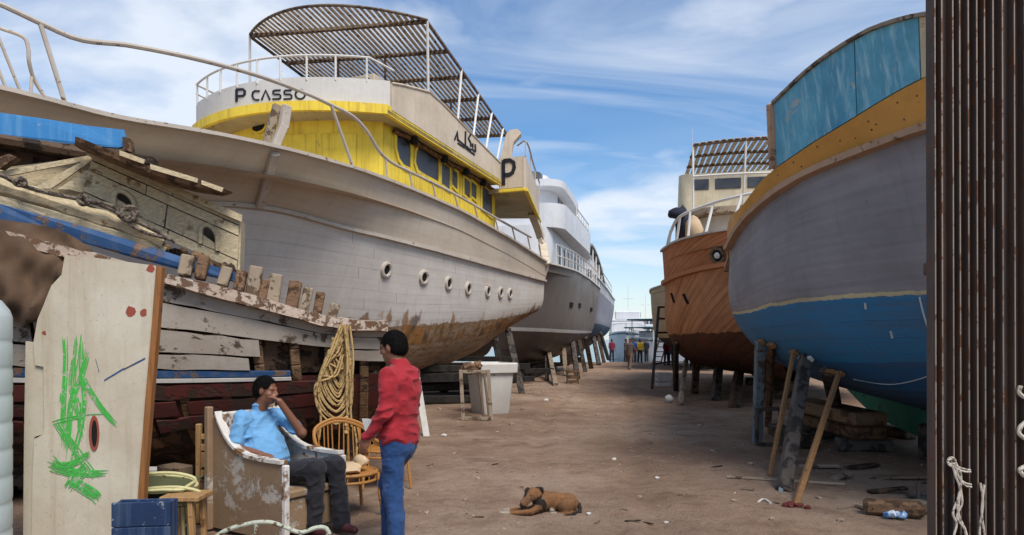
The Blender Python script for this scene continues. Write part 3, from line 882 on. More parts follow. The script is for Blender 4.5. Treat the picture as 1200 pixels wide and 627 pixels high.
for i, t in enumerate((0.0, .34, .55, .74, .92)):
    a = FR * (1 - t) + RR * t; s = 10.7 + t * 4.2
    ft = PB(s, 2.38, 7.0 + trim(s) - 0.05)
    mb = MB(); mb.cyl(ft, a - V(0, 0, .03), .032, n=8); mb.build('sunshade_post', M_steelw, pc)
for t in (0.0, .5, 1.0):
    a = FL * (1 - t) + RL * t; mb = MB(); mb.cyl(V(a[0], a[1], 6.4), a - V(0, 0, .03), .032, n=8); mb.build('sunshade_post', M_steelw, pc)
for (u_, t) in ((.33, .2), (.62, .2), (.78, .6)):
    a = (FL * (1 - t) + RL * t) * (1 - u_) + (FR * (1 - t) + RR * t) * u_
    mb = MB(); mb.cyl(V(a[0], a[1], 6.5), a - V(0, 0, .03), .03, n=8); mb.build('sunshade_post', M_beam, pc)

# lettering: flat strokes on the curved front
def stroke_text(glyphs, place, w, mat, name, parent, out):
    """glyphs: list of polylines in 2-D, place(x, y) -> world point, out(x) -> normal"""
    for gl in glyphs:
        mb = MB()
        for ln in gl:
            ln = np.array(ln, float); n = len(ln)
            tn = np.zeros_like(ln); tn[1:-1] = ln[2:] - ln[:-2]; tn[0] = ln[1] - ln[0]; tn[-1] = ln[-1] - ln[-2]
            tn /= np.linalg.norm(tn, axis=1)[:, None] + 1e-9
            nv = np.c_[-tn[:, 1], tn[:, 0]]
            g = np.array([[place(*(p + q * w / 2)), place(*(p - q * w / 2))] for p, q in zip(ln, nv)])
            no = np.array([[out(p[0])] * 2 for p in ln])
            mb.slab(g + no * 0.016, no, 0.02)
        mb.build(name, mat, parent, 30)
def arcp(cx_, cy_, rx, ry, a0, a1, n=12): return [(cx_ + rx * math.cos(R(a)), cy_ + ry * math.sin(R(a))) for a in np.linspace(a0, a1, n)]
def front_place(px, py):
    b = min(np.linspace(-2.6, 2.4, 300), key=lambda q: abs(pix(PB(plan_front(q, us0), q, 7))[0] - px))
    lo, hi = b - .02, b + .02
    for _ in range(20):
        m_ = (lo + hi) / 2
        if pix(PB(plan_front(m_, us0), m_, 7))[0] < px: lo = m_
        else: hi = m_
    s = plan_front(lo, us0); p = PB(s, lo, 0)
    return V(p[0], p[1], CZ - (py - HOR) / FPX * p[1])
def front_out(px):
    a, b = front_place(px - 4, 110), front_place(px + 4, 110); d = b - a; n = nrm(np.cross(d, (0, 0, 1)))
    return n if n[1] < 0 else -n
def sq(x0, x1, y0, y1, r): return None
S1 = lambda x: [(x + 9.5, 108.3), (x + 2.4, 108.6), (x + .8, 109.6), (x + .8, 112.2), (x + 2.2, 113.2), (x + 8, 113.2), (x + 9.4, 114.3), (x + 9.4, 117.4), (x + 8, 118.4), (x, 118.8)]
gl = [[[(277.5, 122), (277.5, 107.5)], [(277.5, 107.6), (285, 107.2), (287, 109), (287, 113), (285, 115), (278, 115.4)]],
      [[(304.5, 109.4), (299, 109.2), (296.5, 111), (296, 115), (297.5, 118.6), (300, 119.8), (304, 119.8)]],
      [[(306.8, 120), (311.6, 108.4), (316.6, 119.6)]],
      [S1(319.5)], [S1(332.5)],
      [arcp(352, 113.2, 5.6, 5.4, 0, 360, 24)]]
gl = [[[(x, y - 2.5) for x, y in ln] for ln in g_] for g_ in gl]
stroke_text(gl[:1], front_place, 2.6, M_black, 'letter', bul, front_out)
stroke_text(gl[1:], front_place, 1.9, M_black, 'letter', bul, front_out)
# the single P on the after panel
def pan_place(x, y):
    a = up(aft[0], 0); b = up(aft[1], 0); p = a * (1 - x) + b * x; return up(p, zbot + (ztop - zbot) * y)
stroke_text([[[(.17, .15), (.17, .93)], [(.17, .9), (.42, .9), (.56, .82), (.58, .66), (.52, .52), (.40, .46), (.18, .46)]]], lambda x, y: pan_place(x, y) - PH.ax * .004, .13, M_black, 'letter', pp, lambda x: -PH.ax)
# the name again in Arabic script on the side wing
def wing_place(px, py):
    s = on_wall(px, ub1 + .01); p = PB(s, ub1 + .012, 0); return V(p[0], p[1], CZ - (py - HOR) / FPX * p[1])
ar = [[[(532.5, 164), (533.5, 161), (535.5, 153.5), (536, 162), (536.5, 165)]],
      [[(535.5, 163), (539, 166), (542, 168.5), (544, 170.5)], [(536, 167.5), (544, 173)]],
      [[(545.2, 153.8), (545, 163), (545, 174)]],
      [[(551.5, 157), (548.6, 162), (551, 167), (551.5, 172)], [(546, 171), (549, 174), (552, 176)]],
      [[(552.5, 174), (556, 178)], [(556.5, 169), (556.8, 178)], [(553.5, 168), (553.8, 173)], [(546, 174), (556, 181.5)]]]
stroke_text(ar, wing_place, 1.5, M_black, 'letter', wing, lambda x: PH.pr)

# bow pulpit and side rails, over the sheer
shp = np.array([PH.at(i, 0) for i in range(PH.N)]); shx = np.array([pix(p)[0] if p[1] > 1 else 9999 for p in shp])
ok = np.argsort(shx[4:]); shx_s = shx[4:][ok]; shy_s = shp[4:, 1][ok]
def depth(px): return float(np.interp(px, shx_s, shy_s))
RAILP = [(-60, -18), (0, 5), (47, 27), (92, 46), (150, 53), (225, 68), (300, 88), (360, 110), (388, 123), (414, 137), (430, 154), (445, 178), (460, 191), (480, 201), (534, 228), (584, 257), (622, 278)]
mb = MB(); mb.tube(crom([P(x, y, depth(x)) for x, y in RAILP], 120), 0.035, 8); mb.build('bow_rail', M_rail, pc)
for x0, y0, x1, y1 in ((47, 27, 78, 124), (388, 123, 413, 192)):
    mb = MB(); mb.cyl(P(x0, y0, depth(x0)), P(x1, y1, depth(x1)) - V(0, 0, .03), .03, n=8); mb.build('rail_post', M_rail, pc)
for x, y0 in ((452, 187), (480, 201), (507, 214), (533, 228), (556, 241), (580, 255), (600, 266), (618, 275)):
    i_, v_ = PH.find(x + 5, float(np.interp(x + 5, [q[0] for q in RAILP], [q[1] for q in RAILP])) + 18, 0, .3)
    mb = MB(); mb.cyl(P(x, y0, depth(x)), PH.at(i_, 0) - V(0, 0, .02), .024, n=7); mb.build('rail_post', M_rail, pc)
mb = MB(); mb.tube(crom([P(*q) for q in ((-40, 15, 12.6), (0, 33, 13), (28, 44, 13.2), (33, 56, 13.25), (34, 72, 13.3), (40, 93, 13.5), (56, 119, 13.7))], 40), .034, 8); mb.build('bow_rail', M_rail, pc)
for q0_, q1_ in (((-8, 28, 12.9), (25, 110, 13.3)), ((-14, 50, 12.7), (8, 106, 13.0)), ((37, 90, 13.4), (36, 112, 13.4))):
    mb = MB(); mb.cyl(P(*q0_), P(*q1_), .028, n=8); mb.build('rail_post', M_rail, pc)
# far-side gunwale end and the anchor guard timber with its fork
i_, v_ = PH.find(322, 172, 0, .2); a = PH.at(i_, 0.02, 1, .04)
mb = MB(); lo_ = [PH.at(i_, v, 1, .05) for v in (0.05, .35, .65, .97)]
for x, y in zip(lo_[:-1], lo_[1:]): mb.beam(x, y, .16, .09, up=PH.nor(i_, .5))
mb.build('anchor_guard', M_rail, pc)
mb = MB(); mb.beam(P(312, 170, a[1] + .12), P(325, 123, a[1] + .25), .10, .13); mb.build('bollard_post', M_greyw, pc)
mb = MB(); mb.beam(P(322, 172, a[1] + .1), P(332, 148, a[1] + .2), .16, .13); mb.beam(P(332, 150, a[1] + .2), P(336, 124, a[1] + .25), .12, .15); mb.build('bollard_post', M_rail, pc)
# portholes in the hull
for x, y, r in ((452, 316, .15), (496, 325, .15), (525, 332, .15), (548, 338, .15), (571, 341, .15), (586, 343, .14), (597, 344, .14)):
    i_, v_ = PH.find(x, y, 1, 2); c = PH.at(i_, v_, 1, .02); n = PH.nor(i_, v_)
    d, u_, w_ = frame(n)
    mb = MB(); mb.lathe(c, [(r * .72, -.03), (r * .72, .03), (r * .95, .045), (r * 1.2, .03), (r * 1.22, -.02)], 20, n); ph = mb.build('porthole', M_rail, p_hul)
    mb = MB(); mb.lathe(c, [(r * .74, -.0), (0.0, -.0)], 20, n); mb.build('pane', M_hole, ph)
# ------------------------------------------------------------------ blue-bottomed boat on the right
BH = Hull((5.7, 4.0), (7.1, 18.0),
    [(5.05, 5.2), (4.62, 6.5), (4.3, 7.4), (3.95, 8.4), (3.7, 9.0), (3.53, 10), (3.5, 11), (3.64, 12), (4.25, 14.2), (5.35, 17.6)],
    [dict(s0=-.4, frac=[(0, 1), (1, 1)], add=[(0, .0), (.15, .22), (.5, .10), (1, .05)], trace=[(906, 124), (935, 97), (966, 68), (1003, 42), (1050, 24), (1087, 17), (1200, 8)], z=[(0, 5.0), (.62, 4.4), (1, 4.4)]),
     dict(s0=-.2, frac=[(0, 1), (1, 1)], add=[(0, .0), (.15, .12), (.5, .05), (1, .03)], trace=[(869, 250), (890, 210), (945, 174), (998, 139), (1050, 108), (1093, 83), (1200, 50)], z=[(0, 4.6), (.7, 3.75), (1, 3.7)]),
     dict(frac=[(0, 1), (1, 1)], trace=[(858, 292), (864, 275), (871, 263), (908, 226), (945, 205), (998, 181), (1050, 163), (1095, 145), (1200, 120)], z=[(0, 4.2), (.75, 3.2), (1, 3.3)]),
     dict(s0=.7, s1=13.6, frac=[(0, .55), (.15, .75), (.35, .97), (.6, .985), (1, .8)], trace=[(870, 369), (900, 360), (960, 352), (1030, 347), (1100, 345), (1200, 343)], z=[(0, 2.2), (.7, 2.0), (1, 2.2)]),
     dict(s0=1.2, s1=13.0, frac=[(0, .15), (.15, .4), (.35, .68), (.6, .70), (.85, .5), (1, .3)], z=[(0, 1.4), (.3, 1.22), (.5, 1.22), (.7, 1.38), (.85, 1.7), (1, 2.1)]),
     dict(s0=1.5, s1=12.6, frac=[(0, .0), (1, .0)], add=[(0, .09), (1, .09)], z=[(0, .80), (.3, .62), (.5, .62), (.68, .78), (.85, 1.15), (1, 1.9)])], N=56)
BH.knuck = (1, 2)
bb = thing('wooden_boat', 'wooden boat on the right with grey side, blue bottom and bare ochre wood bulwark', 'boat', (*(BH.bow + BH.ax * 7)[:2], 0))
M_bhull = hullpaint('grey_and_blue_hull_paint', [(0, S_((150, 148, 152))), (2.965, S_((214, 202, 160))), (3.0, S_((36, 124, 174))), (3.75, S_((28, 98, 148)))],
                    gr=0.5, rag=0.09, seams=0.3, grime=S_((92, 90, 90)), streak=0.22, rough=0.62, bump=.4)
M_ochre = dirty('ochre_primed_plank', S_((214, 158, 78)), S_((140, 92, 46)), wear=0.66, wsc=5, grime=S_((150, 96, 44)), gr=.4, speck=.9, rough=.6)
M_bblue = dirty('turquoise_brushed_paint', S_((112, 184, 210)), S_((190, 204, 204)), wear=0.62, wsc=2.5, grime=S_((40, 100, 150)), gr=.5, streak=1.0, streak_col=S_((160, 206, 218)), vary=.35, rough=.85, spec=.15, speck=.3)
M_cream = dirty('cream_filler', S_((214, 200, 168)), S_((190, 140, 80)), wear=.6, wsc=4)
M_pinkw = dirty('pinkish_bare_plank', S_((186, 152, 122)), S_((130, 96, 70)), wear=.58, wsc=6)
bh = BH.band('hull', M_bhull, bb, 2.0, 5, i0=0)
STEP = BH.find(903, 165, 0.5, 0.9)[0]
I2 = int(round(STEP))
b_och = BH.band('plank_backing', M_ochre, bb, 1.0, 2.0, out=-.03)
BH.planks(M_ochre, b_och, 1.0, 1.97, 1, 4, 1, 55, proud=0.004, gap=0.003, th=.03, seed=21)
for x, y in ((912, 205), (940, 196), (958, 172), (985, 165), (1002, 160), (1018, 142), (1022, 152), (1027, 146), (1052, 120), (1060, 140), (1075, 112), (930, 190)):
    i_, v_ = BH.find(x, y, 1.05, 1.9); mb = MB(); mb.lathe(BH.at(i_, v_, 1, .004), [(0, .008), (.011, .006), (.012, 0)], 8, BH.nor(i_, v_)); mb.build('bolt_head', M_dkwood, b_och)
bl0 = BH.band('bulwark_backing', M_cream, bb, 0.0, 1.0, i0=0, i1=I2, out=-.05)
# plywood sheets of the blue bulwark
cuts_ = [2, BH.find(1078, 50, 0.1, .9)[0], BH.find(1003, 90, .1, .9)[0], I2]
for k in range(3):
    I = np.linspace(cuts_[k] + .03, cuts_[k + 1] - .03, 10); vv = np.linspace(0.0, 0.985, 4)
    g = np.array([[BH.at(i, v, 1, .006) for v in vv] for i in I]); no = np.array([[BH.nor(i, v) for v in vv] for i in I])
    mb = MB(); mb.slab(g, no, .03); mb.build('plywood_panel', M_cream if k == 0 else M_bblue, bl0, 40)
    no2 = no
mb = MB(); a = BH.at(I2, 1.0, 1, .0); b_ = BH.at(I2, 0.0, 1, .0); a2 = BH.at(I2, 1.0, 1, -.14); 
mb.beam(a + BH.ax * .05, b_ + BH.ax * .05 + V(0, 0, .03), .10, .16, up=BH.pr); mb.build('end_post', M_pinkw, bl0)
BH.rail('bulwark_cap', M_greyw, bb, 0.0, .08, .05, i0=0, i1=I2, up=.02)
BH.rail('rubbing_strake', M_pinkw, bb, 2.0, .12, .10, out=.04, jag=.12)
mb = MB(); lns = [BH.at(i, 1.94, 1, .012) for i in np.linspace(4, 50, 70)]
mb.tube(lns, .028, 6); mb.build('white_bead', M_white, bb)
BH.transom('transom', M_bhull, bb, 1, 5); BH.deck('deck', M_dkwood, bb, .25, v=1.0, inset=.28)
BH.planks(M_bhull, bh, 3.03, 4.6, 8, 4, 4, 50, proud=.002, gap=.008, th=.015, seed=33)
# green keel timber below the planking
M_green = dirty('sea_green_keel_paint', S_((66, 150, 128)), S_((40, 90, 80)), wear=.62, wsc=4, grime=S_((40, 96, 84)), gr=.3)
M_algae = dirty('mossy_seam', S_((70, 88, 62)), S_((40, 46, 34)), wear=.5, wsc=14, gr=.5, bump=.8)
K = [h_ for h_ in range(2, 56)]
top = np.array([BH.bow + BH.ax * BH.L[5, i, 0] + V(0, 0, BH.L[5, i, 2] + .03) for i in K])
bot = top - V(0, 0, .48) * np.linspace(1, 1, len(K))[:, None]
bot[-16:] = top[-16:] - V(0, 0, .48) * np.linspace(1, .25, 16)[:, None]
for sd in (1,):
    g = np.array([[t + BH.pr * .10, b__ + BH.pr * .08] for t, b__ in zip(top, bot)]); mb = MB(); mb.slab(g, BH.pr, .18); mb.build('keel', M_green, bb, 30)
mb = MB(); q = np.random.RandomState(8)
for i in range(0, len(K) - 1):
    for k in range(3):
        p = top[i] * (1 - k / 3) + top[i + 1] * k / 3 + BH.pr * .115 + V(0, 0, -.0 + q.uniform(-.02, .02)); mb.blob(p, (.05, .02, .02), seed=int(q.randint(999)), jag=.5)
mb.build('barnacle_seam', M_algae, bb)
# painted marks on the bottom: drip, dabs, long scratch
M_drip = plain('white_drips', S_((200, 205, 205)), .6)
def hull_line(H, pts, w, mat, parent, name, v0, v1):
    P3 = []
    for x, y in pts:
        i_, v_ = H.find(x, y, v0, v1); P3.append(H.at(i_, v_, 1, .006))
    P3 = crom(P3, 14); mb = MB(); mb.tube(P3, w, 5); mb.build(name, mat, parent)
for pts, w in ((((1078, 348), (1082, 365), (1087, 382), (1090, 396)), .012), (((1044, 388), (1046, 396)), .012), (((1014, 355), (1015, 362)), .016), (((1000, 444), (1040, 450), (1070, 446), (1100, 436)), .006)):
    hull_line(BH, pts, w, M_drip, bh, 'paint_drip', 3.0, 4.9)

# ------------------------------------------------------------------ orange-brown boat behind it
OH = Hull((7.0, 17.3), (10.6, 33.5),
    [(6.4, 17.4), (5.9, 17.6), (5.2, 18.3), (4.6, 19.5), (4.42, 20.7), (4.5, 21.7), (5.2, 24.7), (6.2, 28.6), (7.7, 33)],
    [dict(frac=[(0, 1), (1, 1)], trace=[(776, 296), (785, 288), (801, 281), (830, 274), (860, 269), (930, 262)], z=[(0, 4.6), (.35, 4.2), (1, 4.3)]),
     dict(s0=.3, s1=16.2, frac=[(0, .96), (.3, .985), (1, .99)], trace=[(779, 332), (790, 325), (824, 314), (860, 309), (930, 300)], z=[(0, 3.9), (.35, 3.3), (1, 3.6)]),
     dict(s0=.7, s1=15.9, frac=[(0, .7), (.1, .85), (.25, .95), (.5, .95), (1, .9)], z=[(0, 1.9), (.4, 1.85), (1, 2.1)]),
     dict(s0=1.2, s1=15.3, frac=[(0, .35), (.12, .5), (.3, .72), (.6, .72), (1, .6)], z=[(0, 1.05), (.4, .95), (.8, 1.1), (1, 1.7)]),
     dict(s0=1.6, s1=14.6, frac=[(0, 0), (1, 0)], add=[(0, .08), (1, .08)], z=[(0, .6), (.5, .5), (.85, .7), (1, 1.4)])], N=48)
OH.knuck = (1,)
ob = thing('wooden_boat', 'orange-brown planked boat with dark bottom and white cabin under a slatted shade', 'boat', (*(OH.bow + OH.ax * 8)[:2], 0))
M_ohull = hullpaint('orange_brown_planking', [(0, S_((196, 130, 88))), (1.0, S_((206, 150, 108))), (2.0, S_((66, 46, 38))), (2.8, S_((48, 36, 32)))], gr=.4, rag=.25, seams=.75, diag=True, grime=S_((116, 70, 44)), streak=.2, rough=.7, bump=.5)
oh = OH.band('hull', M_ohull, ob, 1.0, 4); OH.band('bulwark', M_ohull, ob, 0, 1.0)
OH.transom('transom', M_ohull, ob, 0, 4); OH.deck('deck', M_beige, ob, .35)
OH.rail('cap_rail', M_rail, ob, 0, .14, .07, up=.03); OH.rail('rubbing_strake', M_ohull, ob, 1.0, .12, .14, out=.05)
for x, y in ((789, 349), (804, 350)):
    i_, v_ = OH.find(x, y, 1, 2); c = OH.at(i_, v_, 1, .02); n = OH.nor(i_, v_); mb = MB(); d_, u_, w_ = frame(n)
    mb.cbox(c, np.array([n, u_, nrm(w_ + u_ * .5)]), (.02, .05, .16), .01); mb.build('freeing_port', M_hole, oh)
i_, v_ = OH.find(842, 299, .2, .98); c = OH.at(i_, v_, 1, .03); n = OH.nor(i_, v_)
mb = MB(); mb.lathe(c, [(.15, -.05), (.15, .04), (.19, .055), (.235, .03), (.235, -.04)], 18, n); hp = mb.build('hawse_port', M_dkwood, ob)
mb = MB(); mb.lathe(c, [(.2, 0), (.06, .015), (0, .015)], 18, n); mb.build('dark_opening', M_hole, hp)
mb = MB(); mb.lathe(c + n * .03, [(0, .05), (.07, .04), (.09, 0)], 12, n); mb.build('anchor_chain_end', M_steelw, hp)
def OB(s, b, z): return OH.bow + OH.ax * s + OH.pr * b + V(0, 0, z)
A_o = np.array([OH.pr, OH.ax, V(0, 0, 1)])
def oface(px, py, Y): return P(px, py, Y)
# cabin: a rounded-front house
def rhouse(name, H, s0, s1, b, z0, z1, mat, parent, r=.8, n=9, tp=0.0):
    pts = []
    for a in np.linspace(90, 0, n): pts.append((s0 + r - r * math.cos(R(a)) * 1.0 * (1) , b - r + r * math.sin(R(a))))
    pts = [(s1, b)] + [(s0 + r - r * math.sin(R(a)), b - r + r * math.cos(R(a))) for a in np.linspace(0, 90, n)]
    pts = pts + [(s, -q) for s, q in pts[::-1]]
    mb = MB(); bot = [H.bow + H.ax * s + H.pr * q + V(0, 0, z0) for s, q in pts]; topp = [H.bow + H.ax * (s + tp) + H.pr * q * (1 - tp * .1) + V(0, 0, z1) for s, q in pts]
    m_ = len(pts); vs = bot + topp; fs = [tuple(range(m_))[::-1], tuple(range(m_, 2*m_))] + [(i, (i+1) % m_, (i+1) % m_ + m_, i + m_) for i in range(m_)]
    c0 = np.mean(bot, 0); e = np.cross(bot[1] - bot[0], V(0, 0, 1))
    if np.dot(e, bot[0] - c0) < 0: fs = [f[::-1] for f in fs]
    mb.add(vs, fs); return mb.build(name, mat, parent, 40)
oc = rhouse('cabin', OH, 4.6, 12, 2.6, 3.9, 5.55, M_white, ob, 1.4)
rhouse('upper_deck_slab', OH, 4.0, 12.6, 3.0, 5.5, 5.68, M_greyw, ob, 1.6)
M_creamp = dirty('cream_yellow_paint', S_((226, 214, 184)), S_((190, 160, 110)), wear=.62, wsc=3, streak=.3, streak_col=S_((190, 150, 90)))
ou = rhouse('upper_cabin', OH, 6.0, 11.5, 2.9, 5.68, 7.12, M_creamp, ob, .35)
def facade_patch(H, s, b0, b1, z0, z1, mat, parent, name, out=.03):
    mb = MB(); A = np.array([H.pr, H.ax, V(0, 0, 1)])
    mb.cbox(H.bow + H.ax * (s - out / 2) + H.pr * (b0 + b1) / 2 + V(0, 0, (z0 + z1) / 2), A, (abs(b1 - b0) / 2, out / 2, (z1 - z0) / 2), .006)
    return mb.build(name, mat, parent)
for b0, b1 in ((1.95, 2.45), (.95, 1.75), (-.1, .75), (-1.4, -.5)):
    facade_patch(OH, 6.0, b0, b1, 6.58, 6.92, M_glass, ou, 'window')
    
facade_patch(OH, 4.6, -.2, 1.15, 4.25, 5.3, M_creamp, oc, 'cabin_door', .04)
facade_patch(OH, 4.56, 0, .95, 4.4, 5.2, dirty('pale_green_glass', S_((176, 180, 150)), gr=.2), oc, 'window', .03)
# shade roof
oFL = V(5.75, 23.0, 7.92); oFR = oFL + V(5.2, -.1, 0.0); od = V(.75, 4.4, 0)
for k in range(26):
    t = (k + .5) / 26; mb = MB(); a = oFL * (1 - t) + oFR * t + V(0, -.45 * (1 - (2*t - 1)**2), .10 * (1 - (2*t - 1)**2)); 
    mb.beam(a, a + od + V(0, .45 * (1 - (2*t - 1)**2), 0), .14, .02, up=(0, 0, 1)); mb.build('slat', M_slat, ob)
for f in (0.02, .35, .68, .98):
    mb = MB(); pts = [oFL * (1 - t) + oFR * t + V(0, -.45 * (1 - (2*t - 1)**2) * (1 - f), .10 * (1 - (2*t - 1)**2) - .05) + od * f for t in np.linspace(0, 1, 14)]
    mb.tube(pts, .05, 6); mb.build('shade_beam', M_dkwood, ob)
for t in (0.0, .3, .62, .95):
    for f in (0.02, .98):
        p = oFL * (1 - t) + oFR * t + od * f; mb = MB(); mb.cyl(V(p[0], p[1], 5.6), p + V(0, -.45 * (1 - (2*t - 1)**2) * (1 - f), .10 * (1 - (2*t - 1)**2) - .05), .035, n=7); mb.build('shade_post', M_steelw, ob)
mb = MB(); hb_ = [oFL * (1 - t) + oFR * t + V(.0, -.5 * (1 - (2*t - 1)**2), -1.05) for t in np.linspace(0, 1, 14)]; mb.tube(hb_, .035, 6); mb.build('upper_railing', M_steelw, ob)
# whip aerial
mb = MB(); mb.cyl(P(812, 215, 23), P(811, 150, 23), .014, .006, n=5); mb.build('whip_aerial', M_steelw, ob)
# rail round the foredeck
orail = [(781, 293, 21.6), (786, 272, 21.2), (797, 254, 20.4), (835, 238, 19.4), (870, 229, 18.6), (905, 222, 18.0)]
mb = MB(); mb.tube(crom([P(*q) for q in orail], 40), .045, 7); mb.build('foredeck_rail', M_steelw, ob)
for a, b_ in (((797, 254, 20.4), (792, 288, 20.6)), ((809, 248, 20.0), (806, 282, 19.9)), ((836, 238, 19.4), (826, 277, 19.2)), ((869, 229, 18.6), (856, 272, 18.4)), ((786, 270, 21.2), (783, 292, 21.3))):
    mb = MB(); mb.cyl(P(*a), P(*b_), .04, n=7); mb.build('rail_post', M_steelw, ob)
M_tarp = dirty('buff_canvas', S_((196, 172, 140)), S_((150, 120, 90)), wear=.6, wsc=4, gr=.3)
mb = MB(); mb.blob(P(812, 270, 20.6), (.24, .3, .42), 3, .2, 2); tag(mb.build('canvas_bundle', M_tarp, None, 60), 'buff canvas bundle on the foredeck of the orange-brown boat', 'bundle')
mb = MB(); mb.blob(P(793, 250, 20.7), (.26, .3, .16), 4, .15, 2); mb.blob(P(800, 262, 20.9), (.2, .3, .5), 9, .12, 2); tag(mb.build('dark_cover', plain('navy_cloth', S_((30, 34, 50)), .8), None, 60), 'dark navy cloth cover at the bow rail of the orange-brown boat', 'cloth')

# ------------------------------------------------------------------ grey yacht and the slate-sided one behind it, cream hull on the right
GH = Hull((-1.0, 27.2), (2.9, 42.7), [(-.2, 27.3), (.8, 28), (1.6, 29.3), (2.3, 31.3), (3.1, 34.2), (4.1, 38.2), (5.1, 42)],
    [dict(frac=[(0, 1), (1, 1)], trace=[(600, 298), (642, 309), (655, 312), (675, 318), (690, 327), (705, 340)], z=[(0, 5.0)]),
     dict(s0=.6, s1=15.6, frac=[(0, .6), (.2, .88), (.5, .95), (1, .95)], z=[(0, 3.9), (.4, 3.8), (1, 3.7)]),
     dict(s0=1.4, s1=15.2, frac=[(0, .2), (.2, .65), (.5, .86), (1, .82)], z=[(0, 2.1), (.5, 2.05), (1, 2.1)]),
     dict(s0=2.0, s1=14.6, frac=[(0, .08), (.2, .35), (.5, .55), (1, .5)], z=[(0, 1.2), (.5, 1.0), (.85, 1.2), (1, 1.75)]),
     dict(s0=2.4, s1=14, frac=[(0, 0), (1, 0)], add=[(0, .08), (1, .08)], z=[(0, .7), (.5, .6), (.85, .8), (1, 1.5)])], N=40)
gy = thing('motor_yacht', 'grey-hulled motor yacht with tall white rounded upper decks beyond the yellow-cabin yacht', 'yacht', (*(GH.bow + GH.ax * 8)[:2], 0))
M_ghull = hullpaint('grey_hull_paint', [(0, S_((120, 115, 112))), (1.93, S_((205, 205, 205))), (2.03, S_((70, 58, 54))), (2.8, S_((46, 40, 40)))], gr=.3, rag=.01, seams=.08, grime=S_((90, 84, 80)), streak=.15, rough=.45)
GH.band('hull', M_ghull, gy, 0, 4); GH.transom('transom', M_ghull, gy, 0, 4); GH.deck('deck', M_white, gy, .3); GH.rail('cap_rail', M_steelw, gy, 0, .12, .08, up=.03)
gh_ = gy.children[0]
for x, y in ((669, 357), (680, 358), (695, 363)):
    i_, v_ = GH.find(x, y, .2, 1.9); c = GH.at(i_, v_, 1, .03); n = GH.nor(i_, v_); d_, u_, w_ = frame(n)
    mb = MB(); mb.cbox(c, np.array([n, u_, w_]), (.02, .28, .11), .01); mb.build('hull_port', M_hole, gh_)
M_gw = dirty('white_gelcoat', S_((214, 216, 220)), S_((150, 150, 150)), wear=.72, wsc=3, gr=.15, streak=.2, streak_col=S_((150, 140, 130)), rough=.4)
gc = rhouse('main_cabin', GH, 2.8, 13.4, 1.85, 4.3, 6.4, M_gw, gy, 1.0)
for k, s in enumerate(np.linspace(5.5, 10.5, 5)):
    mb = MB(); mb.cbox(GH.bow + GH.ax * s + GH.pr * 1.86 + V(0, 0, 5.4), np.array([GH.ax, GH.pr, V(0, 0, 1)]), (.35, .015, .38), .01); mb.build('window', M_glass, gc)
def sweep_deck(H, pts, zlo, zhi, mat, name, parent, flare=.12):
    """ring-shaped deck edge with outward flare: pts (s, b, dz)"""
    lo = [H.bow + H.ax * s + H.pr * b + V(0, 0, zlo + d) for s, b, d in pts]; hi = [H.bow + H.ax * s + H.pr * (b * (1 + flare * .1)) + V(0, 0, zhi + d) for s, b, d in pts]
    m_ = len(lo); mb = MB(); fs = [tuple(range(m_))[::-1], tuple(range(m_, 2*m_))] + [(i, (i+1) % m_, (i+1) % m_ + m_, i + m_) for i in range(m_)]
    c0 = np.mean(lo, 0); e = np.cross(lo[1] - lo[0], V(0, 0, 1))
    if np.dot(e, lo[0] - c0) < 0: fs = [f[::-1] for f in fs]
    mb.add(lo + hi, fs); return mb.build(name, mat, parent, 50)
def rpts(s0, s1, b, rb, slope, n=10, end=1.5):
    o = [(s0 + rb * (1 - math.sin(R(a))), b * math.cos(R(a)) if False else b - rb * (1 - math.cos(R(a))), 0) for a in np.linspace(90, 0, n)]
    o += [(s, b, 0) for s in np.linspace(s0 + rb, s1 - end, 6)[1:]]
    o += [(s1 - end + end * math.sin(R(a)), b * math.cos(R(a)) * .98 + .02, 0) for a in np.linspace(15, 80, 8)]
    o = [(s, q, slope * (s - s0) - .5 * max(0, (s - (s1 - end - 1.2)) / (end + 1.2))**2) for s, q, d in o]
    return o + [(s, -q, d) for s, q, d in o[::-1]]
sweep_deck(GH, rpts(3.2, 14.6, 2.35, .9, -.02, end=3.4), 6.35, 7.35, M_gw, 'upper_deck', gy)
gp = rhouse('wheelhouse', GH, 5.6, 9.4, 1.45, 7.2, 8.5, M_gw, gy, .9)
for s in (7.3, 8.0, 8.7):
    mb = MB(); mb.cbox(GH.bow + GH.ax * s + GH.pr * 1.46 + V(0, 0, 7.95), np.array([GH.ax, GH.pr, V(0, 0, 1)]), (.22, .015, .35), .01); mb.build('window', M_glass, gp)
sweep_deck(GH, [(s, b, -.012 * (s - 5)**2) for s, b, d in rpts(5.0, 12.0, 1.95, .9, 0, end=2.2)], 8.45, 8.75, M_gw, 'hardtop', gy)
rhouse('radar_fairing', GH, 6.0, 9.2, 1.05, 8.7, 9.25, M_gw, gy, .7, tp=.2)
rhouse('flybridge_screen', GH, 5.3, 6.2, .9, 8.75, 9.2, M_glass, gy, .4, tp=.1)
def railing(H, s0, s1, b, z, hgt, slope, parent, n=8, mat=M_steelw):
    mb = MB(); f = lambda s: H.bow + H.ax * s + H.pr * b(s) + V(0, 0, z(s))
    ss = np.linspace(s0, s1, n)
    for k in (1, .5): mb.tube([f(s) + V(0, 0, hgt * k) for s in ss], .028, 5)
    for s in ss: mb.cyl(f(s) - V(0, 0, .05), f(s) + V(0, 0, hgt), .025, n=5)
    mb.build('railing', mat, parent)
shs = lambda H: (lambda s: float(np.interp(s, H.L[0, :, 0], H.L[0, :, 1])) - .08)
shz = lambda H: (lambda s: float(np.interp(s, H.L[0, :, 0], H.L[0, :, 2])))
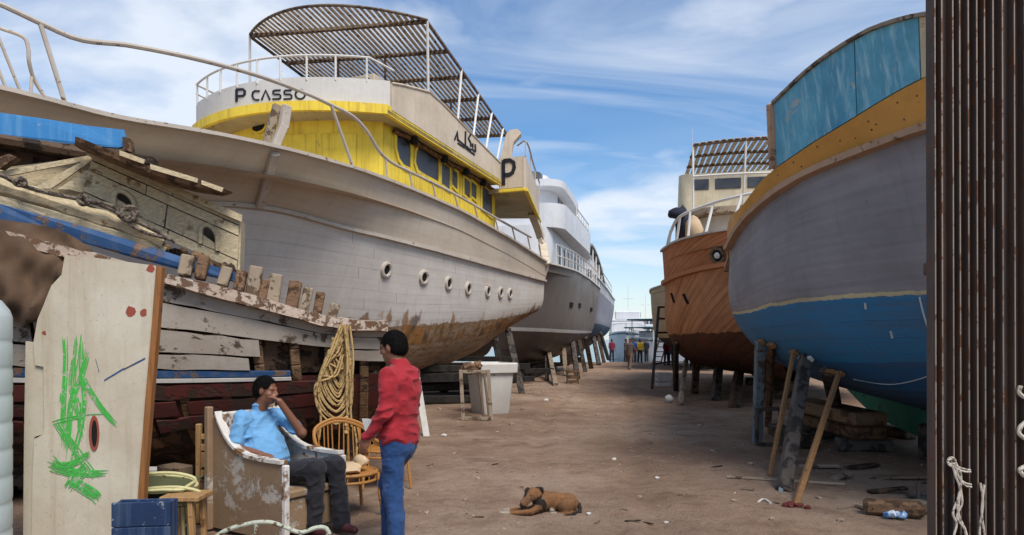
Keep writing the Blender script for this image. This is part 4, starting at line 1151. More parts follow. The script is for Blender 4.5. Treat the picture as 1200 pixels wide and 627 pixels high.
railing(GH, 3.5, 15, shs(GH), shz(GH), .9, 0, gy, 14)
railing(GH, 8.5, 12.5, lambda s: 2.1, lambda s: 7.28 - .04 * (s - 8.5), .75, 0, gy, 6)

TH = Hull((2.6, 44.5), (6.2, 61), [(3.6, 44.4), (4.5, 44.8), (4.95, 45.7), (5.85, 49), (7.05, 54), (8.45, 60)],
    [dict(frac=[(0, 1), (1, 1)], trace=[(685, 310), (692, 317), (700, 325), (711, 338), (720, 352)], z=[(0, 6.2), (1, 5)]),
     dict(s0=.7, frac=[(0, .5), (.2, .85), (1, .95)], z=[(0, 4), (.5, 3.8), (1, 3.7)]),
     dict(s0=1.4, frac=[(0, .2), (.2, .6), (.5, .85), (1, .8)], z=[(0, 2.6), (.5, 2.5), (1, 2.4)]),
     dict(s0=2, frac=[(0, .1), (.3, .4), (1, .4)], z=[(0, 1.4), (.5, 1.2), (1, 1.6)]),
     dict(s0=2.4, frac=[(0, 0), (1, 0)], add=[(0, .08), (1, .08)], z=[(0, .7), (.5, .6), (1, 1.2)])], N=24)
ty = thing('motor_yacht', 'slate-grey yacht with arched canopy, the farthest hauled-out one on the left', 'yacht', (*(TH.bow + TH.ax * 8)[:2], 0))
M_thull = hullpaint('slate_hull_paint', [(0, S_((196, 196, 200))), (.35, S_((138, 138, 148))), (1.75, S_((40, 62, 86))), (2.3, S_((70, 54, 48)))], gr=.25, rag=.02, grime=S_((100, 98, 104)))
TH.band('hull', M_thull, ty, 0, 4); TH.transom('transom', M_thull, ty, 0, 4); TH.deck('deck', M_white, ty, .3); TH.rail('cap_rail', M_steelw, ty, 0, .14, .1)
rhouse('cabin', TH, 1.5, 11, 2.0, 5.4, 7.1, M_gw, ty, .9)
for k, t in enumerate(np.linspace(-1, 1, 9)):
    pass
mb = MB(); g = np.array([[TH.bow + TH.ax * s + TH.pr * b + V(0, 0, 8.0 - .04 * s * s * .5 - .08 * b * b) for b in np.linspace(-2.3, 2.3, 9)] for s in np.linspace(.5, 10, 9)])
mb.slab(g, (0, 0, 1), .12); mb.build('canopy', dirty('grey_canopy', S_((150, 150, 152)), gr=.3), ty)
for s in np.linspace(1.5, 9.5, 5):
    mb = MB(); z = 8.0 - .02 * s * s; mb.tube([TH.bow + TH.ax * s + TH.pr * b + V(0, 0, z - .08 * b * b - .14) for b in np.linspace(-2.3, 2.3, 9)], .06, 5); mb.build('canopy_rib', M_beam, ty)
    mb = MB(); mb.cyl(TH.bow + TH.ax * s + TH.pr * 2.2 + V(0, 0, 5.3), TH.bow + TH.ax * s + TH.pr * 2.2 + V(0, 0, z - .5), .05, n=6); mb.build('canopy_post', M_steelw, ty)
railing(TH, 2, 15, shs(TH), shz(TH), .9, 0, ty, 10)

CH = Hull((10.6, 37), (12.6, 52), [(9.7, 37.2), (8.9, 38.2), (8.25, 40), (7.95, 41.4), (8.6, 44.6), (10.2, 51)],
    [dict(frac=[(0, 1), (1, 1)], z=[(0, 5.0), (.3, 4.55), (1, 4.4)]), dict(s0=.6, frac=[(0, .8), (.3, .96), (1, .95)], z=[(0, 3), (1, 3)]),
     dict(s0=1, frac=[(0, .5), (.3, .88), (1, .8)], z=[(0, 1.9), (1, 1.9)]), dict(s0=1.6, frac=[(0, .2), (.3, .5), (1, .5)], z=[(0, 1), (1, 1.2)]),
     dict(s0=2, frac=[(0, 0), (1, 0)], add=[(0, .08), (1, .08)], z=[(0, .6), (.8, .6), (1, 1.2)])], N=24)
cb_ = thing('wooden_boat', 'cream-hulled boat mostly hidden behind the orange-brown boat', 'boat', (*(CH.bow + CH.ax * 7)[:2], 0))
M_chull = hullpaint('cream_hull_paint', [(0, S_((206, 190, 156))), (2.1, S_((60, 48, 42)))], gr=.3, seams=.2)
CH.band('hull', M_chull, cb_, 0, 4); CH.transom('transom', M_chull, cb_, 0, 4); CH.deck('deck', M_dkwood, cb_, .3); CH.rail('cap_rail', M_rail, cb_, 0, .14, .1)
rhouse('cabin', CH, 4, 12, 1.8, 4.2, 5.6, M_white, cb_, .9)

DH = Hull((-16.5, 20), (-3.5, 47), [(-13.5, 20.5), (-11, 23.5), (-8.5, 28), (-5, 35.5), (-1.2, 45)],
    [dict(frac=[(0, 1), (1, 1)], z=[(0, 4.6), (.4, 4.1), (1, 4.2)]), dict(s0=.6, frac=[(0, .8), (.3, .96), (1, .95)], z=[(0, 2.6), (1, 2.6)]),
     dict(s0=1, frac=[(0, .5), (.3, .9), (1, .85)], z=[(0, 1.3), (1, 1.3)]), dict(s0=1.6, frac=[(0, .2), (.3, .6), (1, .6)], z=[(0, .5), (1, .6)]),
     dict(s0=2, frac=[(0, 0), (1, 0)], add=[(0, .1), (1, .1)], z=[(0, .28), (.8, .28), (1, .6)])], N=24)
db_ = thing('wooden_boat', 'dark hull added behind the big yacht to stand for deep shade', 'boat', (*(DH.bow + DH.ax * 12)[:2], 0))  # added hull, darkens the bright gap under the big yacht
M_dhull = hullpaint('shade_fill_hull_paint', [(0, S_((120, 112, 104))), (1.0, S_((54, 44, 40)))], gr=.4, seams=.2)
DH.band('hull', M_dhull, db_, 0, 4); DH.transom('transom', M_dhull, db_, 0, 4); DH.deck('deck', M_dkwood, db_, .3)
mb = MB(); mb.beam(DH.bow + DH.ax * 3 + V(0, 0, .14), DH.bow + DH.ax * 27 + V(0, 0, .14), .2, .28); mb.build('keel', M_dkwood, db_)

# ------------------------------------------------------------------ boats afloat beyond the shore
def small_yacht(bow, stern, beam, z, label, tiers, hullc, canopy=None, name='moored_yacht'):
    bow = V(*bow); stern = V(*stern); ax = nrm(V(*(stern - bow), 0)[:2]) if False else nrm(stern - bow); n = V(-ax[1], ax[0]); L = np.linalg.norm(stern - bow)
    t = thing(name, label, 'boat', (*((bow + stern) / 2), -.35), 'boats moored beyond the shore')
    us = np.linspace(0, 1, 16); hb = beam / 2 * np.minimum(1, np.sqrt(us * 3.2)); rows = []
    for sgn in (1, -1):
        rows = []
        for k, (f, zz) in enumerate(((1, z), (.99, z * .5), (.93, -.3), (.3, -.8))):
            rows.append([V(*(bow + ax * (L * (u * (1 - .04 * k) + .04 * k)) + n * sgn * h * f), zz + .35 * (1 - u) ** 2 * (k == 0)) for u, h in zip(us, hb)])
        g = np.array(rows); e = np.cross(g[1, 8] - g[0, 8], g[0, 9] - g[0, 8])
        if sgn == 1: mbh = MB()
        mbh.grid(g, flip=np.dot(e[:2], n * sgn) < 0)
        if sgn == 1: d0 = g[0]
        else: d1 = g[0]
    hull = mbh.build('hull', hullc, t, 40)
    mb = MB(); mb.grid(np.array([d0 - V(0, 0, .1), d1 - V(0, 0, .1)])); mb.build('deck', M_white, t)
    mb = MB(); e0, e1 = d0[-1], d1[-1]; mb.slab(np.array([[e0, V(e0[0], e0[1], -.6)], [e1, V(e1[0], e1[1], -.6)]]), V(*ax, 0), .05); mb.build('transom', hullc, t)
    for sg in (1, -1):
        mb = MB(); edge = [V(*(bow + ax * (L * u) + n * sg * h_ * 1.0), z + .35 * (1 - u) ** 2) for u, h_ in zip(us, hb)]
        mb.tube([p + V(0, 0, .75) for p in edge], .03, 5)
        for p in edge[::2]: mb.cyl(p, p + V(0, 0, .75), .025, n=5)
        mb.build('railing', M_steelw, t)
        mb = MB(); mb.tube([V(*(bow + ax * (L * u) + n * sg * h_ * .995), z - .22 + .35 * (1 - u) ** 2) for u, h_ in zip(us, hb)], .05, 5); mb.build('rubbing_band', plain('band_%d' % int(rng.random() * 1e6), S_((50, 70, 96)), .6), t)
        for u in (.35, .45, .55, .65, .75):
            p = V(*(bow + ax * (L * u) + n * sg * beam / 2 * 1.0), z * .55); mb = MB(); mb.lathe(p, [(0, .03), (.16, .03), (.18, -.02)], 10, V(*(n * sg), 0)); mb.build('porthole', M_hole, hull)
    mb = MB(); p = V(*(bow + ax * L * .5), z); mb.cyl(p, p + V(0, 0, 5.2), .05, .02, n=6); mb.cyl(p + V(-.6, 0, 3.9), p + V(.6, 0, 3.9), .03, n=5); mb.build('mast', M_steelw, t)
    A = np.array([V(*ax, 0), V(*n, 0), V(0, 0, 1)])
    for s0, s1, w, z0, z1, kind in tiers:
        c = V(*(bow + ax * L * (s0 + s1) / 2), (z0 + z1) / 2); mb = MB(); mb.cbox(c, A, (L * (s1 - s0) / 2, w / 2, (z1 - z0) / 2), min(.12, (z1 - z0) * .3))
        o = mb.build('cabin' if kind == 'c' else 'roof', M_gw if kind != 'b' else plain('teal_canopy_%d' % int(rng.random() * 1e4), S_((40, 78, 88)), .7), t)
        if kind == 'c':
            for k in range(4):
                for sg in (1, -1):
                    mb = MB(); mb.cbox(c + V(*(ax * L * (s1 - s0) * (k - 1.5) * .22), 0) + V(*(n * sg * (w / 2 + .005)), (z1 - z0) * .1), A, (L * (s1 - s0) * .085, .012, (z1 - z0) * .25), .004); mb.build('window', M_glass, o)
        else:
            for sg in (1, -1):
                for f in (.08, .92):
                    p = V(*(bow + ax * L * (s0 + (s1 - s0) * f) + n * sg * w * .46), 0); mb = MB(); mb.cyl(V(p[0], p[1], z - .1), V(p[0], p[1], z0), .04, n=5); mb.build('roof_post', M_steelw, t)
    return t
M_fw = plain('distant_white_hull', S_((212, 214, 216)), .5); M_fg = plain('distant_grey_hull', S_((150, 152, 158)), .5)
small_yacht((11.0, 70), (13.8, 85), 3.8, 2.2, 'white two-decked motor boat afloat behind the person in maroon', [(.3, .85, 3.4, 2.1, 3.6, 'c'), (.3, .95, 3.9, 3.6, 3.75, 'r'), (.35, .65, 2.6, 3.75, 4.7, 'c')], M_fw)
small_yacht((10.8, 64.5), (17.5, 71), 3.6, 1.6, 'low grey-sided boat afloat with twin flat awnings, right of centre', [(.25, .75, 2.4, 1.4, 2.5, 'c'), (.05, .98, 2.9, 2.72, 2.84, 'b'), (.1, .98, 2.9, 3.45, 3.57, 'b')], M_fg)
small_yacht((13.0, 88), (20.5, 94), 4.4, 2.2, 'white boat afloat behind the low grey-sided one', [(.25, .8, 3.2, 2.0, 3.3, 'c'), (.3, .7, 2.6, 3.3, 4.2, 'c')], M_fw)
# ------------------------------------------------------------------ derelict wooden boat at the left
M_wwhite = dirty('flaking_white_plank', S_((160, 152, 142)), S_((86, 68, 54)), wear=.56, wsc=4.5, gr=.6, grime=S_((128, 112, 98)), speck=.9, bump=.5, streak=.2, streak_col=S_((120, 100, 84)))
M_wcream = dirty('flaking_cream_plank', S_((208, 192, 158)), S_((134, 104, 70)), wear=.60, wsc=4, gr=.4, grime=S_((150, 124, 86)), speck=.7, bump=.5, grain=0)
M_wred = dirty('peeling_maroon_paint', S_((84, 36, 31)), S_((66, 48, 40)), wear=.48, wsc=3.0, gr=.5, grime=S_((46, 26, 22)), speck=.6, bump=.7)
M_wblue = dirty('peeling_royal_blue_paint', S_((42, 80, 126)), S_((128, 102, 82)), wear=.54, wsc=6, gr=.5, grime=S_((28, 48, 78)), speck=.5, streak=.2, streak_col=S_((110, 120, 130)), bump=.5)
M_sky = dirty('chalky_sky_blue_paint', S_((52, 126, 186)), S_((190, 205, 215)), wear=.68, wsc=5, gr=.3, grime=S_((44, 104, 160)), speck=.3, streak=.3, streak_col=S_((120, 165, 195)))
M_crust = dirty('crusted_white_timber', S_((190, 172, 156)), S_((116, 84, 62)), wear=.50, wsc=9, gr=.5, grime=S_((120, 92, 72)), bump=.9, speck=1)
M_oldwood = dirty('old_brown_timber', S_((132, 100, 72)), S_((76, 54, 38)), wear=.52, wsc=6, gr=.5, grain=0, bump=.8)
M_rot = dirty('rotten_dark_timber', S_((84, 60, 42)), S_((40, 28, 20)), wear=.48, wsc=5, gr=.6, bump=.9)
WH = Hull((-7.6, 7.35), (-1.62, 8.95),
    [(-6.9, 6.75), (-5.65, 6.42), (-4.76, 6.75), (-4.12, 7.0), (-3.5, 7.25), (-2.68, 7.6), (-1.86, 8.0)],
    [dict(frac=[(0, 1), (1, 1)], trace=[(-150, 262), (0, 276), (100, 302), (190, 326), (300, 354), (402, 384)], z=[(0, 3.0)]),
     dict(s0=.3, frac=[(0, .8), (.5, .94), (1, .86)], z=[(0, 1.55), (.4, 1.38), (.7, 1.33), (1, 1.32)]),
     dict(s0=.6, frac=[(0, .5), (.5, .66), (1, .5)], z=[(0, .9), (.5, .62), (1, .75)]),
     dict(s0=.9, frac=[(0, 0), (1, 0)], add=[(0, .1), (1, .1)], z=[(0, .35), (.5, .22), (1, .35)])], N=40)
wr = thing('derelict_boat', 'derelict wooden boat with broken cream cabin, white planks and maroon bottom at the left', 'boat', (-4.2, 8.0, 0))
lin = WH.band('hull_lining', M_rot, wr, 0, 1.05, out=-.14); WH.band('bottom_lining', M_wred, wr, 1.05, 1.72, out=-.05); WH.band('keel_lining', M_rot, wr, 1.72, 3, out=-.06)
# strakes: white above the stripe, maroon below; some broken away
i1w = 39
def strake(k, v0, v1, mat, cuts, seed, jag=.06, warp=.015):
    for a, b in cuts:
        WH.planks(mat, lin, v0, v1, 1, 1, a, b, proud=.003, gap=.010, seed=seed, th=.035, warp=warp, jag=jag)
strake(0, .02, .24, M_wwhite, [(2, 17.6), (17.8, 39)], 1)
strake(1, .24, .50, M_wwhite, [(2, 21), (21.2, 38.6)], 2)
strake(2, .50, .75, M_wwhite, [(2, 19), (19.2, 31.3), (36.6, 39)], 3, .12)
strake(3, .75, .94, M_wwhite, [(2, 16), (16.2, 30.6)], 4, .12)
strake(4, .945, 1.03, M_wblue, [(2, 33)], 5, .05)
strake(5, 1.04, 1.09, M_white, [(2, 33)], 6, .05)
for k in range(3):
    v0 = 1.10 + k * .23
    e = [37, 35, 36, 33, 34, 30][k]
    strake(6 + k, v0, v0 + .225, M_wred, [(2, 12 + k * 2.5), (12.2 + k * 2.5, 21 + (k * 5) % 7), (21.6 + (k * 5) % 7, e)], 10 + k, .16, .05)
for i in (24, 26.5, 29, 31.2, 33.4, 35.5, 37.6):           # frames seen through the gaps
    pts = [WH.at(i, v, 1, -.07) for v in np.linspace(.05, 2.2, 9)]; mb = MB()
    for a, b in zip(pts[:-1], pts[1:]): mb.beam(a, b, .09, .10, up=WH.ax)
    mb.build('frame_timber', M_oldwood, wr)
WH.transom('stern_board', M_rot, wr, 0.1, 3); WH.deck('deck', M_rot, wr, .18)
WH.rail('cap_timber', M_crust, wr, 0, .17, .14, out=.03, jag=.16)
mb = MB()
for i in range(2, 39): 
    a = WH.bow + WH.ax * WH.L[3, i, 0] + V(0, 0, WH.L[3, i, 2] - .1); 
    if i == 2: a0 = a
mb.beam(a0 - V(0, 0, .06), a - V(0, 0, .1), .16, .26); mb.build('keel', M_rot, wr)
def Yw(px): return 6.667 + px / 300.0
def Wp(px, py, off=0.0): return P(px, py, Yw(px) + off)
NW = nrm(V(.266, -.964, 0))
def board(name, quad, mat, off=0.0, th=.035, parent=None, proud=0.0, hole=None):
    pts = [Wp(x, y, off) + NW * proud for x, y in quad]
    mb = MB(); mb.poly(pts, NW, th); return mb.build(name, mat, parent or wr, 0)
# head timbers along the cap
for k, (x, y, h_, w_) in enumerate(((218, 318, 18, 14), (236, 322, 22, 12), (262, 330, 16, 12), (281, 337, 19, 12), (297, 343, 30, 15), (308, 347, 18, 10), (321, 350, 28, 15), (343, 357, 27, 15), (357, 361, 23, 12), (373, 365, 22, 11), (389, 371, 14, 12))):
    a = Wp(x - 2, y, .02); b = Wp(x + 3 + (k % 3), y - h_, .04); mb = MB(); mb.beam(a - V(0, 0, .05), b, w_ / 110, .13, up=NW)
    mb.build('head_timber', M_oldwood if k % 2 else M_greyw, wr)
# blue rail board, coaming boards
board('rail_board', [(-60, 222), (0, 239), (80, 260), (150, 281), (220, 303), (287, 322), (283, 332), (215, 317), (150, 300), (80, 279), (0, 257), (-60, 240)], M_wblue, .10, .05)
board('coaming_board', [(-60, 211), (0, 229), (75, 250), (150, 274), (196, 290), (190, 299), (150, 282), (75, 260), (0, 240), (-60, 222)], M_wcream, .16, .05)
mb = MB(); mb.tube(crom([Wp(x, y, .2) for x, y in ((-60, 202), (0, 218), (60, 236), (110, 254), (150, 266), (192, 284))], 24), [.085 + .012 * math.sin(k * 1.7) for k in range(24)], 8); mb.build('coaming_log', M_wcream, wr)
# cabin side planks with two arched openings
def lerp2(a, b, t): return (a[0] + (b[0] - a[0]) * t, a[1] + (b[1] - a[1]) * t)
def cabpt(t, f):
    """t along the cabin (0 apex .. 1 after end), f down its side"""
    top = lerp2((108, 178), (281, 254), t); bot = lerp2((95, 236), (278, 318), t); return lerp2(top, bot, f)
M_cab = M_wcream
rows = [0, .16, .36, .80, 1.0]
def arch(cx_, cy_, w, h, k=12, slant=.42):
    o = [(cx_ - w, cy_ + h - w * slant)] + [(cx_ - w * math.cos(R(a)), cy_ - h * math.sin(R(a)) * .95 - 0 + w * slant * -math.cos(R(a))) for a in np.linspace(0, 180, k)] + [(cx_ + w, cy_ + h + w * slant)]
    return o
holes = [arch(146, 236, 12, 11), arch(245, 277, 10, 13)]
for k in range(4):
    f0, f1 = rows[k] + .012, rows[k + 1] - .012
    if k != 2:
        spl = [0, .55, 1] if k in (0, 3) else [0, .38, 1]
        for a, b in zip(spl[:-1], spl[1:]):
            board('plank', [cabpt(a + .004, f0), cabpt((a + b) / 2, f0), cabpt(b - .004, f0), cabpt(b - .004, f1), cabpt(a + .004, f1)], M_cab, .55, .03)
    else:                    # the wide strake carries the openings: keyhole outlines
        for (a, b), hl in zip(((0, .52), (.53, 1)), holes):
            out = [cabpt(a, f0), cabpt(b, f0), cabpt(b, f1), cabpt(a, f1)]
            start = cabpt((a + b) / 2, f0)
            hc = np.mean(hl, 0); kx = min(hl, key=lambda q: (q[0] - hc[0])**2 * 9 + (q[1] - (hc[1] - 30))**2)
            j = hl.index(kx); loop = hl[j:] + hl[:j] + [hl[j]]
            sx = (kx[0], start[1] + (kx[0] - start[0]) * .44)
            outl = [out[0], sx] + loop[::-1] + [(sx[0] + .05, sx[1])] + [out[1], out[2], out[3]]
            # orient the hole against the outline
            board('plank', outl, M_cab, .55, .03)
for hl in holes:
    hl2 = [(x, y) for x, y in hl]
    mb = MB(); mb.tube(crom([Wp(x, y, .55) + NW * .015 for x, y in hl2], 30), .028, 6); mb.build('opening_trim', M_wcream, wr)
board('cabin_dark_sheet', [cabpt(0, .05), cabpt(1, .05), cabpt(1, .98), cabpt(0, .98)], M_hole, .85, .05)  # near-black sheet stands for the shade inside the cabin
board('cabin_end', [(280, 255), (283, 256), (281, 318), (278, 318)], M_wcream, .6, .5)
# broken front of the cabin: diagonal boards
board('front_lining', [(-70, 212), (0, 199), (108, 182), (112, 245), (0, 225), (-70, 205)], M_wcream, .72, .03)
for q in ([(38, 221), (96, 189), (109, 187), (60, 221)], [(66, 222), (106, 197), (126, 196), (84, 222)], [(82, 222), (122, 199), (130, 205), (96, 226)], [(-10, 203), (20, 197), (110, 181), (112, 186), (20, 204), (-10, 210)]):
    board('diagonal_board', q, M_wcream, .58, .03)
for q in ([(100, 180), (112, 178), (284, 252), (283, 260), (108, 185)],):
    board('eave_board', q, M_wcream, .50, .06)
# roof: sky-blue panel, dark beam under it, long broken plank
board('blue_panel', [(-80, 122), (0, 132), (50, 139), (100, 147), (145, 152), (147, 160), (144, 172), (138, 173), (90, 169), (50, 166), (0, 157), (-80, 148)], M_sky, .75, .06)
board('roof_beam', [(-80, 147), (0, 157), (60, 166), (110, 172), (180, 184), (178, 192), (100, 185), (0, 168), (-80, 160)], M_rot, .62, .25)
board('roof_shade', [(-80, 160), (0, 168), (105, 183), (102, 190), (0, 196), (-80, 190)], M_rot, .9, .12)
mb = MB(); pl_ = [(88, 160), (95, 162), (150, 185), (190, 200), (230, 212), (262, 221), (272, 225)]
top3 = np.array([Wp(x, y, .22) for x, y in pl_])
ws = [10, 13, 14, 15, 13, 9, 2]
g = np.array([[Wp(x, y, .45), Wp(x, y, .12) , Wp(x + 1, y + w * .55, .14), Wp(x - 1, y + w, .30), Wp(x, y + w * .6, .5), Wp(x, y, .45)] for (x, y), w in zip(pl_, ws)])
mb.grid(g, flip=True); mb.build('roof_plank', M_oldwood, wr, 25)
for q in ([(140, 176), (170, 187), (168, 192), (140, 182)], [(176, 192), (232, 209), (231, 214), (176, 198)], [(236, 211), (262, 220), (260, 225), (236, 216)]):
    board('splinter_board', q, M_wcream, .10, .03)
board('dark_end', [(143, 160), (152, 162), (154, 178), (145, 176)], M_oldwood, .7, .2)
board('loose_beam', [(-20, 192), (10, 180), (20, 184), (0, 197)], M_oldwood, .5, .12)
# knotted old rope along the coaming
M_oldrope = dirty('grey_old_rope', S_((112, 100, 88)), S_((66, 56, 48)), wear=.5, wsc=20, gr=.4, bump=.8)
M_rope = dirty('straw_rope', S_((188, 158, 106)), S_((130, 100, 60)), wear=.55, wsc=20, gr=.4, bump=.7)
rp = thing('old_rope', 'grey knotted old rope lying along the coaming of the derelict boat', 'rope', Wp(90, 240, .05))
mb = MB(); mb.tube(crom([Wp(x, y, .06) for x, y in ((-60, 196), (0, 205), (22, 216), (60, 227), (95, 234), (125, 243), (150, 256), (165, 262), (200, 280), (205, 284))], 80), .022, 6)
mb.tube(crom([Wp(x, y, .05) for x, y in ((95, 237), (120, 238), (135, 244), (160, 268), (200, 281))], 40), .02, 6); mb.build('strand', M_oldrope, rp)
for cx_, cy_, n_, sz in ((24, 214, 4, 7), (150, 250, 7, 12), (97, 235, 3, 7)):
    mb = MB(); q = np.random.RandomState(n_)
    for k in range(n_):
        a0 = q.uniform(0, 6.28); pts = [Wp(cx_ + sz * math.cos(a + a0) * q.uniform(.5, 1.1), cy_ + sz * .7 * math.sin(a + a0) * q.uniform(.5, 1.1), .02 + .05 * q.rand()) for a in np.linspace(0, 6.28, 7)[:-1]]
        mb.tube(crom(pts + [pts[0]], 24), .022, 6)
    mb.build('knot', M_oldrope, rp)
# rubbish on the side deck by the after end of the cabin
for k in range(11):
    x = 196 + k * 8.5 + rng.uniform(-3, 3); y = 293 + (x - 196) * .33; mb = MB()
    mb.blob(Wp(x, y, .18 + rng.uniform(0, .1)), (.06 + rng.random() * .05, .06, .05 + rng.random() * .05), k + 40, .4)
    tag(mb.build('wood_scrap', M_rot if k % 2 else M_oldwood, None, 20), 'small dark wood scrap heaped on the side deck of the derelict boat', 'scrap', 'scraps on the derelict side deck')
# coil of straw-coloured rope over the after end
cr = thing('rope_coil', 'coil of straw-coloured rope hanging from the end of the derelict boat', 'rope', Wp(395, 480, -.1))
q = np.random.RandomState(5)
for k in range(22):
    f_ = k / 21; xl = 391 - 21 * f_ + q.uniform(-1.5, 1.5); xr = 402 + 10 * f_ + q.uniform(-1.5, 1.5); yb = 438 + 58 * f_ + q.uniform(-4, 4); yt = 382 + q.uniform(-2, 3); o = -.16 - .10 * f_ + q.uniform(-.015, .015)
    if k % 5 == 0: yt += 34
    pts = [(404 + q.uniform(-3, 5), yt), (xr, (yt + yb) / 2), (xr - 3, yb - 14), ((xl + xr) / 2 + 2, yb), (xl + 3, yb - 16), (xl, yb - 40), (xl + 12 + q.uniform(0, 8), yt + 14 + q.uniform(0, 20)), (399 + q.uniform(-2, 4), yt)]
    mb = MB(); mb.tube(crom([Wp(x, y, o + .02 * math.sin(i)) for i, (x, y) in enumerate(pts)], 40), .0105, 6); mb.build('loop', M_rope, cr)
for pts in (((404, 383), (407, 420), (406, 460), (407, 490), (408, 527), (406, 545)), ((410, 381), (414, 420), (411, 470), (412, 500)), ((372, 455), (376, 490), (374, 515)), ((415, 500), (418, 520), (417, 548))):
    mb = MB(); mb.tube(crom([Wp(x, y, -.26) for x, y in pts], 24), .012, 6); mb.build('hanging_end', M_rope, cr)
mb = MB()
for k in range(5): mb.blob(Wp(406 + k % 2, 490 + k * 4, -.27), .028, k, .2)
mb.build('knot', M_rope, cr)

# burlap hung over the rail
m, nt, b = mk('brown_burlap'); t = NT(nt); c = t.coord('UV', rnd=False)
wv = t.n('ShaderNodeTexWave', wave_type='BANDS', bands_direction='X'); wv.inputs['Scale'].default_value = 60; t.L(c, wv.inputs['Vector'])
wv2 = t.n('ShaderNodeTexWave', wave_type='BANDS', bands_direction='Y'); wv2.inputs['Scale'].default_value = 60; t.L(c, wv2.inputs['Vector'])
nz = t.noise(t.coord(), 3, 6, .6); wsum = t.math('MULTIPLY', wv.outputs['Fac'], wv2.outputs['Fac'])
t.L(t.mix(t.math('MULTIPLY', wsum, .5), t.ramp(nz, [(.3, S_((72, 54, 40))), (.7, S_((112, 88, 66)))]), S_((60, 44, 32))), b.inputs['Base Color']); b.inputs['Roughness'].default_value = .95
t.L(t.bump(t.math('ADD', wsum, nz), .6, .01), b.inputs['Normal']); M_burlap = m
def burlap():
    nu, nv = 26, 22; topc = [(-40, 246), (0, 257), (40, 262), (80, 274), (108, 292)]; botc = [(-40, 380), (0, 372), (25, 380), (52, 372), (84, 335)]
    tp = crom([Wp(x, y, .03) for x, y in topc], nu); bt = crom([Wp(x, y, -.12) for x, y in botc], nu); g = []; uv = []
    for i in range(nu):
        r_ = []
        for j in range(nv):
            f = j / (nv - 1); p = tp[i] * (1 - f) + bt[i] * f
            p = p + NW * (.045 * math.sin(i * 1.1 + j * .3 + math.sin(j * .7)) * (.3 + f) + .04 * math.sin(i * .4 - j * .55) + .06 * math.sin(math.pi * f)); r_.append(p); uv.append((i / nu, f))
        g.append(r_)
    mb = MB(); mb.slab(np.array(g), NW, .012); return mb.build('burlap_sheet', M_burlap, None, 70, uv + uv)
tag(burlap(), 'brown burlap sheet draped over the blue rail board at the far left', 'sacking')

# ------------------------------------------------------------------ white panel with green spray paint
Yp = 5.9
def Pp(px, py, off=0.0): return P(px, py, Yp + off)
M_panel = dirty('stained_white_panel', S_((196, 189, 172)), S_((150, 84, 62)), wear=.72, wsc=3.2, gr=.55, grime=S_((158, 138, 110)), speck=1.0, streak=.35, streak_col=S_((150, 128, 98)))
pn = thing('painted_panel', 'tall white panel with green spray-paint scrawl leaning at the left', 'panel', (*Pp(105, 640)[:2], 0))
outl = [(76, 299), (110, 302), (150, 307), (186, 312), (180, 380), (174, 450), (168, 530), (160, 642), (37, 642), (38, 560), (40, 515), (52, 508), (51, 430), (41, 428), (39, 402), (44, 374), (50, 360), (60, 335), (72, 322)]
mb = MB(); mb.poly([Pp(*q) for q in outl], (0, -1, 0), .035); sheet = mb.build('sheet', M_panel, pn, 0)
mb = MB(); mb.poly([Pp(x, y, .02) for x, y in ((30, 400), (41, 402), (42, 430), (53, 430), (53, 508), (40, 512), (38, 560), (38, 642), (27, 642), (28, 520))], (0, -1, 0), .03); mb.build('side_strip', M_panel, pn, 0)
M_edgewood = dirty('orange_brown_batten', S_((158, 104, 56)), S_((100, 64, 36)), wear=.6, wsc=6, grain=2)
mb = MB(); mb.poly([Pp(x, y, -.01) for x, y in ((183, 311), (190, 313), (184, 390), (177, 470), (170, 560), (166, 642), (157, 642), (163, 560), (170, 470), (177, 390))], (0, -1, 0), .06); mb.build('edge_batten', M_edgewood, pn, 0)
M_spray = dirty('green_spray_paint', S_((70, 176, 74)), S_((200, 196, 180)), wear=.56, wsc=16, gr=.2, grime=S_((46, 150, 56)), rough=.6)
M_chip = dirty('red_primer_chip', S_((150, 70, 52)), gr=.4)
q = np.random.RandomState(2)
def spray(pts, w, lift):
    """a brushed stroke: bristle lines of different length beside each other, one part"""
    n = 22; mb = MB()
    nb = max(3, int(w * .9))
    for b_ in range(nb):
        o = (b_ + .5) / nb - .5 + q.uniform(-.06, .06); a0, a1 = q.uniform(0, .12), q.uniform(.86, 1.0)
        if q.rand() < .25: a0, a1 = sorted((q.uniform(0, .5), q.uniform(.5, 1)))
        cc = crom([(x + q.uniform(-.4, .4), y, 0) for x, y in pts], n); c = np.array([[np.interp(t, np.linspace(0, 1, n), cc[:, k]) for k in range(2)] for t in np.linspace(a0, a1, n)])
        tn = np.gradient(c, axis=0); tn /= np.linalg.norm(tn, axis=1)[:, None] + 1e-9; nv = np.c_[-tn[:, 1], tn[:, 0]]
        g = []
        for i in range(n):
            ww = w / nb * q.uniform(.55, 1.25) * min(1, (i + 1) / 3) * min(1, (n - i) / 4)
            m_ = c[i] + nv[i] * w * o
            g.append([Pp(*(m_ + nv[i] * ww / 2), -.003 - lift - b_ * .00003), Pp(*(m_ - nv[i] * ww / 2), -.003 - lift - b_ * .00003)])
        mb.slab(np.array(g), (0, -1, 0), .0015)
    mb.build('spray_stroke', M_spray, sheet, 0)
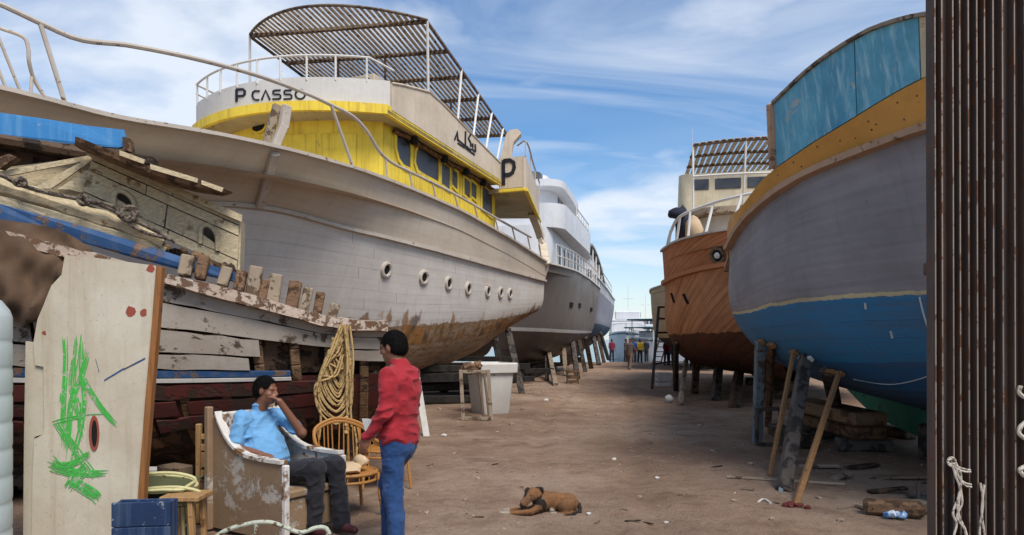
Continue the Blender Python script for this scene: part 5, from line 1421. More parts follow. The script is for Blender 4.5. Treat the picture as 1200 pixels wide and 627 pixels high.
for k, (pts, w) in enumerate([(((75, 394), (76, 420), (74, 470), (73, 500), (75, 535)), 7), (((92, 384), (88, 420), (85, 450), (92, 485), (98, 520)), 8), (((104, 408), (96, 440), (84, 470), (80, 510), (76, 540)), 6), (((96, 440), (108, 462), (122, 482), (138, 500)), 5), (((64, 492), (72, 505), (90, 530), (100, 545), (112, 560)), 8), (((56, 498), (75, 492), (100, 488), (132, 487)), 4), (((52, 545), (75, 552), (100, 556), (128, 556)), 9), (((82, 560), (95, 570), (110, 580), (117, 587)), 12), (((78, 575), (88, 560), (104, 545)), 11), (((96, 390), (94, 430), (98, 470), (94, 500), (84, 540), (80, 570)), 6), (((60, 535), (70, 545), (88, 542), (106, 530)), 6)]):
    spray(pts, w * 1.15, k * .0004)
mb = MB(); ov = [(110 + 6 * math.cos(a), 508 + 21 * math.sin(a)) for a in np.linspace(0, 6.28, 18)[:-1]]; mb.poly([Pp(x, y, -.008) for x, y in ov], (0, -1, 0), .006); hr_ = mb.build('hand_hole', M_chip, sheet, 0)
mb = MB(); mb.poly([Pp(110.5 + (x - 110) * .55, 508 + (y - 508) * .75, -.0095) for x, y in ov], (0, -1, 0), .003); mb.build('hole_shadow', M_hole, hr_, 0)
for x, y, s in ((153, 365, 6), (168, 366, 5), (176, 315, 5), (52, 390, 3)):
    mb = MB(); mb.poly([Pp(x + s * math.cos(a) * q.uniform(.5, 1.1), y + s * math.sin(a) * q.uniform(.6, 1.3), -.0025) for a in np.linspace(0, 6.28, 10)[:-1]], (0, -1, 0), .002); mb.build('paint_chip', M_chip, sheet, 0)
for x0, y0, x1, y1 in ((122, 445, 145, 432), (145, 432, 170, 420), (112, 420, 116, 436)):
    mb = MB(); mb.poly([Pp(x0, y0, -.0025), Pp(x1, y1 - 1, -.0025), Pp(x1, y1 + 1.2, -.0025), Pp(x0, y0 + 2, -.0025)], (0, -1, 0), .002); mb.build('blue_scuff', M_wblue, sheet, 0)

# ------------------------------------------------------------------ ribbed plastic tank at the very edge
M_plast = dirty('milky_plastic', S_((186, 198, 200)), gr=.25, grime=S_((140, 150, 150)), rough=.4, bump=.1)
prof = [(0, 0), (.38, 0), (.40, .04)]
for k in range(9):
    z = .06 + k * .205; prof += [(.397, z), (.40, z + .02), (.40, z + .17), (.394, z + .19)]
prof += [(.38, 1.93), (.33, 2.0), (.2, 2.03), (0, 2.03)]
mb = MB(); mb.lathe(V(-4.20, 5.4, 0), prof, 40); tk = thing('water_tank', 'milky white ribbed plastic tank cut off by the left edge', 'tank', (-4.20, 5.4, 0)); mb.build('body', M_plast, tk, 40)
mb = MB(); mb.lathe(V(-4.20, 5.4, 2.02), [(.12, 0), (.12, .06), (0, .07)], 20); mb.build('lid', M_plast, tk)
# ------------------------------------------------------------------ furniture and junk around the two men
M_chipw = dirty('chipped_white_on_wood', S_((206, 202, 196)), S_((128, 92, 60)), wear=.52, wsc=5, gr=.4, grime=S_((150, 126, 96)), bump=.5)
M_worn = dirty('bare_worn_armchair_ply', S_((140, 116, 92)), S_((190, 180, 168)), wear=.55, wsc=3.0, gr=.5, grime=S_((110, 86, 62)), bump=.5, speck=.6)
M_lightw = dirty('sun_bleached_pine', S_((180, 140, 92)), S_((120, 86, 54)), wear=.6, wsc=6, gr=.35, grain=2)
M_rattan = dirty('honey_rattan', S_((168, 118, 62)), S_((110, 74, 40)), wear=.62, wsc=12, gr=.35, grime=S_((140, 92, 44)), rough=.5)
# armchair
cb0 = V(-2.68, 6.50, 0); cf0 = V(-1.90, 6.00, 0)
fdir = nrm(cf0 - cb0); wdir = nrm(V(-fdir[1], fdir[0], 0)); CW = .64
ac = thing('armchair', 'heavy old wooden armchair with chipped white paint, seating the man in light blue', 'armchair', (*((cb0 + cf0) / 2 + wdir * CW / 2)[:2], 0))
def arm_side(o, mat):
    L = np.linalg.norm(cf0 - cb0); prof = [(0, .02), (0, 1.02), (.05, 1.03), (.10, .94), (.22, .80), (.40, .70), (.62, .665), (L - .03, .66), (L, .62), (L, .02)]
    pts = [cb0 + fdir * a + wdir * o + V(0, 0, z) for a, z in prof]; mb = MB(); mb.poly(pts, -wdir, .035); return mb.build('side_panel', mat, ac, 0)
s1_ = arm_side(0, M_worn); s2_ = arm_side(CW, M_chipw)
for o, par in ((-.0, s1_), (CW, s2_)):
    mb = MB(); L = np.linalg.norm(cf0 - cb0); pts = crom([cb0 + fdir * a + wdir * (o + .018) + V(0, 0, z + .012) for a, z in [(.05, 1.03), (.10, .94), (.22, .80), (.40, .70), (.62, .672), (L, .667)]], 14)
    mb.slab(np.array([[p - wdir * .038, p + wdir * .038] for p in pts]) + V(0, 0, .018), (0, 0, 1), .03)
    mb.build('arm_rest', M_chipw, par)
    mb = MB(); mb.beam(cf0 + wdir * (o + .018) + fdir * .02 + V(0, 0, .0), cf0 + wdir * (o + .018) + fdir * .02 + V(0, 0, .66), .05, .05, up=fdir); mb.build('front_post', M_chipw, par)
mb = MB(); mb.beam(cb0 - fdir * .03 + wdir * -.02, cb0 - fdir * .03 + wdir * -.02 + V(0, 0, 1.10), .06, .06, up=fdir); mb.build('back_post', M_worn, ac)
mb = MB(); mb.beam(cb0 - fdir * .03 + wdir * (CW + .02), cb0 - fdir * .03 + wdir * (CW + .02) + V(0, 0, 1.10), .06, .06, up=fdir); mb.build('back_post', M_worn, ac)
mb = MB(); c = cb0 + wdir * CW / 2 + fdir * .08 + V(0, 0, .72); mb.cbox(c, np.array([wdir, fdir, V(0, 0, 1)]), (CW / 2 - .04, .03, .33), .015); mb.build('backrest', M_chipw, ac)
mb = MB(); c = cb0 + wdir * CW / 2 + fdir * .48 + V(0, 0, .385); mb.cbox(c, np.array([wdir, fdir, V(0, 0, 1)]), (CW / 2 - .04, .42, .035), .015); mb.build('seat', M_worn, ac)
mb = MB(); c = cb0 + wdir * CW / 2 + fdir * .86 + V(0, 0, .2); mb.cbox(c, np.array([wdir, fdir, V(0, 0, 1)]), (CW / 2 - .05, .015, .14), .008); mb.build('front_apron', M_worn, ac)

# ladder-back wooden chair left of the armchair
lc = thing('wooden_chair', 'narrow slat-backed wooden chair frame squeezed left of the armchair', 'chair', (-2.75, 6.8, 0))
bx0 = P(233, 600, 6.72); bx0[2] = 0; bx1 = bx0 + V(.36, .10, 0)
for p in (bx0, bx1):
    mb = MB(); mb.beam(p, p + V(0, 0, .92), .055, .045); mb.build('post', M_lightw, lc)
for z, h_ in ((.80, .05), (.70, .06), (.585, .14), (.46, .06), (.36, .05), (.12, .08)):
    mb = MB(); mb.beam(bx0 + V(0, 0, z), bx1 + V(0, 0, z), .022, h_); mb.build('slat', M_lightw, lc)
for p in (bx0, bx1):
    e = p + V(-.06, .36, 0); mb = MB(); mb.beam(e, e + V(0, 0, .44), .045, .045); mb.build('leg', M_lightw, lc)
mb = MB(); g_ = [bx0, bx1, bx1 + V(-.06, .36, 0), bx0 + V(-.06, .36, 0)]; mb.poly([p + V(0, 0, .45) for p in g_], (0, 0, 1), .03); mb.build('seat', M_lightw, lc)

# tube chairs with striped webbing heaped by the panel
m, nt, b = mk('striped_webbing'); t = NT(nt); c = t.coord(rnd=False)
wv = t.n('ShaderNodeTexWave', bands_direction='Y'); wv.inputs['Scale'].default_value = 7; wv.inputs['Distortion'].default_value = .6; t.L(c, wv.inputs['Vector'])
t.L(t.ramp(wv.outputs['Fac'], [(.2, S_((64, 74, 44))), (.45, S_((110, 116, 66))), (.6, S_((84, 40, 44))), (.8, S_((58, 66, 42)))]), b.inputs['Base Color']); b.inputs['Roughness'].default_value = .8; M_web = m
M_tube = dirty('yellowed_tube_paint', S_((196, 190, 140)), S_((120, 100, 60)), wear=.6, wsc=10, gr=.3)
def tube_chair(label, pz, dx):
    o = P(196, 640, 6.15); o[2] = 0; o = o + V(dx, 0, 0)
    t_ = thing('tube_chair', label, 'chair', o, 'tube chairs heaped by the panel')
    def q_(x, y, z): return o + V(x, y, z + pz)
    mb = MB(); loop = [q_(-.28, -.1, .30), q_(.05, -.12, .33), q_(.22, -.05, .32), q_(.26, .1, .33), q_(.1, .26, .36), q_(-.25, .3, .38)]
    mb.tube(crom(loop, 30), .014, 7); mb.build('seat_frame', M_tube, t_)
    mb = MB(); g = np.array([[q_(-.27 + .5 * i / 7, -.08 + .36 * j / 5, .315 + .012 * j - .02 * math.sin(math.pi * i / 7)) for j in range(6)] for i in range(8)]); mb.slab(g, (0, 0, 1), .008); mb.build('webbing', M_web, t_)
    mb = MB(); mb.tube(crom([q_(.2, -.05, .32), q_(.3, -.02, .40), q_(.12, -.06, .46), q_(-.28, -.08, .44)], 20), .014, 7); mb.build('arm', M_tube, t_)
    if pz < .2:
        for x, y in ((-.24, -.1), (.2, -.06), (.1, .26), (-.22, .3)):
            mb = MB(); mb.tube([q_(x, y, .32), V(q_(x * 1.1, y * 1.05, 0)[0], q_(x * 1.1, y * 1.05, 0)[1], 0.0)], .014, 7); mb.build('leg', M_tube, t_)
tube_chair('lower tube chair with striped webbing in the heap by the panel', 0.0, 0.0)
tube_chair('upper tube chair lying on the heap by the panel', .12, -.05)
# small stool with pale legs
st = thing('stool', 'pale wooden stool standing in front of the striped tube chairs', 'stool', P(212, 640, 5.92) * V(1, 1, 0))
so = P(211, 640, 5.92) * V(1, 1, 0)
mb = MB(); mb.cbox(so + V(0, .12, .40), np.eye(3), (.16, .15, .02)); mb.build('top', M_lightw, st)
for x, y in ((-.1, 0), (.1, 0), (-.1, .22), (.1, .22)): 
    mb = MB(); mb.beam(so + V(x, y + .01, 0), so + V(x * .8, y + .01, .385), .05, .04); mb.build('leg', M_lightw, st)
# blue painted box in the foreground
M_bluebox = dirty('navy_blue_scratched_paint', S_((26, 50, 86)), S_((160, 168, 176)), wear=.62, wsc=9, gr=.5, grime=S_((18, 30, 56)), speck=.3, streak=.2, streak_col=S_((130, 150, 170)))
bx = thing('blue_box', 'navy blue scratched wooden box at the foot of the white panel', 'box', (*P(165, 640, 5.3)[:2], 0))
A0 = P(131, 640, 5.2); A1 = P(200, 640, 5.25); A0[2] = A1[2] = 0; dd = nrm(A1 - A0); nn2 = V(-dd[1], dd[0], 0); Lb = np.linalg.norm(A1 - A0)
for z0, z1 in ((.0, .17), (.175, .35), (.355, .53)):
    mb = MB(); mb.cbox((A0 + A1) / 2 + V(0, 0, (z0 + z1) / 2), np.array([dd, nn2, V(0, 0, 1)]), (Lb / 2, .012, (z1 - z0) / 2), .005); mb.build('front_board', M_bluebox, bx)
for e in (A0 + dd * .02, A1 - dd * .02):
    mb = MB(); mb.cbox(e + nn2 * .075 + V(0, 0, .26), np.array([dd, nn2, V(0, 0, 1)]), (.012, .06, .26), .004); mb.build('side_board', M_bluebox, bx)
mb = MB(); mb.cbox((A0 + A1) / 2 + nn2 * .15 + V(0, 0, .26), np.array([dd, nn2, V(0, 0, 1)]), (Lb / 2, .012, .26), .004); mb.build('back_board', M_bluebox, bx)
# bent pipe in the very foreground
M_oldpipe = dirty('flaking_pale_green_pipe', S_((176, 182, 166)), S_((104, 78, 56)), wear=.52, wsc=16, gr=.4)
pf = thing('bent_pipe_frame', 'bent pale pipe frame low in front of the armchair', 'frame', (*P(315, 640, 5.0)[:2], 0))
Yf = 5.05
mb = MB(); mb.tube(crom([P(x, y, Yf + (x - 250) * .001) for x, y in ((248, 634), (262, 623), (290, 614), (315, 612), (335, 618), (352, 624), (372, 618), (382, 619), (386, 626))], 40), .016, 8); mb.build('top_pipe', M_oldpipe, pf)
for x, y in ((252, 631), (300, 613), (384, 623), (352, 624)):
    p = P(x, y, Yf + (x - 250) * .001); mb = MB(); mb.cyl(p, V(p[0], p[1] + .02, 0), .014, n=7); mb.build('leg', M_oldpipe, pf)

# rattan chairs
def rattan(label, o, yaw, sc=1.0):
    """o ground point of the seat centre; chair faces local +x"""
    t_ = thing('rattan_chair', label, 'chair', o, 'rattan chairs under the yacht')
    cy_, sy_ = math.cos(yaw), math.sin(yaw)
    def q_(x, y, z): return o + V(cy_ * x - sy_ * y, sy_ * x + cy_ * y, z) * sc
    def rim(x_of, z_of, y_of, n): return [q_(x_of(a), y_of(a), z_of(a)) for a in np.linspace(0, math.pi, n)]
    # big bent rail: arm front -> back -> other arm front
    rail_ = crom([q_(.30, -.30, .42), q_(.30, -.31, .60), q_(.22, -.32, .66), q_(-.05, -.32, .70), q_(-.22, -.26, .84), q_(-.28, 0, .92), q_(-.22, .26, .84), q_(-.05, .32, .70), q_(.22, .32, .66), q_(.30, .31, .60), q_(.30, .30, .42)], 48)
    for k, off in enumerate((0, .028)):
        mb = MB(); mb.tube([p + V(0, 0, off) for p in rail_], .017, 7); mb.build('bent_rail', M_rattan, t_)
    seat_r = [q_(.30 * math.cos(a) * (1 if math.cos(a) > 0 else .85), .30 * math.sin(a), .42) for a in np.linspace(0, 2 * math.pi, 25)[:-1]]
    mb = MB(); mb.tube(seat_r, .018, 7, closed=True); mb.tube([p - V(0, 0, .07) for p in seat_r], .014, 7, closed=True); mb.build('seat_ring', M_rattan, t_)
    mb = MB(); g = np.array([[q_(.29 * f * math.cos(a) * (1 if math.cos(a) > 0 else .85), .29 * f * math.sin(a), .425 - .02 * (1 - f)) for f in np.linspace(0.02, 1, 4)] for a in np.linspace(0, 2 * math.pi, 25)]); mb.slab(g, (0, 0, 1), .012); mb.build('woven_seat', M_rattan, t_)
    for k in range(13):                       # back spindles
        a = math.pi * (.12 + .76 * k / 12) + math.pi / 2; r0 = q_(.28 * math.cos(a) * .9, .29 * math.sin(a), .42)
        j = min(range(len(rail_)), key=lambda i: np.linalg.norm((rail_[i] - r0)[:2]) + (0 if rail_[i][2] > o[2] + .55 * sc else 9))
        mb = MB(); mb.cyl(r0, rail_[j], .007, n=5); mb.build('spindle', M_rattan, t_)
    for k in range(16):
        a = 2 * math.pi * k / 16; p = q_(.30 * math.cos(a) * (1 if math.cos(a) > 0 else .85), .30 * math.sin(a), .42); mb = MB(); mb.cyl(p, p - V(0, 0, .07), .007, n=5); mb.build('spindle', M_rattan, t_)
    for x, y in ((.22, -.24), (.22, .24), (-.2, -.22), (-.2, .22)):
        mb = MB(); mb.tube([q_(x, y, .42), q_(x * 1.05, y * 1.05, .2), q_(x * 1.15, y * 1.15, 0)], .018, 7); mb.build('leg', M_rattan, t_)
    return t_
rattan('nearer rattan armchair with bent rails beside the man in light blue', V(-1.62, 7.15, 0), R(-55), .95)
rattan('farther rattan chair half hidden behind the man in the red shirt', V(-1.50, 8.55, 0), R(-75), 1.0)
# cushion-like rags on the near rattan chair
mb = MB(); mb.blob(V(-1.60, 7.12, .44), (.17, .14, .05), 5, .2, 2); mb.blob(V(-1.5, 7.2, .50), (.09, .06, .06), 6, .2, 2); tag(mb.build('rag_heap', M_tarp, None, 50), 'crumpled beige rag on the seat of the nearer rattan chair', 'rag')
# junk in the dark under the derelict boat
for k, (x, y, Y, s, mm) in enumerate(((205, 545, 6.9, .10, M_dkwood), (236, 560, 6.8, .09, M_oldwood), (178, 548, 7.0, .07, M_white), (190, 575, 6.7, .09, M_rot), (330, 590, 7.2, .08, M_dkwood), (415, 470, 8.7, .10, M_rot))):
    p = P(x, y, Y); mb = MB(); hgt = max(.12, p[2]); d_, s_, u_ = frame(V(rng.uniform(-1, 1), rng.uniform(-1, 1), .3)); mb.cbox(V(p[0], p[1], hgt * .5), np.array([nrm(V(1, .3 * k - .6, 0)), nrm(V(-.3 * k + .6, 1, 0)), V(0, 0, 1)]), (s * 1.4, s, hgt * .5), .012)
    tag(mb.build('timber_block', mm, None), ['brown upright block in the shadow left of the slat-backed chair', 'brown block close behind the slat-backed chair', 'small white block in the shadow behind the white panel', 'dark block low behind the striped tube chairs', 'dark block under the derelict boat behind the armchair', 'dark block below the rope coil'][k], 'block')

# ------------------------------------------------------------------ white tub and the window frames leaning on it
tb = thing('plastic_tub', 'big white square plastic tub with rim under the yellow-cabin yacht', 'tub', G(572, 488))
M_tub = dirty('dirty_white_tub', S_((198, 196, 190)), S_((130, 110, 92)), wear=.68, wsc=3, gr=.35, grime=S_((140, 128, 112)), rough=.5)
tc_ = G(574, 486) + V(0, .38, 0); ta = R(28); ax1 = V(math.cos(ta), math.sin(ta), 0); ax2 = V(-math.sin(ta), math.cos(ta), 0)
def rr(hx, z, r=.06, n=4):
    o = []
    for cx_, cy_, a0 in ((1, 1, 0), (-1, 1, 90), (-1, -1, 180), (1, -1, 270)):
        for k in range(n + 1):
            a = R(a0 + 90 * k / n); o.append(tc_ + ax1 * (cx_ * (hx - r) + r * math.cos(a)) + ax2 * (cy_ * (hx - r) + r * math.sin(a)) + V(0, 0, z))
    return o
ringz = [(.33, .0), (.34, .02), (.41, .92), (.42, .93), (.48, .95), (.49, 1.14), (.47, 1.17), (.44, 1.17), (.40, 1.05), (.38, 1.0)]
g = np.array([rr(h_, z) for h_, z in ringz]); g = np.concatenate([g, g[:, :1]], 1); mb = MB(); mb.grid(g, flip=True); mb.poly(rr(.385, 1.02), (0, 0, 1), .02); mb.build('body', M_tub, tb, 35)
mb = MB()
pa = tc_ - ax2 * .40 - 0 * ax1
for (u0, u1, z0, z1) in ((-.2, .2, .82, .86), (-.2, .2, .25, .29), (-.22, -.18, .25, .86), (.18, .22, .25, .86)):
    pass
c = tc_ + ax1 * .385 + V(0, 0, .52); lean = nrm(V(0, 0, 1) + ax1 * .08)
mb.cbox(c + ax1 * .0, np.array([ax1, ax2, lean]), (.012, .20, .30), .008); pl2 = mb.build('label_plate', M_tub, tb)
mb = MB(); mb.cbox(c + ax1 * .008, np.array([ax1, ax2, lean]), (.008, .13, .24), .004); mb.build('grey_inset', plain('grey_inset', S_((150, 148, 146)), .6), pl2)
def leaning_frame(name, base, label, w, h_, dirw, leanv, mat, mb_w=.06, group=None):
    t_ = thing(name, label, 'frame', base, group); up_ = nrm(V(0, 0, 1) + leanv)
    a, b = base, base + dirw * w
    for p, q_ in ((a, a + up_ * h_), (b, b + up_ * h_)):
        mb = MB(); mb.beam(p, q_, mb_w, .045, up=np.cross(dirw, up_)); mb.build('stile', mat, t_)
    for f in (.06, .96):
        mb = MB(); mb.beam(a + up_ * h_ * f + dirw * mb_w / 2, b + up_ * h_ * f - dirw * mb_w / 2, .04, mb_w, up=up_); mb.build('crosspiece', mat, t_)
    return t_
leaning_frame('window_frame', G(543, 494), 'left of two old wooden frames leaning on the white tub', .58, 1.08, nrm(V(1, -.05, 0)), V(-.06, .12, 0), M_greyw, .075)
leaning_frame('window_frame', G(567, 491), 'darker narrow wooden frame leaning on the white tub beside the other', .12, 1.02, nrm(V(1, .2, 0)), V(-.12, .12, 0), M_dkwood, .05)
mb = MB(); mb.blob(P(551, 432, 15.4), (.22, .16, .12), 12, .3, 2); mb.blob(P(560, 428, 15.5), (.12, .1, .1), 13, .3, 2); tag(mb.build('wood_heap', M_oldwood, None, 30), 'chunk of brown wood lying on the frames by the white tub', 'wood')
# white board behind the man in red
mb = MB(); a = G(500, 512); b_ = P(488, 438, a[1] + .5); mb.beam(a, b_, .11, .03, up=(0, -1, 0.2)); tag(mb.build('white_board', M_white, None), 'narrow white board leaning just behind the man in the red shirt', 'board')

# ------------------------------------------------------------------ steel sheet bundle at the right edge
M_rust = dirty('dark_rusted_steel', S_((100, 88, 82)), S_((124, 88, 64)), wear=.56, wsc=6, gr=.5, grime=S_((40, 34, 34)), streak=.6, streak_col=S_((124, 92, 70)), rough=.65, metal=.15, bump=.5, speck=.4)
M_rust2 = dirty('scraped_steel_edge', S_((152, 138, 126)), S_((120, 82, 58)), wear=.52, wsc=8, gr=.4, rough=.5, metal=.4, streak=.5, streak_col=S_((110, 66, 40)))
sg = thing('steel_gate', 'rusty dark corrugated steel leaf standing at the right edge', 'gate', (2.62, 4.05, 0))
Ys = 4.0; xs_ = [1096, 1104, 1117, 1125, 1135, 1145, 1154, 1164, 1175, 1189, 1201, 1214]
for k in range(len(xs_) - 1):
    x0 = (xs_[k] - 600) / FPX * Ys; x1 = (xs_[k + 1] - 600) / FPX * Ys; w = x1 - x0
    # each channel: a web set back with a proud flange on its left
    pts = [(x0, 0), (x0 + .010, 0), (x0 + .012, .035), (x1 - .004, .045), (x1, .045), (x1, .075), (x0, .075)]
    mb = MB(); zt = 4.2 + .03 * math.sin(k * 3)
    lo = [V(x, Ys + y, 0) for x, y in pts]; hi = [V(x - .012, Ys + y, zt) for x, y in pts]; n = len(pts)
    mb.add(lo + hi, [tuple(range(n))[::-1], tuple(range(n, 2 * n))] + [(i, (i + 1) % n, (i + 1) % n + n, i + n) for i in range(n)])
    ch_ = mb.build('channel', M_rust, sg, 20)
    mb = MB(); mb.beam(V(x0 + .005, Ys - .003, .01), V(x0 - .007, Ys - .003, zt - .02), .007, .006, up=(0, -1, 0)); mb.build('flange_edge', M_rust2, ch_)
for z in (.5, 2.1, 3.8):
    mb = MB(); mb.beam(V(2.34, Ys + .11, z), V(2.88, Ys + .11, z), .05, .07); mb.build('rear_bar', M_rust, sg)
M_wrope = dirty('pale_grey_rope', S_((206, 196, 182)), S_((150, 134, 116)), wear=.55, wsc=30, gr=.3, bump=.8)
gr_ = thing('tie_rope', 'pale knotted rope tied low on the rusty steel leaf', 'rope', P(1125, 590, Ys - .03))
qq = np.random.RandomState(6)
for pts in ([((1114 + k, 540 + k * 2), (1121, 546 + k * 3), (1130, 550 + k * 2.5), (1138, 551 + k * 2)) for k in range(2)] + [((1116, 546 + k), (1123, 560), (1131, 566 + k * 3), (1138, 568 + k * 3)) for k in range(2)]
            + [((1115 + k * 2, 541), (1119 + k * 3, 556), (1124 + k, 572), (1121 + k * 3, 590), (1125 - k * 2, 606), (1131, 622), (1133 + k, 650)) for k in range(3)] + [((1121, 588), (1117, 602), (1121, 614), (1117, 630), (1119, 650))]
            + [((1149, 566), (1151, 590), (1148, 620), (1150, 650)), ((1153, 568), (1151, 600), (1154, 630), (1153, 650))]):
    mb = MB(); mb.tube(crom([P(x + qq.uniform(-.8, .8), y, Ys - .018 - .006 * (i % 2)) for i, (x, y) in enumerate(pts)], 28), .0062, 6); mb.build('strand', M_wrope, gr_)
mb = MB()
for k in range(4):
    a0 = qq.uniform(0, 6.28); mb.tube(crom([P(1115 + 4.5 * math.cos(a + a0), 541 + 5 * math.sin(a + a0) * (1 if k % 2 else .6), Ys - .022 - .008 * math.sin(a * 2 + k)) for a in np.linspace(0, 6.28, 8)], 20), .0062, 6)
mb.build('knot', M_wrope, gr_)
g2 = thing('tie_rope', 'pale rope knots at the outer right edge of the rusty steel leaf', 'rope', P(1196, 500, Ys - .02))
for pts in (((1196, 452), (1194, 460), (1200, 466)), ((1206, 492), (1196, 500), (1194, 508), (1204, 516)), ((1205, 545), (1195, 551), (1200, 558))):
    mb = MB(); mb.tube(crom([P(x, y, Ys - .022) for x, y in pts], 14), .012, 6); mb.build('strand', M_wrope, g2)

# ------------------------------------------------------------------ shores and timber by the blue-bottomed boat
M_pale = dirty('pale_blue_worn_post', S_((128, 146, 156)), S_((92, 80, 70)), wear=.52, wsc=5, gr=.5, grain=2)
M_ochw = dirty('ochre_stick', S_((152, 112, 72)), S_((104, 76, 50)), wear=.6, wsc=8, gr=.3, grain=2)
M_darkp = dirty('tarred_post', S_((80, 74, 70)), S_((46, 42, 40)), wear=.5, wsc=5, gr=.4, bump=.6)
def shore(base, tip_px, H, v0, v1, w, d, mat, label, group, head=None):
    i_, v_ = H.find(tip_px[0], tip_px[1], v0, v1); p = H.at(i_, v_, 1, .03)
    t_ = thing('hull_shore', label, 'prop', base, group)
    mb = MB(); mb.beam(base, p, w, d, up=(0, -1, .2)); mb.build('post', mat, t_)
    n = H.nor(i_, v_); dd_, ss, uu = frame(n, (0, 0, 1)); mb = MB(); mb.cbox(p - V(0, 0, .02), np.array([n, ss, uu]), (.03, w * .8 + .025, .04), .008); mb.build('pad', M_ochw if head is None else head, t_)
    return t_, p
GRP = 'shores under the blue-bottomed boat'
shore(G(902, 558), (932, 410), BH, 3.3, 4.6, .055, .055, M_ochw, 'thin ochre pole propping the blue hull, left of the thick post', GRP)
t_, pt = shore(G(918, 577), (946, 417), BH, 3.3, 4.6, .155, .12, M_darkp, 'thick dark post with one pale edge propping the blue hull', GRP, M_white)
mb = MB(); a = G(918, 577); mb.beam(a + V(-.06, -.068, 0.01), pt + V(-.06, -.068, -.05), .05, .02, up=(0, -1, .2)); mb.build('pale_edge', M_pale, t_)
shore(G(932, 593), (985, 434), BH, 3.3, 4.7, .06, .06, M_ochw, 'orange-brown pole in front, propping the blue hull right of the thick post', GRP)
shore(G(887, 520), (893, 398), BH, 3.0, 4.4, .14, .12, M_pale, 'pale blue worn post, the leftmost prop of the blue hull', GRP)
shore(G(900, 500), (906, 402), BH, 3.0, 4.4, .10, .10, M_oldwood, 'brown post just behind the pale blue worn prop', GRP)
shore(G(985, 505), (972, 432), BH, 3.3, 4.8, .16, .16, M_darkp, 'dark post deep in the shade behind the orange-brown pole', GRP)
mb = MB()
for k in range(7): mb.blob(G(922 + k * 3.4, 595) + V(0, rng.uniform(-.08, .08), .02), (.05, .04, .03), 60 + k, .35)
tag(mb.build('red_rag', plain('dark_red_rag', S_((96, 44, 40)), .9), None, 40), 'dark red rag crumpled at the foot of the orange-brown pole', 'rag')
# big baulks stacked behind the shores
def baulk(a, b, w, h_, mat, label, cat='timber', name='timber_baulk', group='baulks stacked under the blue-bottomed boat'):
    mb = MB(); mb.beam(a, b, w, h_, ch=.03); return tag(mb.build(name, mat, None), label, cat, group)
M_baulk = dirty('weathered_baulk', S_((140, 112, 84)), S_((92, 68, 48)), wear=.55, wsc=4, gr=.45, grain=1, bump=.7)
baulk(V(5.30, 10.7, .52), V(5.05, 12.7, .58), .55, .20, M_baulk, 'broad weathered baulk on top of the stack behind the shores')
baulk(V(5.36, 10.8, .30), V(5.15, 12.6, .34), .52, .19, M_oldwood, 'brown baulk under the broad one in the stack')
baulk(V(4.95, 11.1, .10), V(5.75, 11.0, .10), .20, .20, M_darkp, 'dark cross bearer below the stacked baulks, nearer end')
baulk(V(4.8, 12.2, .12), V(5.6, 12.3, .12), .20, .24, M_darkp, 'dark cross bearer below the stacked baulks, farther end')
baulk(V(4.55, 11.2, .12), V(4.62, 12.8, .12), .24, .22, M_rot, 'narrow dark baulk on edge left of the stack')
baulk(V(5.75, 10.0, .27), V(6.45, 10.1, .27), .5, .50, M_darkp, 'big black block under the green keel', 'block', 'keel_block', None)
baulk(V(5.75, 9.3, .12), V(5.75, 9.8, .12), .30, .24, M_oldwood, 'small brown block beside the black keel block', 'block', 'keel_block', None)
baulk(V(6.45, 12.6, .11), V(6.7, 12.7, .11), .9, .20, M_rot, 'flat bearer under the far end of the green keel', 'block', 'keel_block', None)
baulk(V(3.95, 6.95, .07), V(3.45, 7.12, .07), .16, .14, M_oldwood, 'thick plank lying on the ground below the blue plastic bag', 'plank', 'ground_plank', None)
baulk(V(3.5, 7.28, .02), V(4.3, 7.5, .02), .22, .035, M_greyw, 'flat grey board on the ground behind the thick plank', 'plank', 'ground_plank', None)
mb = MB(); mb.cyl(G(852, 561) + V(0, 0, .02), G(990, 570) + V(0, 0, .02), .022, n=7); tag(mb.build('ground_pole', M_greyw, None), 'long thin pole lying on the dirt behind the shores', 'pole')
lf = leaning_frame('pallet_frame', G(887, 524), 'dark wooden crate frame at the foot of the pale blue prop', .42, .62, nrm(V(1, .25, 0)), V(.02, .05, 0), M_darkp, .06)
mb = MB(); p = G(1076, 588); 
for a, b in ((V(0, 0, .01), V(.24, 0.05, .01)), (V(0, 0, .2), V(.24, .05, .2)), (V(0, 0, 0), V(0, 0, .2)), (V(.24, .05, 0), V(.24, .05, .2)), (V(0, 0, .01), V(.05, .3, .01)), (V(.24, .05, .01), V(.29, .3, .01))): mb.beam(p + a, p + b, .03, .03)
mb.cbox(p + V(.12, .12, .02), np.eye(3), (.12, .1, .01)); tag(mb.build('black_tray', M_darkp, None), 'open black box frame on the ground by the steel leaf', 'box')
m, nt, b = mk('blue_white_plastic'); t = NT(nt); n = t.noise(t.coord(), 9, 4, .6); t.L(t.ramp(n, [(.42, S_((70, 130, 190))), (.55, S_((206, 216, 222)))]), b.inputs['Base Color']); b.inputs['Roughness'].default_value = .3
mb = MB()
for k in range(5): mb.blob(G(1040 + k * 4.5, 607) + V(0, rng.uniform(-.04, .04), .03), (.05, .04, .035), 80 + k, .35)
tag(mb.build('plastic_bag', m, None, 30), 'crumpled blue and white plastic bag on the ground at right', 'bag')
mb = MB(); mb.tube(crom([G(888, 591) + V(0, 0, .02), G(895, 588) + V(0, 0, .03), G(903, 592) + V(0, 0, .02)], 8), .012, 5); tag(mb.build('white_scrap', M_white, None), 'thin curved white scrap left of the red rag', 'scrap')

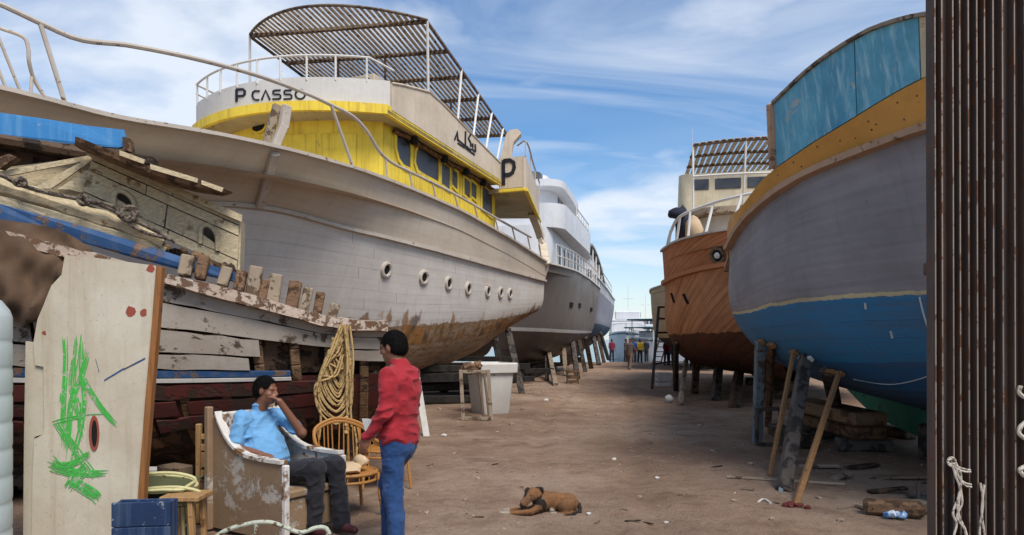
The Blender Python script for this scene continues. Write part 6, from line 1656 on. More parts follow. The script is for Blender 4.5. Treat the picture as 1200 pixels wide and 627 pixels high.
# ------------------------------------------------------------------ supports below the other boats
def props(H, spec, grp, v0, v1, kind):
    for k, (bx_, by_, tx, ty, w, mat, lab) in enumerate(spec):
        shore(G(bx_, by_), (tx, ty), H, v0, v1, w, w, mat, lab, grp)
props(GH, [(651, 452, 643, 414, .18, M_greyw, 'pale slanting prop under the near end of the grey yacht'), (641, 446, 640, 416, .16, M_darkp, 'dark prop just left of the pale slanting one'), (677, 444, 674, 404, .22, M_darkp, 'dark timber prop under the middle of the grey yacht'), (663, 440, 660, 408, .2, M_greyw, 'grey prop behind the pale slanting one'), (686, 436, 683, 402, .2, M_darkp, 'dark prop, second last under the grey yacht'), (693, 432, 690, 398, .22, M_darkp, 'dark prop at the far end of the grey yacht')], 'props under the grey yacht', 2.0, 3.6, 0)
props(TH, [(702, 428, 699, 398, .26, M_darkp, 'dark prop at the near end of the slate yacht'), (708, 425, 705, 396, .24, M_rot, 'brown prop under the middle of the slate yacht'), (713, 421, 708, 393, .24, M_darkp, 'thin dark prop at the far end of the slate yacht')], 'props under the slate yacht', 2.0, 3.4, 0)
props(OH, [(797, 474, 804, 422, .12, M_greyw, 'pale pole propping the orange-brown boat'), (814, 462, 815, 430, .20, M_rot, 'brown post right of the pale pole'), (792, 458, 793, 400, .14, M_darkp, 'dark post left of the pale pole'), (838, 470, 842, 432, .22, M_darkp, 'dark post under the bow of the orange-brown boat'), (860, 478, 866, 436, .22, M_rot, 'brown post by the bow nearest the blue hull')], 'props under the orange-brown boat', 2.05, 3.7, 0)
def hull_keel(H, par, i0, i1, mat, dp=.32, li=None):
    li = H.nl - 1 if li is None else li
    tp = np.array([H.bow + H.ax * H.L[li, i, 0] + V(0, 0, H.L[li, i, 2] + .05) for i in range(i0, i1)]); g = np.array([[t + H.pr * .09, t + H.pr * .09 - V(0, 0, dp)] for t in tp])
    mb = MB(); mb.slab(g, H.pr, .18); mb.build('keel', mat, par)
    return tp
for H, par, sp in ((PH, pc, (.22, .42, .62, .8)), (GH, gy, (.2, .5, .8)), (TH, ty, (.3, .7)), (OH, ob, (.15, .45, .75)), (CH, cb_, (.3, .7)), (WH, wr, (.3, .7))):
    nN = H.N; i0, i1 = int(nN * .06), int(nN * .9)
    if H is not WH: tp = hull_keel(H, par, i0, i1, M_rot)
    else: tp = np.array([H.bow + H.ax * H.L[3, i, 0] + V(0, 0, H.L[3, i, 2] + .08) for i in range(i0, i1)])
    for f in sp:
        p = tp[int(f * (len(tp) - 1))]; zb = max(.12, p[2] - .30); mb = MB(); n_ = max(1, int(zb / .2)); 
        for k in range(n_): mb.cbox(V(p[0], p[1], zb * (k + .5) / n_), np.array([H.pr, H.ax, V(0, 0, 1)]), (.45 - .03 * (k % 2), .16, zb / n_ / 2 - .004), .012)
        nm = {id(PH): 'yellow-cabin yacht', id(GH): 'grey yacht', id(TH): 'slate yacht', id(OH): 'orange-brown boat', id(CH): 'cream boat', id(WH): 'derelict boat'}[id(H)]
        tag(mb.build('keel_block', M_rot, None), 'dark timber block at %d%% of the keel of the %s' % (int(f * 100), nm) if False else 'dark %s timber keel block under the %s' % ({0: 'foremost', 1: 'second', 2: 'third', 3: 'aftmost'}[sp.index(f)], nm), 'block', 'keel blocks')
props(PH, [(612, 462, 606, 402, .2, M_darkp, 'dark prop under the stern of the yellow-cabin yacht'), (590, 455, 590, 410, .2, M_pale, 'pale post behind the white tub'), (520, 470, 522, 432, .22, M_darkp, 'dark prop left of the white tub'), (470, 480, 478, 442, .22, M_darkp, 'dark prop behind the man in red'), (420, 490, 430, 450, .22, M_darkp, 'dark prop behind the rattan chairs')], 'props under the yellow-cabin yacht', 2.4, 3.8, 0)
# trestle frame, crates, boxes in the distance
tr = thing('steel_trestle', 'thin steel trestle frame standing left of the orange-brown boat', 'trestle', G(768, 456))
M_iron = plain('dark_iron', S_((52, 56, 58)), .6)
a0, a1 = G(764, 456), P(772, 359, 25.2); b0, b1 = G(790, 448), P(787, 359, 25.8)
for p, q_ in ((a0, a1), (b0, b1)):
    mb = MB(); mb.beam(p, q_, .09, .06); mb.build('upright', M_iron, tr)
for f in (.99, .85, .68, .3):
    mb = MB(); mb.beam(a0 * (1 - f) + a1 * f, b0 * (1 - f) + b1 * f, .05, .07); mb.build('rung', M_iron, tr)
def crate(o, w, d, h_, mat, label, name='crate', slat=True):
    t_ = thing(name, label, 'crate', o); 
    for z in np.linspace(.08, .92, 3):
        for sx, ex in ((V(-w/2, -d/2, 0), V(w/2, -d/2, 0)), (V(-w/2, d/2, 0), V(w/2, d/2, 0)), (V(-w/2, -d/2, 0), V(-w/2, d/2, 0)), (V(w/2, -d/2, 0), V(w/2, d/2, 0))):
            mb = MB(); mb.beam(o + sx + V(0, 0, h_ * z), o + ex + V(0, 0, h_ * z), .02, h_ * .24); mb.build('slat', mat, t_)
    for x in (-1, 1):
        for y in (-1, 1): mb = MB(); mb.beam(o + V(x * (w/2 - .025), y * (d/2 - .025), 0), o + V(x * (w/2 - .025), y * (d/2 - .025), h_), .03, .03); mb.build('corner_post', mat, t_)
crate(G(776, 452) + V(.1, .3, 0), .5, .5, .45, M_white, 'white slatted crate left of the props of the orange-brown boat')
crate(G(671, 449), .45, .4, .5, M_oldwood, 'brown crate at the foot of the grey yacht props')
mb = MB(); mb.blob(G(784, 471) + V(0, 0, .08), .12, 3, .1, 2); tag(mb.build('white_float', M_white, None, 60), 'round white float on the ground by the pale pole', 'float')
# timber ladder leaning far behind
ld = thing('wooden_ladder', 'pale wooden ladder leaning beside the far people in red', 'ladder', G(770, 428))
la, lb = G(764, 428), P(776, 386, 50.0)
for o in (0, .55):
    mb = MB(); mb.beam(la + V(o, 0, 0), lb + V(o, 0, 0), .09, .07); mb.build('rail', M_lightw, ld)
for f in np.linspace(.1, .9, 7):
    p = la * (1 - f) + lb * f; mb = MB(); mb.beam(p, p + V(.55, 0, 0), .05, .06); mb.build('rung', M_lightw, ld)
# ------------------------------------------------------------------ bodies: smooth unions of tapered limbs, meshed as one surface
def surface_nets(D, org, h):
    s = D < 0
    nx, ny, nz = D.shape
    acc = np.zeros((nx - 1, ny - 1, nz - 1, 3)); cnt = np.zeros((nx - 1, ny - 1, nz - 1))
    cor = [(a, b, c) for a in (0, 1) for b in (0, 1) for c in (0, 1)]
    for i, p in enumerate(cor):
        for q in cor[i + 1:]:
            if sum(abs(p[k] - q[k]) for k in range(3)) != 1: continue
            A = D[p[0]:nx - 1 + p[0], p[1]:ny - 1 + p[1], p[2]:nz - 1 + p[2]]; B = D[q[0]:nx - 1 + q[0], q[1]:ny - 1 + q[1], q[2]:nz - 1 + q[2]]
            m = (A < 0) != (B < 0)
            t = np.where(m, A / np.where(m, A - B, 1), 0)
            for k in range(3): acc[..., k] += np.where(m, p[k] + t * (q[k] - p[k]), 0)
            cnt += m
    act = cnt > 0; idx = -np.ones(act.shape, int); idx[act] = np.arange(act.sum())
    I = np.argwhere(act); vs = (I + acc[act] / cnt[act][:, None]) * h + org
    fs = []
    for ax in range(3):
        a, b = (ax + 1) % 3, (ax + 2) % 3
        sl0 = [slice(None)] * 3; sl1 = [slice(None)] * 3; sl0[ax] = slice(0, -1); sl1[ax] = slice(1, None)
        for k in (a, b): sl0[k] = slice(1, -1); sl1[k] = slice(1, -1)
        e0, e1 = s[tuple(sl0)], s[tuple(sl1)]
        E = np.argwhere(e0 != e1)
        if not len(E): continue
        inside = e0[tuple(E.T)]
        base = E.copy(); base[:, a] += 1; base[:, b] += 1
        def gi(da, db):
            c = base.copy(); c[:, a] += da; c[:, b] += db; return idx[tuple(c.T)]
        q = np.stack([gi(-1, -1), gi(0, -1), gi(0, 0), gi(-1, 0)], 1)
        q[~inside] = q[~inside][:, ::-1]
        fs.append(q)
    return vs, np.concatenate(fs)
class Body:
    """list of limbs; each has a smooth-union width and a colour index"""
    def __init__(s): s.p = []
    def cap(s, a, b, r1, r2=None, k=.02, c=0): s.p.append(('c', V(*a), V(*b), r1, r1 if r2 is None else r2, None, k, c)); return s
    def ell(s, c0, r, axes=np.eye(3), k=.02, c=0, cut=False): s.p.append(('e', V(*c0), np.asarray(r, float), None, None, np.asarray(axes, float), k, c if not cut else -1)); return s
    def tor(s, a, b, rs, rd, side, k=.03, c=0, rs2=None, rd2=None): s.p.append(('t', V(*a), V(*b), (rs, rs2 or rs), (rd, rd2 or rd), nrm(side), k, c)); return s
    def mesh(s, h, noise=0.0, nf=14.0, grow=0.0):
        lo, hi = np.full(3, 9e9), np.full(3, -9e9); bb = []
        for q in s.p:
            if q[0] == 'c': R_ = max(q[3], q[4]); pts = (q[1], q[2])
            elif q[0] == 'e': R_ = q[2].max(); pts = (q[1],)
            else: R_ = max(*q[3], *q[4]); pts = (q[1], q[2])
            a = np.min(pts, 0) - R_ - grow - .03 - q[6]; b = np.max(pts, 0) + R_ + grow + .03 + q[6]; bb.append((a, b))
            if q[7] != -1: lo = np.minimum(lo, a); hi = np.maximum(hi, b)
        n = np.ceil((hi - lo) / h).astype(int) + 2
        D = np.full(n, .5); C = np.zeros(n, np.int16); best = np.full(n, 9.0)
        for q, (a, b) in zip(s.p, bb):
            i0 = np.maximum(np.floor((a - lo) / h).astype(int), 0); i1 = np.minimum(np.ceil((b - lo) / h).astype(int) + 1, n)
            if (i1 <= i0).any(): continue
            sl = tuple(slice(x, y) for x, y in zip(i0, i1))
            X = [lo[k] + h * np.arange(i0[k], i1[k]) for k in range(3)]
            p = np.stack(np.meshgrid(*X, indexing='ij'), -1)
            if q[0] == 'c':
                ba = q[2] - q[1]; t = np.clip((p - q[1]) @ ba / max(ba @ ba, 1e-9), 0, 1); d = np.linalg.norm(p - q[1] - t[..., None] * ba, axis=-1) - (q[3] + (q[4] - q[3]) * t)
            elif q[0] == 'e':
                l = (p - q[1]) @ q[5].T / q[2]; d = (np.linalg.norm(l, axis=-1) - 1) * q[2].min()
            else:
                ba = q[2] - q[1]; t = np.clip((p - q[1]) @ ba / (ba @ ba), 0, 1); r = p - q[1] - t[..., None] * ba; axn = nrm(ba); dep = np.cross(axn, q[5])
                rs = q[3][0] + (q[3][1] - q[3][0]) * t; rd = q[4][0] + (q[4][1] - q[4][0]) * t; mn = np.minimum(rs, rd)
                d = (np.sqrt((r @ q[5] / rs)**2 + (r @ dep / rd)**2 + (r @ axn / mn)**2) - 1) * mn
            k = max(q[6], 1e-4); cur = D[sl]
            if q[7] == -1:
                D[sl] = np.maximum(cur, -d); continue
            hh = np.clip(.5 + .5 * (cur - d) / k, 0, 1); D[sl] = cur * (1 - hh) + d * hh - k * hh * (1 - hh)
            m = d < best[sl]; best[sl] = np.where(m, d, best[sl]); C[sl] = np.where(m, q[7], C[sl])
        if noise:                                  # creases: ridged lattice noise, only where the surface is
            I = np.argwhere(np.abs(D) < .03); pt = lo + I * h; q_ = np.random.RandomState(int(nf * 7)); acc = np.zeros(len(I))
            for cell, am in ((np.array([.11, .11, .07]) if nf != 13 else np.array([.07, .07, .15]), 1.0), (np.array([.05, .05, .04]), .35)) if nf < 40 else ((np.array([.03, .03, .03]), 1.0),):
                R3 = q_.rand(24, 24, 24); u = pt / cell + np.sin(pt[:, ::-1] * 9) * .35 + 100; b0 = np.floor(u).astype(int); f_ = u - b0; f_ = f_ * f_ * (3 - 2 * f_); val = 0
                for a in (0, 1):
                    for b in (0, 1):
                        for c in (0, 1):
                            w = (f_[:, 0] if a else 1 - f_[:, 0]) * (f_[:, 1] if b else 1 - f_[:, 1]) * (f_[:, 2] if c else 1 - f_[:, 2])
                            val = val + w * R3[(b0[:, 0] + a) % 24, (b0[:, 1] + b) % 24, (b0[:, 2] + c) % 24]
                acc += am * ((1 - np.abs(2 * val - 1)) ** 2 - .55)
            D[tuple(I.T)] -= noise * acc
        D = D - grow
        vs, fs = surface_nets(D, lo, h)
        ci = np.clip(np.round((vs - lo) / h).astype(int), 0, n - 1); return vs, fs, C[tuple(ci.T)]
def build_body(name, body, mat, parent, h=.007, noise=0.0, nf=14.0, cols=None, grow=0.0):
    vs, fs, cc = body.mesh(h, noise, nf, grow)
    off = world_loc(parent) if parent is not None else np.array([vs[:, 0].mean(), vs[:, 1].mean(), vs[:, 2].min()])
    me = bpy.data.meshes.new(name); me.from_pydata((vs - off).tolist(), [], fs.tolist()); me.update()
    me.polygons.foreach_set('use_smooth', [True] * len(me.polygons))
    if cols is not None:
        at = me.color_attributes.new('Col', 'FLOAT_COLOR', 'POINT'); tb = np.array([(*c, 1) for c in cols], np.float32)
        at.data.foreach_set('color', tb[cc].ravel())
    me.materials.append(mat); o = bpy.data.objects.new(name, me); COL.objects.link(o)
    sm = o.modifiers.new('relax', 'SMOOTH'); sm.factor = .5; sm.iterations = 3 if noise and h < .009 else 1
    if parent is not None: o.parent = parent
    else: o.location = off
    return o
def skinmat(name, base):
    m, nt, b = mk(name); t = NT(nt); n = t.noise(t.coord(), 30, 4, .6)
    t.L(t.mix(n, base, tuple(x * .7 for x in base)), b.inputs['Base Color']); b.inputs['Roughness'].default_value = .5
    b.inputs['Subsurface Weight'].default_value = .08; b.inputs['Subsurface Radius'].default_value = (.01, .004, .002); return m
def cloth(name, base, sc=1.0, fade=.25):
    m, nt, b = mk(name); t = NT(nt); c = t.coord(); n1 = t.noise(c, 5 * sc, 5, .6, .6); n2 = t.noise(c, 60 * sc, 3, .6)
    col = t.mix(t.math('MULTIPLY', t.ramp(n1, [(.35, 0), (.7, 1)]), fade), base, tuple(min(1, x * 1.8 + .02) for x in base)); col = t.mix(t.math('MULTIPLY', n2, .3), col, tuple(x * .5 for x in base))
    t.L(col, b.inputs['Base Color']); b.inputs['Roughness'].default_value = .85; b.inputs['Specular IOR Level'].default_value = .2
    b.inputs['Sheen Weight'].default_value = .1
    n3 = t.noise(t.coord(scale=(1, 1, 2.2), rot=(.5, .3, 0)), 16 * sc, 4, .6, 1.2); t.L(t.bump(t.math('ADD', n3, t.math('MULTIPLY', n2, .2)), .35, .012), b.inputs['Normal']); return m
def attrmat(name, rough=.8, nsc=40):
    m, nt, b = mk(name); t = NT(nt); a = t.n('ShaderNodeAttribute'); a.attribute_name = 'Col'; n = t.noise(t.coord(rnd=False), nsc, 5, .7)
    n0 = t.noise(t.coord(rnd=False), 7, 4, .6); cc = t.mix(t.math('MULTIPLY', t.ramp(n0, [(.45, 0), (.7, 1)]), .35), a.outputs['Color'], (.05, .03, .02)); t.L(t.mix(t.math('MULTIPLY', n, .7), cc, (.02, .015, .01)), b.inputs['Base Color']); b.inputs['Roughness'].default_value = rough
    t.L(t.bump(n, .5, .01), b.inputs['Normal']); return m
def hand(B, wrist, d, palm_n, thumb_side, curl=.5, k=.006, sc=1.0):
    """wrist point, finger direction d, palm normal, side the thumb leaves from"""
    d = nrm(d); pn = nrm(palm_n - d * np.dot(palm_n, d)); sd = nrm(thumb_side - d * np.dot(thumb_side, d) - pn * np.dot(thumb_side, pn))
    c = wrist + d * .045 * sc
    B.ell(c, np.array([.052, .043, .017]) * sc, np.array([d, sd, pn]), k=.015)
    for j, (o, L) in enumerate(((.030, .070), (.010, .080), (-.010, .075), (-.029, .058))):
        p = wrist + d * .085 * sc + sd * o * sc; dd = d
        for s_, (f, r) in enumerate(((.45, .0095), (.32, .0088), (.25, .008))):
            ang = curl * (.5 + .4 * s_); dd = nrm(dd * math.cos(ang) + pn * math.sin(ang)); q = p + dd * L * f * sc; B.cap(p, q, r * sc, r * .92 * sc, k=.003); p = q
    p = wrist + d * .03 * sc + sd * .035 * sc; q = p + nrm(d * .7 + sd * .7 + pn * .3) * .04 * sc; B.cap(p, q, .012 * sc, .0105 * sc, k=.008); B.cap(q, q + nrm(d + sd * .1 + pn * .5) * .032 * sc, .0105 * sc, .009 * sc, k=.004)
def head(B, c, f, u, sc=1.0):
    """head centre c, facing f, up u"""
    f = nrm(f); s = nrm(np.cross(f, u)); u = np.cross(s, f); A = np.array([f, s, u])
    def L(x, y, z): return c + (f * x + s * y + u * z) * sc
    B.ell(L(-.012, 0, .025), np.array([.098, .076, .098]) * sc, A, k=.02)
    B.ell(L(.028, 0, -.045), np.array([.062, .058, .072]) * sc, A, k=.03)
    B.ell(L(.058, 0, -.098), np.array([.024, .028, .020]) * sc, A, k=.02)
    B.cap(L(.088, 0, .012), L(.107, 0, -.030), .010 * sc, .0155 * sc, k=.012); B.ell(L(.094, .014, -.036), np.array([.011] * 3) * sc, k=.008); B.ell(L(.094, -.014, -.036), np.array([.011] * 3) * sc, k=.008)
    B.cap(L(.078, .040, .022), L(.084, .012, .018), .010 * sc, .010 * sc, k=.012); B.cap(L(.078, -.040, .022), L(.084, -.012, .018), .010 * sc, .010 * sc, k=.012)
    B.cap(L(.080, .020, -.064), L(.086, -.000, -.062), .007 * sc, k=.008); B.cap(L(.080, -.020, -.064), L(.086, .0, -.062), .007 * sc, k=.008); B.cap(L(.078, .014, -.075), L(.078, -.014, -.075), .008 * sc, k=.008)
    for sg in (1, -1):
        B.ell(L(-.005, .078 * sg, -.005), np.array([.020, .009, .032]) * sc, np.array([nrm(f - u * .15), s, nrm(u + f * .15)]), k=.008); B.ell(L(.055, .045 * sg, -.030), np.array([.02, .02, .02]) * sc, A, k=.02)
        B.ell(L(.083, .031 * sg, .006), np.array([.011, .014, .008]) * sc, A, cut=True, k=.004)
        B.ell(L(.074, .031 * sg, .006), np.array([.0125] * 3) * sc, A, k=.002)
    return L
def hair(c, f, u, mat, parent, sc=1.0, h=.006, back=.0):
    f = nrm(f); s = nrm(np.cross(f, u)); u = np.cross(s, f); A = np.array([f, s, u]); B = Body()
    B.ell(c + (f * -.018 + u * .036) * sc, np.array([.102, .080, .098]) * sc, A)
    B.ell(c + (f * -.055 + u * -.012) * sc, np.array([.062, .077, .066]) * sc, A, k=.03)
    B.ell(c + (f * .125 + u * -.015) * sc, np.array([.120, .075, .098]) * sc, A, cut=True); B.ell(c + (f * .135 + u * -.03) * sc, np.array([.110, .16, .090]) * sc, A, cut=True)
    B.ell(c + (f * .03 - u * .125) * sc, np.array([.115, .14, .085]) * sc, A, cut=True)
    return build_body('hair', B, mat, parent, h, noise=.0025, nf=90)

SK1 = skinmat('brown_skin', S_((128, 84, 62))); SK2 = skinmat('tan_skin', S_((142, 96, 72)))
HAIR = plain('black_hair', S_((18, 15, 15)), .75, bump=.9, sc=70, spec=.15)
SHOE = plain('dark_shoe', S_((44, 36, 34)), .6)
def shoe(ank, toe_dir, mat, parent, h=.008, zg=0.0):
    d = nrm(V(toe_dir[0], toe_dir[1], 0)); B = Body(); a = V(ank[0], ank[1], zg)
    B.cap(a - d * .05 + V(0, 0, .045), a + d * .05 + V(0, 0, .045), .042, .040, k=.03); B.cap(a + d * .05 + V(0, 0, .035), a + d * .155 + V(0, 0, .030), .040, .032, k=.03); B.cap(a + V(0, 0, .05), a + V(0, 0, .11), .042, .044, k=.03)
    B.ell(a + d * .05 - V(0, 0, .1), (.3, .3, .1), k=.001, cut=True)
    return build_body('shoe', B, mat, parent, h)

# ---- standing man, red shirt, blue jeans, three-quarter back view looking left
def man_red():
    o = V(-.925, 5.87, 0); t_ = thing('person', 'man in red long-sleeved shirt and blue jeans standing with his back half turned', 'person', o)
    F = nrm(V(-.93, .36, 0)); Rr = V(F[1], -F[0], 0)                 # facing, his right-hand side... (view from above)
    Lf = -Rr
    def q(f, l, z): return o + F * f + Lf * l + V(0, 0, z)
    # Lf points towards the camera side when he looks left
    near = 1 if Lf[1] < 0 else -1
    def n_(f, l, z): return q(f, l * near, z)                        # l>0 nearer the camera
    hc = n_(.045, 0, 1.635); hf = nrm(F + V(0, 0, -.10)); hu = V(0, 0, 1)
    sh_n, sh_f = n_(-.02, .175, 1.42), n_(-.02, -.175, 1.42)
    el_n, wr_n = n_(-.02, .245, 1.13), n_(.15, .235, .925)
    el_f, wr_f = n_(.10, -.24, 1.15), n_(.27, -.17, .98)
    hip_n, hip_f = n_(-.01, .095, .93), n_(-.01, -.095, .93)
    kn_n, an_n = n_(-.02, .10, .50), n_(-.06, .11, .09); kn_f, an_f = n_(.14, -.10, .51), n_(.13, -.11, .09)
    B = Body(); head(B, hc, hf, hu, 1.02); B.cap(n_(-.02, 0, 1.44), n_(.015, 0, 1.56), .062, .058, k=.03)
    B.tor(n_(-.02, 0, 1.0), n_(-.02, 0, 1.40), .15, .10, Lf, k=.05, rs2=.17)
    for sh, el, wr in ((sh_n, el_n, wr_n), (sh_f, el_f, wr_f)): B.cap(sh, el, .046, .038, k=.03); B.cap(el, wr, .038, .027, k=.02)
    for hp, kn, an in ((hip_n, kn_n, an_n), (hip_f, kn_f, an_f)): B.cap(hp, kn, .075, .052, k=.04); B.cap(kn, an, .05, .036, k=.03)
    hand(B, wr_n, nrm(F * .25 + V(0, 0, -1)), F * .1 - Lf * near, F, .55); hand(B, wr_f, nrm(F * .6 + V(0, 0, -.8)), Lf * near, F, .5)
    build_body('body', B, SK2, t_, .0065); hair(hc, hf, hu, HAIR, t_, 1.03)
    S = Body(); S.tor(n_(-.018, 0, .93), n_(-.015, 0, 1.15), .205, .150, Lf, k=.05, rs2=.182, rd2=.130); S.tor(n_(-.015, 0, 1.15), n_(-.03, 0, 1.36), .175, .125, Lf, k=.06, rs2=.185, rd2=.115)
    S.cap(n_(-.025, .12, 1.41), n_(-.025, -.12, 1.41), .075, k=.06); S.ell(n_(-.085, 0, 1.30), (.09, .15, .16), np.array([F, Lf, V(0, 0, 1)]), k=.06)
    for sh, el, wr, r3 in ((sh_n, el_n, wr_n, .042), (sh_f, el_f, wr_f, .042)): S.cap(sh, el, .070, .058, k=.04); S.cap(el, el * .06 + wr * .94, .057, r3, k=.025)
    S.cap(n_(-.03, 0, 1.46), n_(.0, 0, 1.515), .080, .070, k=.02); S.ell(n_(.0, 0, 1.60), (.066, .062, .085), np.array([F, Lf, V(0, 0, 1)]), k=.001, cut=True)
    S.ell(n_(0, 0, .66), (.4, .4, .19), k=.001, cut=True)
    sh_ = build_body('shirt', S, cloth('red_shirt_cloth', S_((146, 34, 44))), t_, .0075, noise=.018, nf=12)
    T = Body(); T.tor(n_(-.02, 0, .84), n_(-.015, 0, 1.0), .175, .122, Lf, k=.05, rs2=.165, rd2=.115); T.ell(n_(-.06, .06 , .87), (.075, .085, .09), k=.06); T.ell(n_(-.06, -.06, .87), (.075, .085, .09), k=.06)
    for hp, kn, an in ((hip_n, kn_n, an_n), (hip_f, kn_f, an_f)): T.cap(hp + V(0, 0, -.02), kn, .098, .078, k=.045); T.cap(kn, an + V(0, 0, -.03), .076, .070, k=.035)
    build_body('trousers', T, cloth('blue_jeans', S_((34, 64, 108)), .8, .5), t_, .0075, noise=.017, nf=13)
    for an in (an_n, an_f): shoe(an, F, SHOE, t_)
    mb = MB(); c = n_(.17, .15, 1.0); mb.cbox(c, np.array([F, Lf * near, nrm(V(0, 0, 1) + F * .3)]), (.05, .004, .07), .002); tag(mb.build('paper_sheet', plain('white_paper', S_((214, 214, 210)), .7), None), 'small white paper by the waist of the man in the red shirt', 'paper')
man_red()

# ---- seated man in the armchair
def man_blue():
    sc_ = cb0 + wdir * CW / 2
    o = V(*(sc_ + fdir * .35)[:2], 0); t_ = thing('person', 'seated man in light blue polo shirt and black trousers, hand at his mouth', 'person', o)
    F, Rw = fdir, wdir                      # wdir points away from the camera: his left side
    def q(f, l, z): return sc_ + F * f + Rw * l + V(0, 0, z)      # l<0 nearer the camera
    hf = nrm(V(.96, -.22, -.05)); hu = nrm(V(.05, 0, 1)); hc = q(.30, .02, 1.235)
    ch = q(.22, 0, .95); pel = q(.40, 0, .50)
    sh_n, sh_f = q(.22, -.185, 1.0), q(.24, .185, 1.0)
    el_n, wr_n = q(.24, -.265, .74), q(.50, -.20, .70)
    el_f, wr_f = q(.52, .24, .84), hc + V(.135, -.045, -.095)
    hip_n, hip_f = q(.44, -.08, .50), q(.44, .10, .50)
    kn_n, kn_f = q(.94, .03, .58), q(.93, .27, .57); an_n, an_f = q(.90, .05, .10), q(1.02, .26, .10)
    B = Body(); head(B, hc, hf, hu, 1.0); B.cap(q(.22, 0, 1.02), hc + V(-.02, 0, -.08), .062, .056, k=.03); B.tor(pel, ch, .12, .07, Rw, k=.03)
    for sh, el, wr in ((sh_n, el_n, wr_n), (sh_f, el_f, wr_f)): B.cap(sh, el, .048, .041, k=.03); B.cap(el, wr, .043, .029, k=.02)
    for hp, kn, an in ((hip_n, kn_n, an_n), (hip_f, kn_f, an_f)): B.cap(hp, kn, .075, .052, k=.04); B.cap(kn, an, .05, .036, k=.03)
    hand(B, wr_n, F, V(0, 0, -1), -Rw, .4); hand(B, wr_f, nrm(hc + hf * .10 + V(0, 0, -.055) - wr_f + V(-.03, 0, 0)), nrm(V(-1, .2, .2)), V(0, 0, 1), .75)
    build_body('body', B, SK1, t_, .0065); hair(hc, hf, hu, HAIR, t_, 1.0)
    mo = Body(); fl = hf; mo.cap(hc + fl * .089 + nrm(np.cross(fl, hu)) * .022 - hu * .055, hc + fl * .089 - nrm(np.cross(fl, hu)) * .022 - hu * .055, .007); build_body('moustache', mo, HAIR, t_, .004)
    S = Body(); S.tor(q(.40, 0, .52), q(.31, 0, .74), .170, .14, Rw, k=.06, rs2=.165, rd2=.13); S.tor(q(.31, 0, .74), q(.22, 0, .94), .165, .13, Rw, k=.06, rs2=.18, rd2=.105); S.ell(q(.41, 0, .64), (.12, .14, .12), np.array([F, Rw, V(0, 0, 1)]), k=.06)
    S.cap(q(.22, .13, .985), q(.21, -.13, .985), .065, k=.05)
    for sh, el in ((sh_n, el_n), (sh_f, el_f)): S.cap(sh, sh * .25 + el * .75, .066, .068, k=.03)
    S.cap(q(.225, 0, 1.03), q(.24, 0, 1.075), .078, .070, k=.02); S.ell(q(.30, 0, 1.19), (.062, .06, .085), k=.001, cut=True)
    build_body('polo_shirt', S, cloth('light_blue_polo', S_((98, 148, 190)), 1, .3), t_, .0075, noise=.018, nf=14)
    T = Body(); T.tor(q(.36, 0, .47), q(.46, 0, .50), .165, .11, Rw, k=.05)
    for hp, kn, an in ((hip_n, kn_n, an_n), (hip_f, kn_f, an_f)): T.cap(hp, kn, .100, .080, k=.04); T.cap(kn, an + V(0, 0, -.02), .080, .074, k=.03)
    build_body('trousers', T, cloth('black_trousers', S_((34, 34, 40)), 1, .3), t_, .0075, noise=.016, nf=12)
    for an, d in ((an_n, F), (an_f, F)): shoe(an, d, plain('dark_red_shoe', S_((70, 32, 36)), .6), t_)
man_blue()

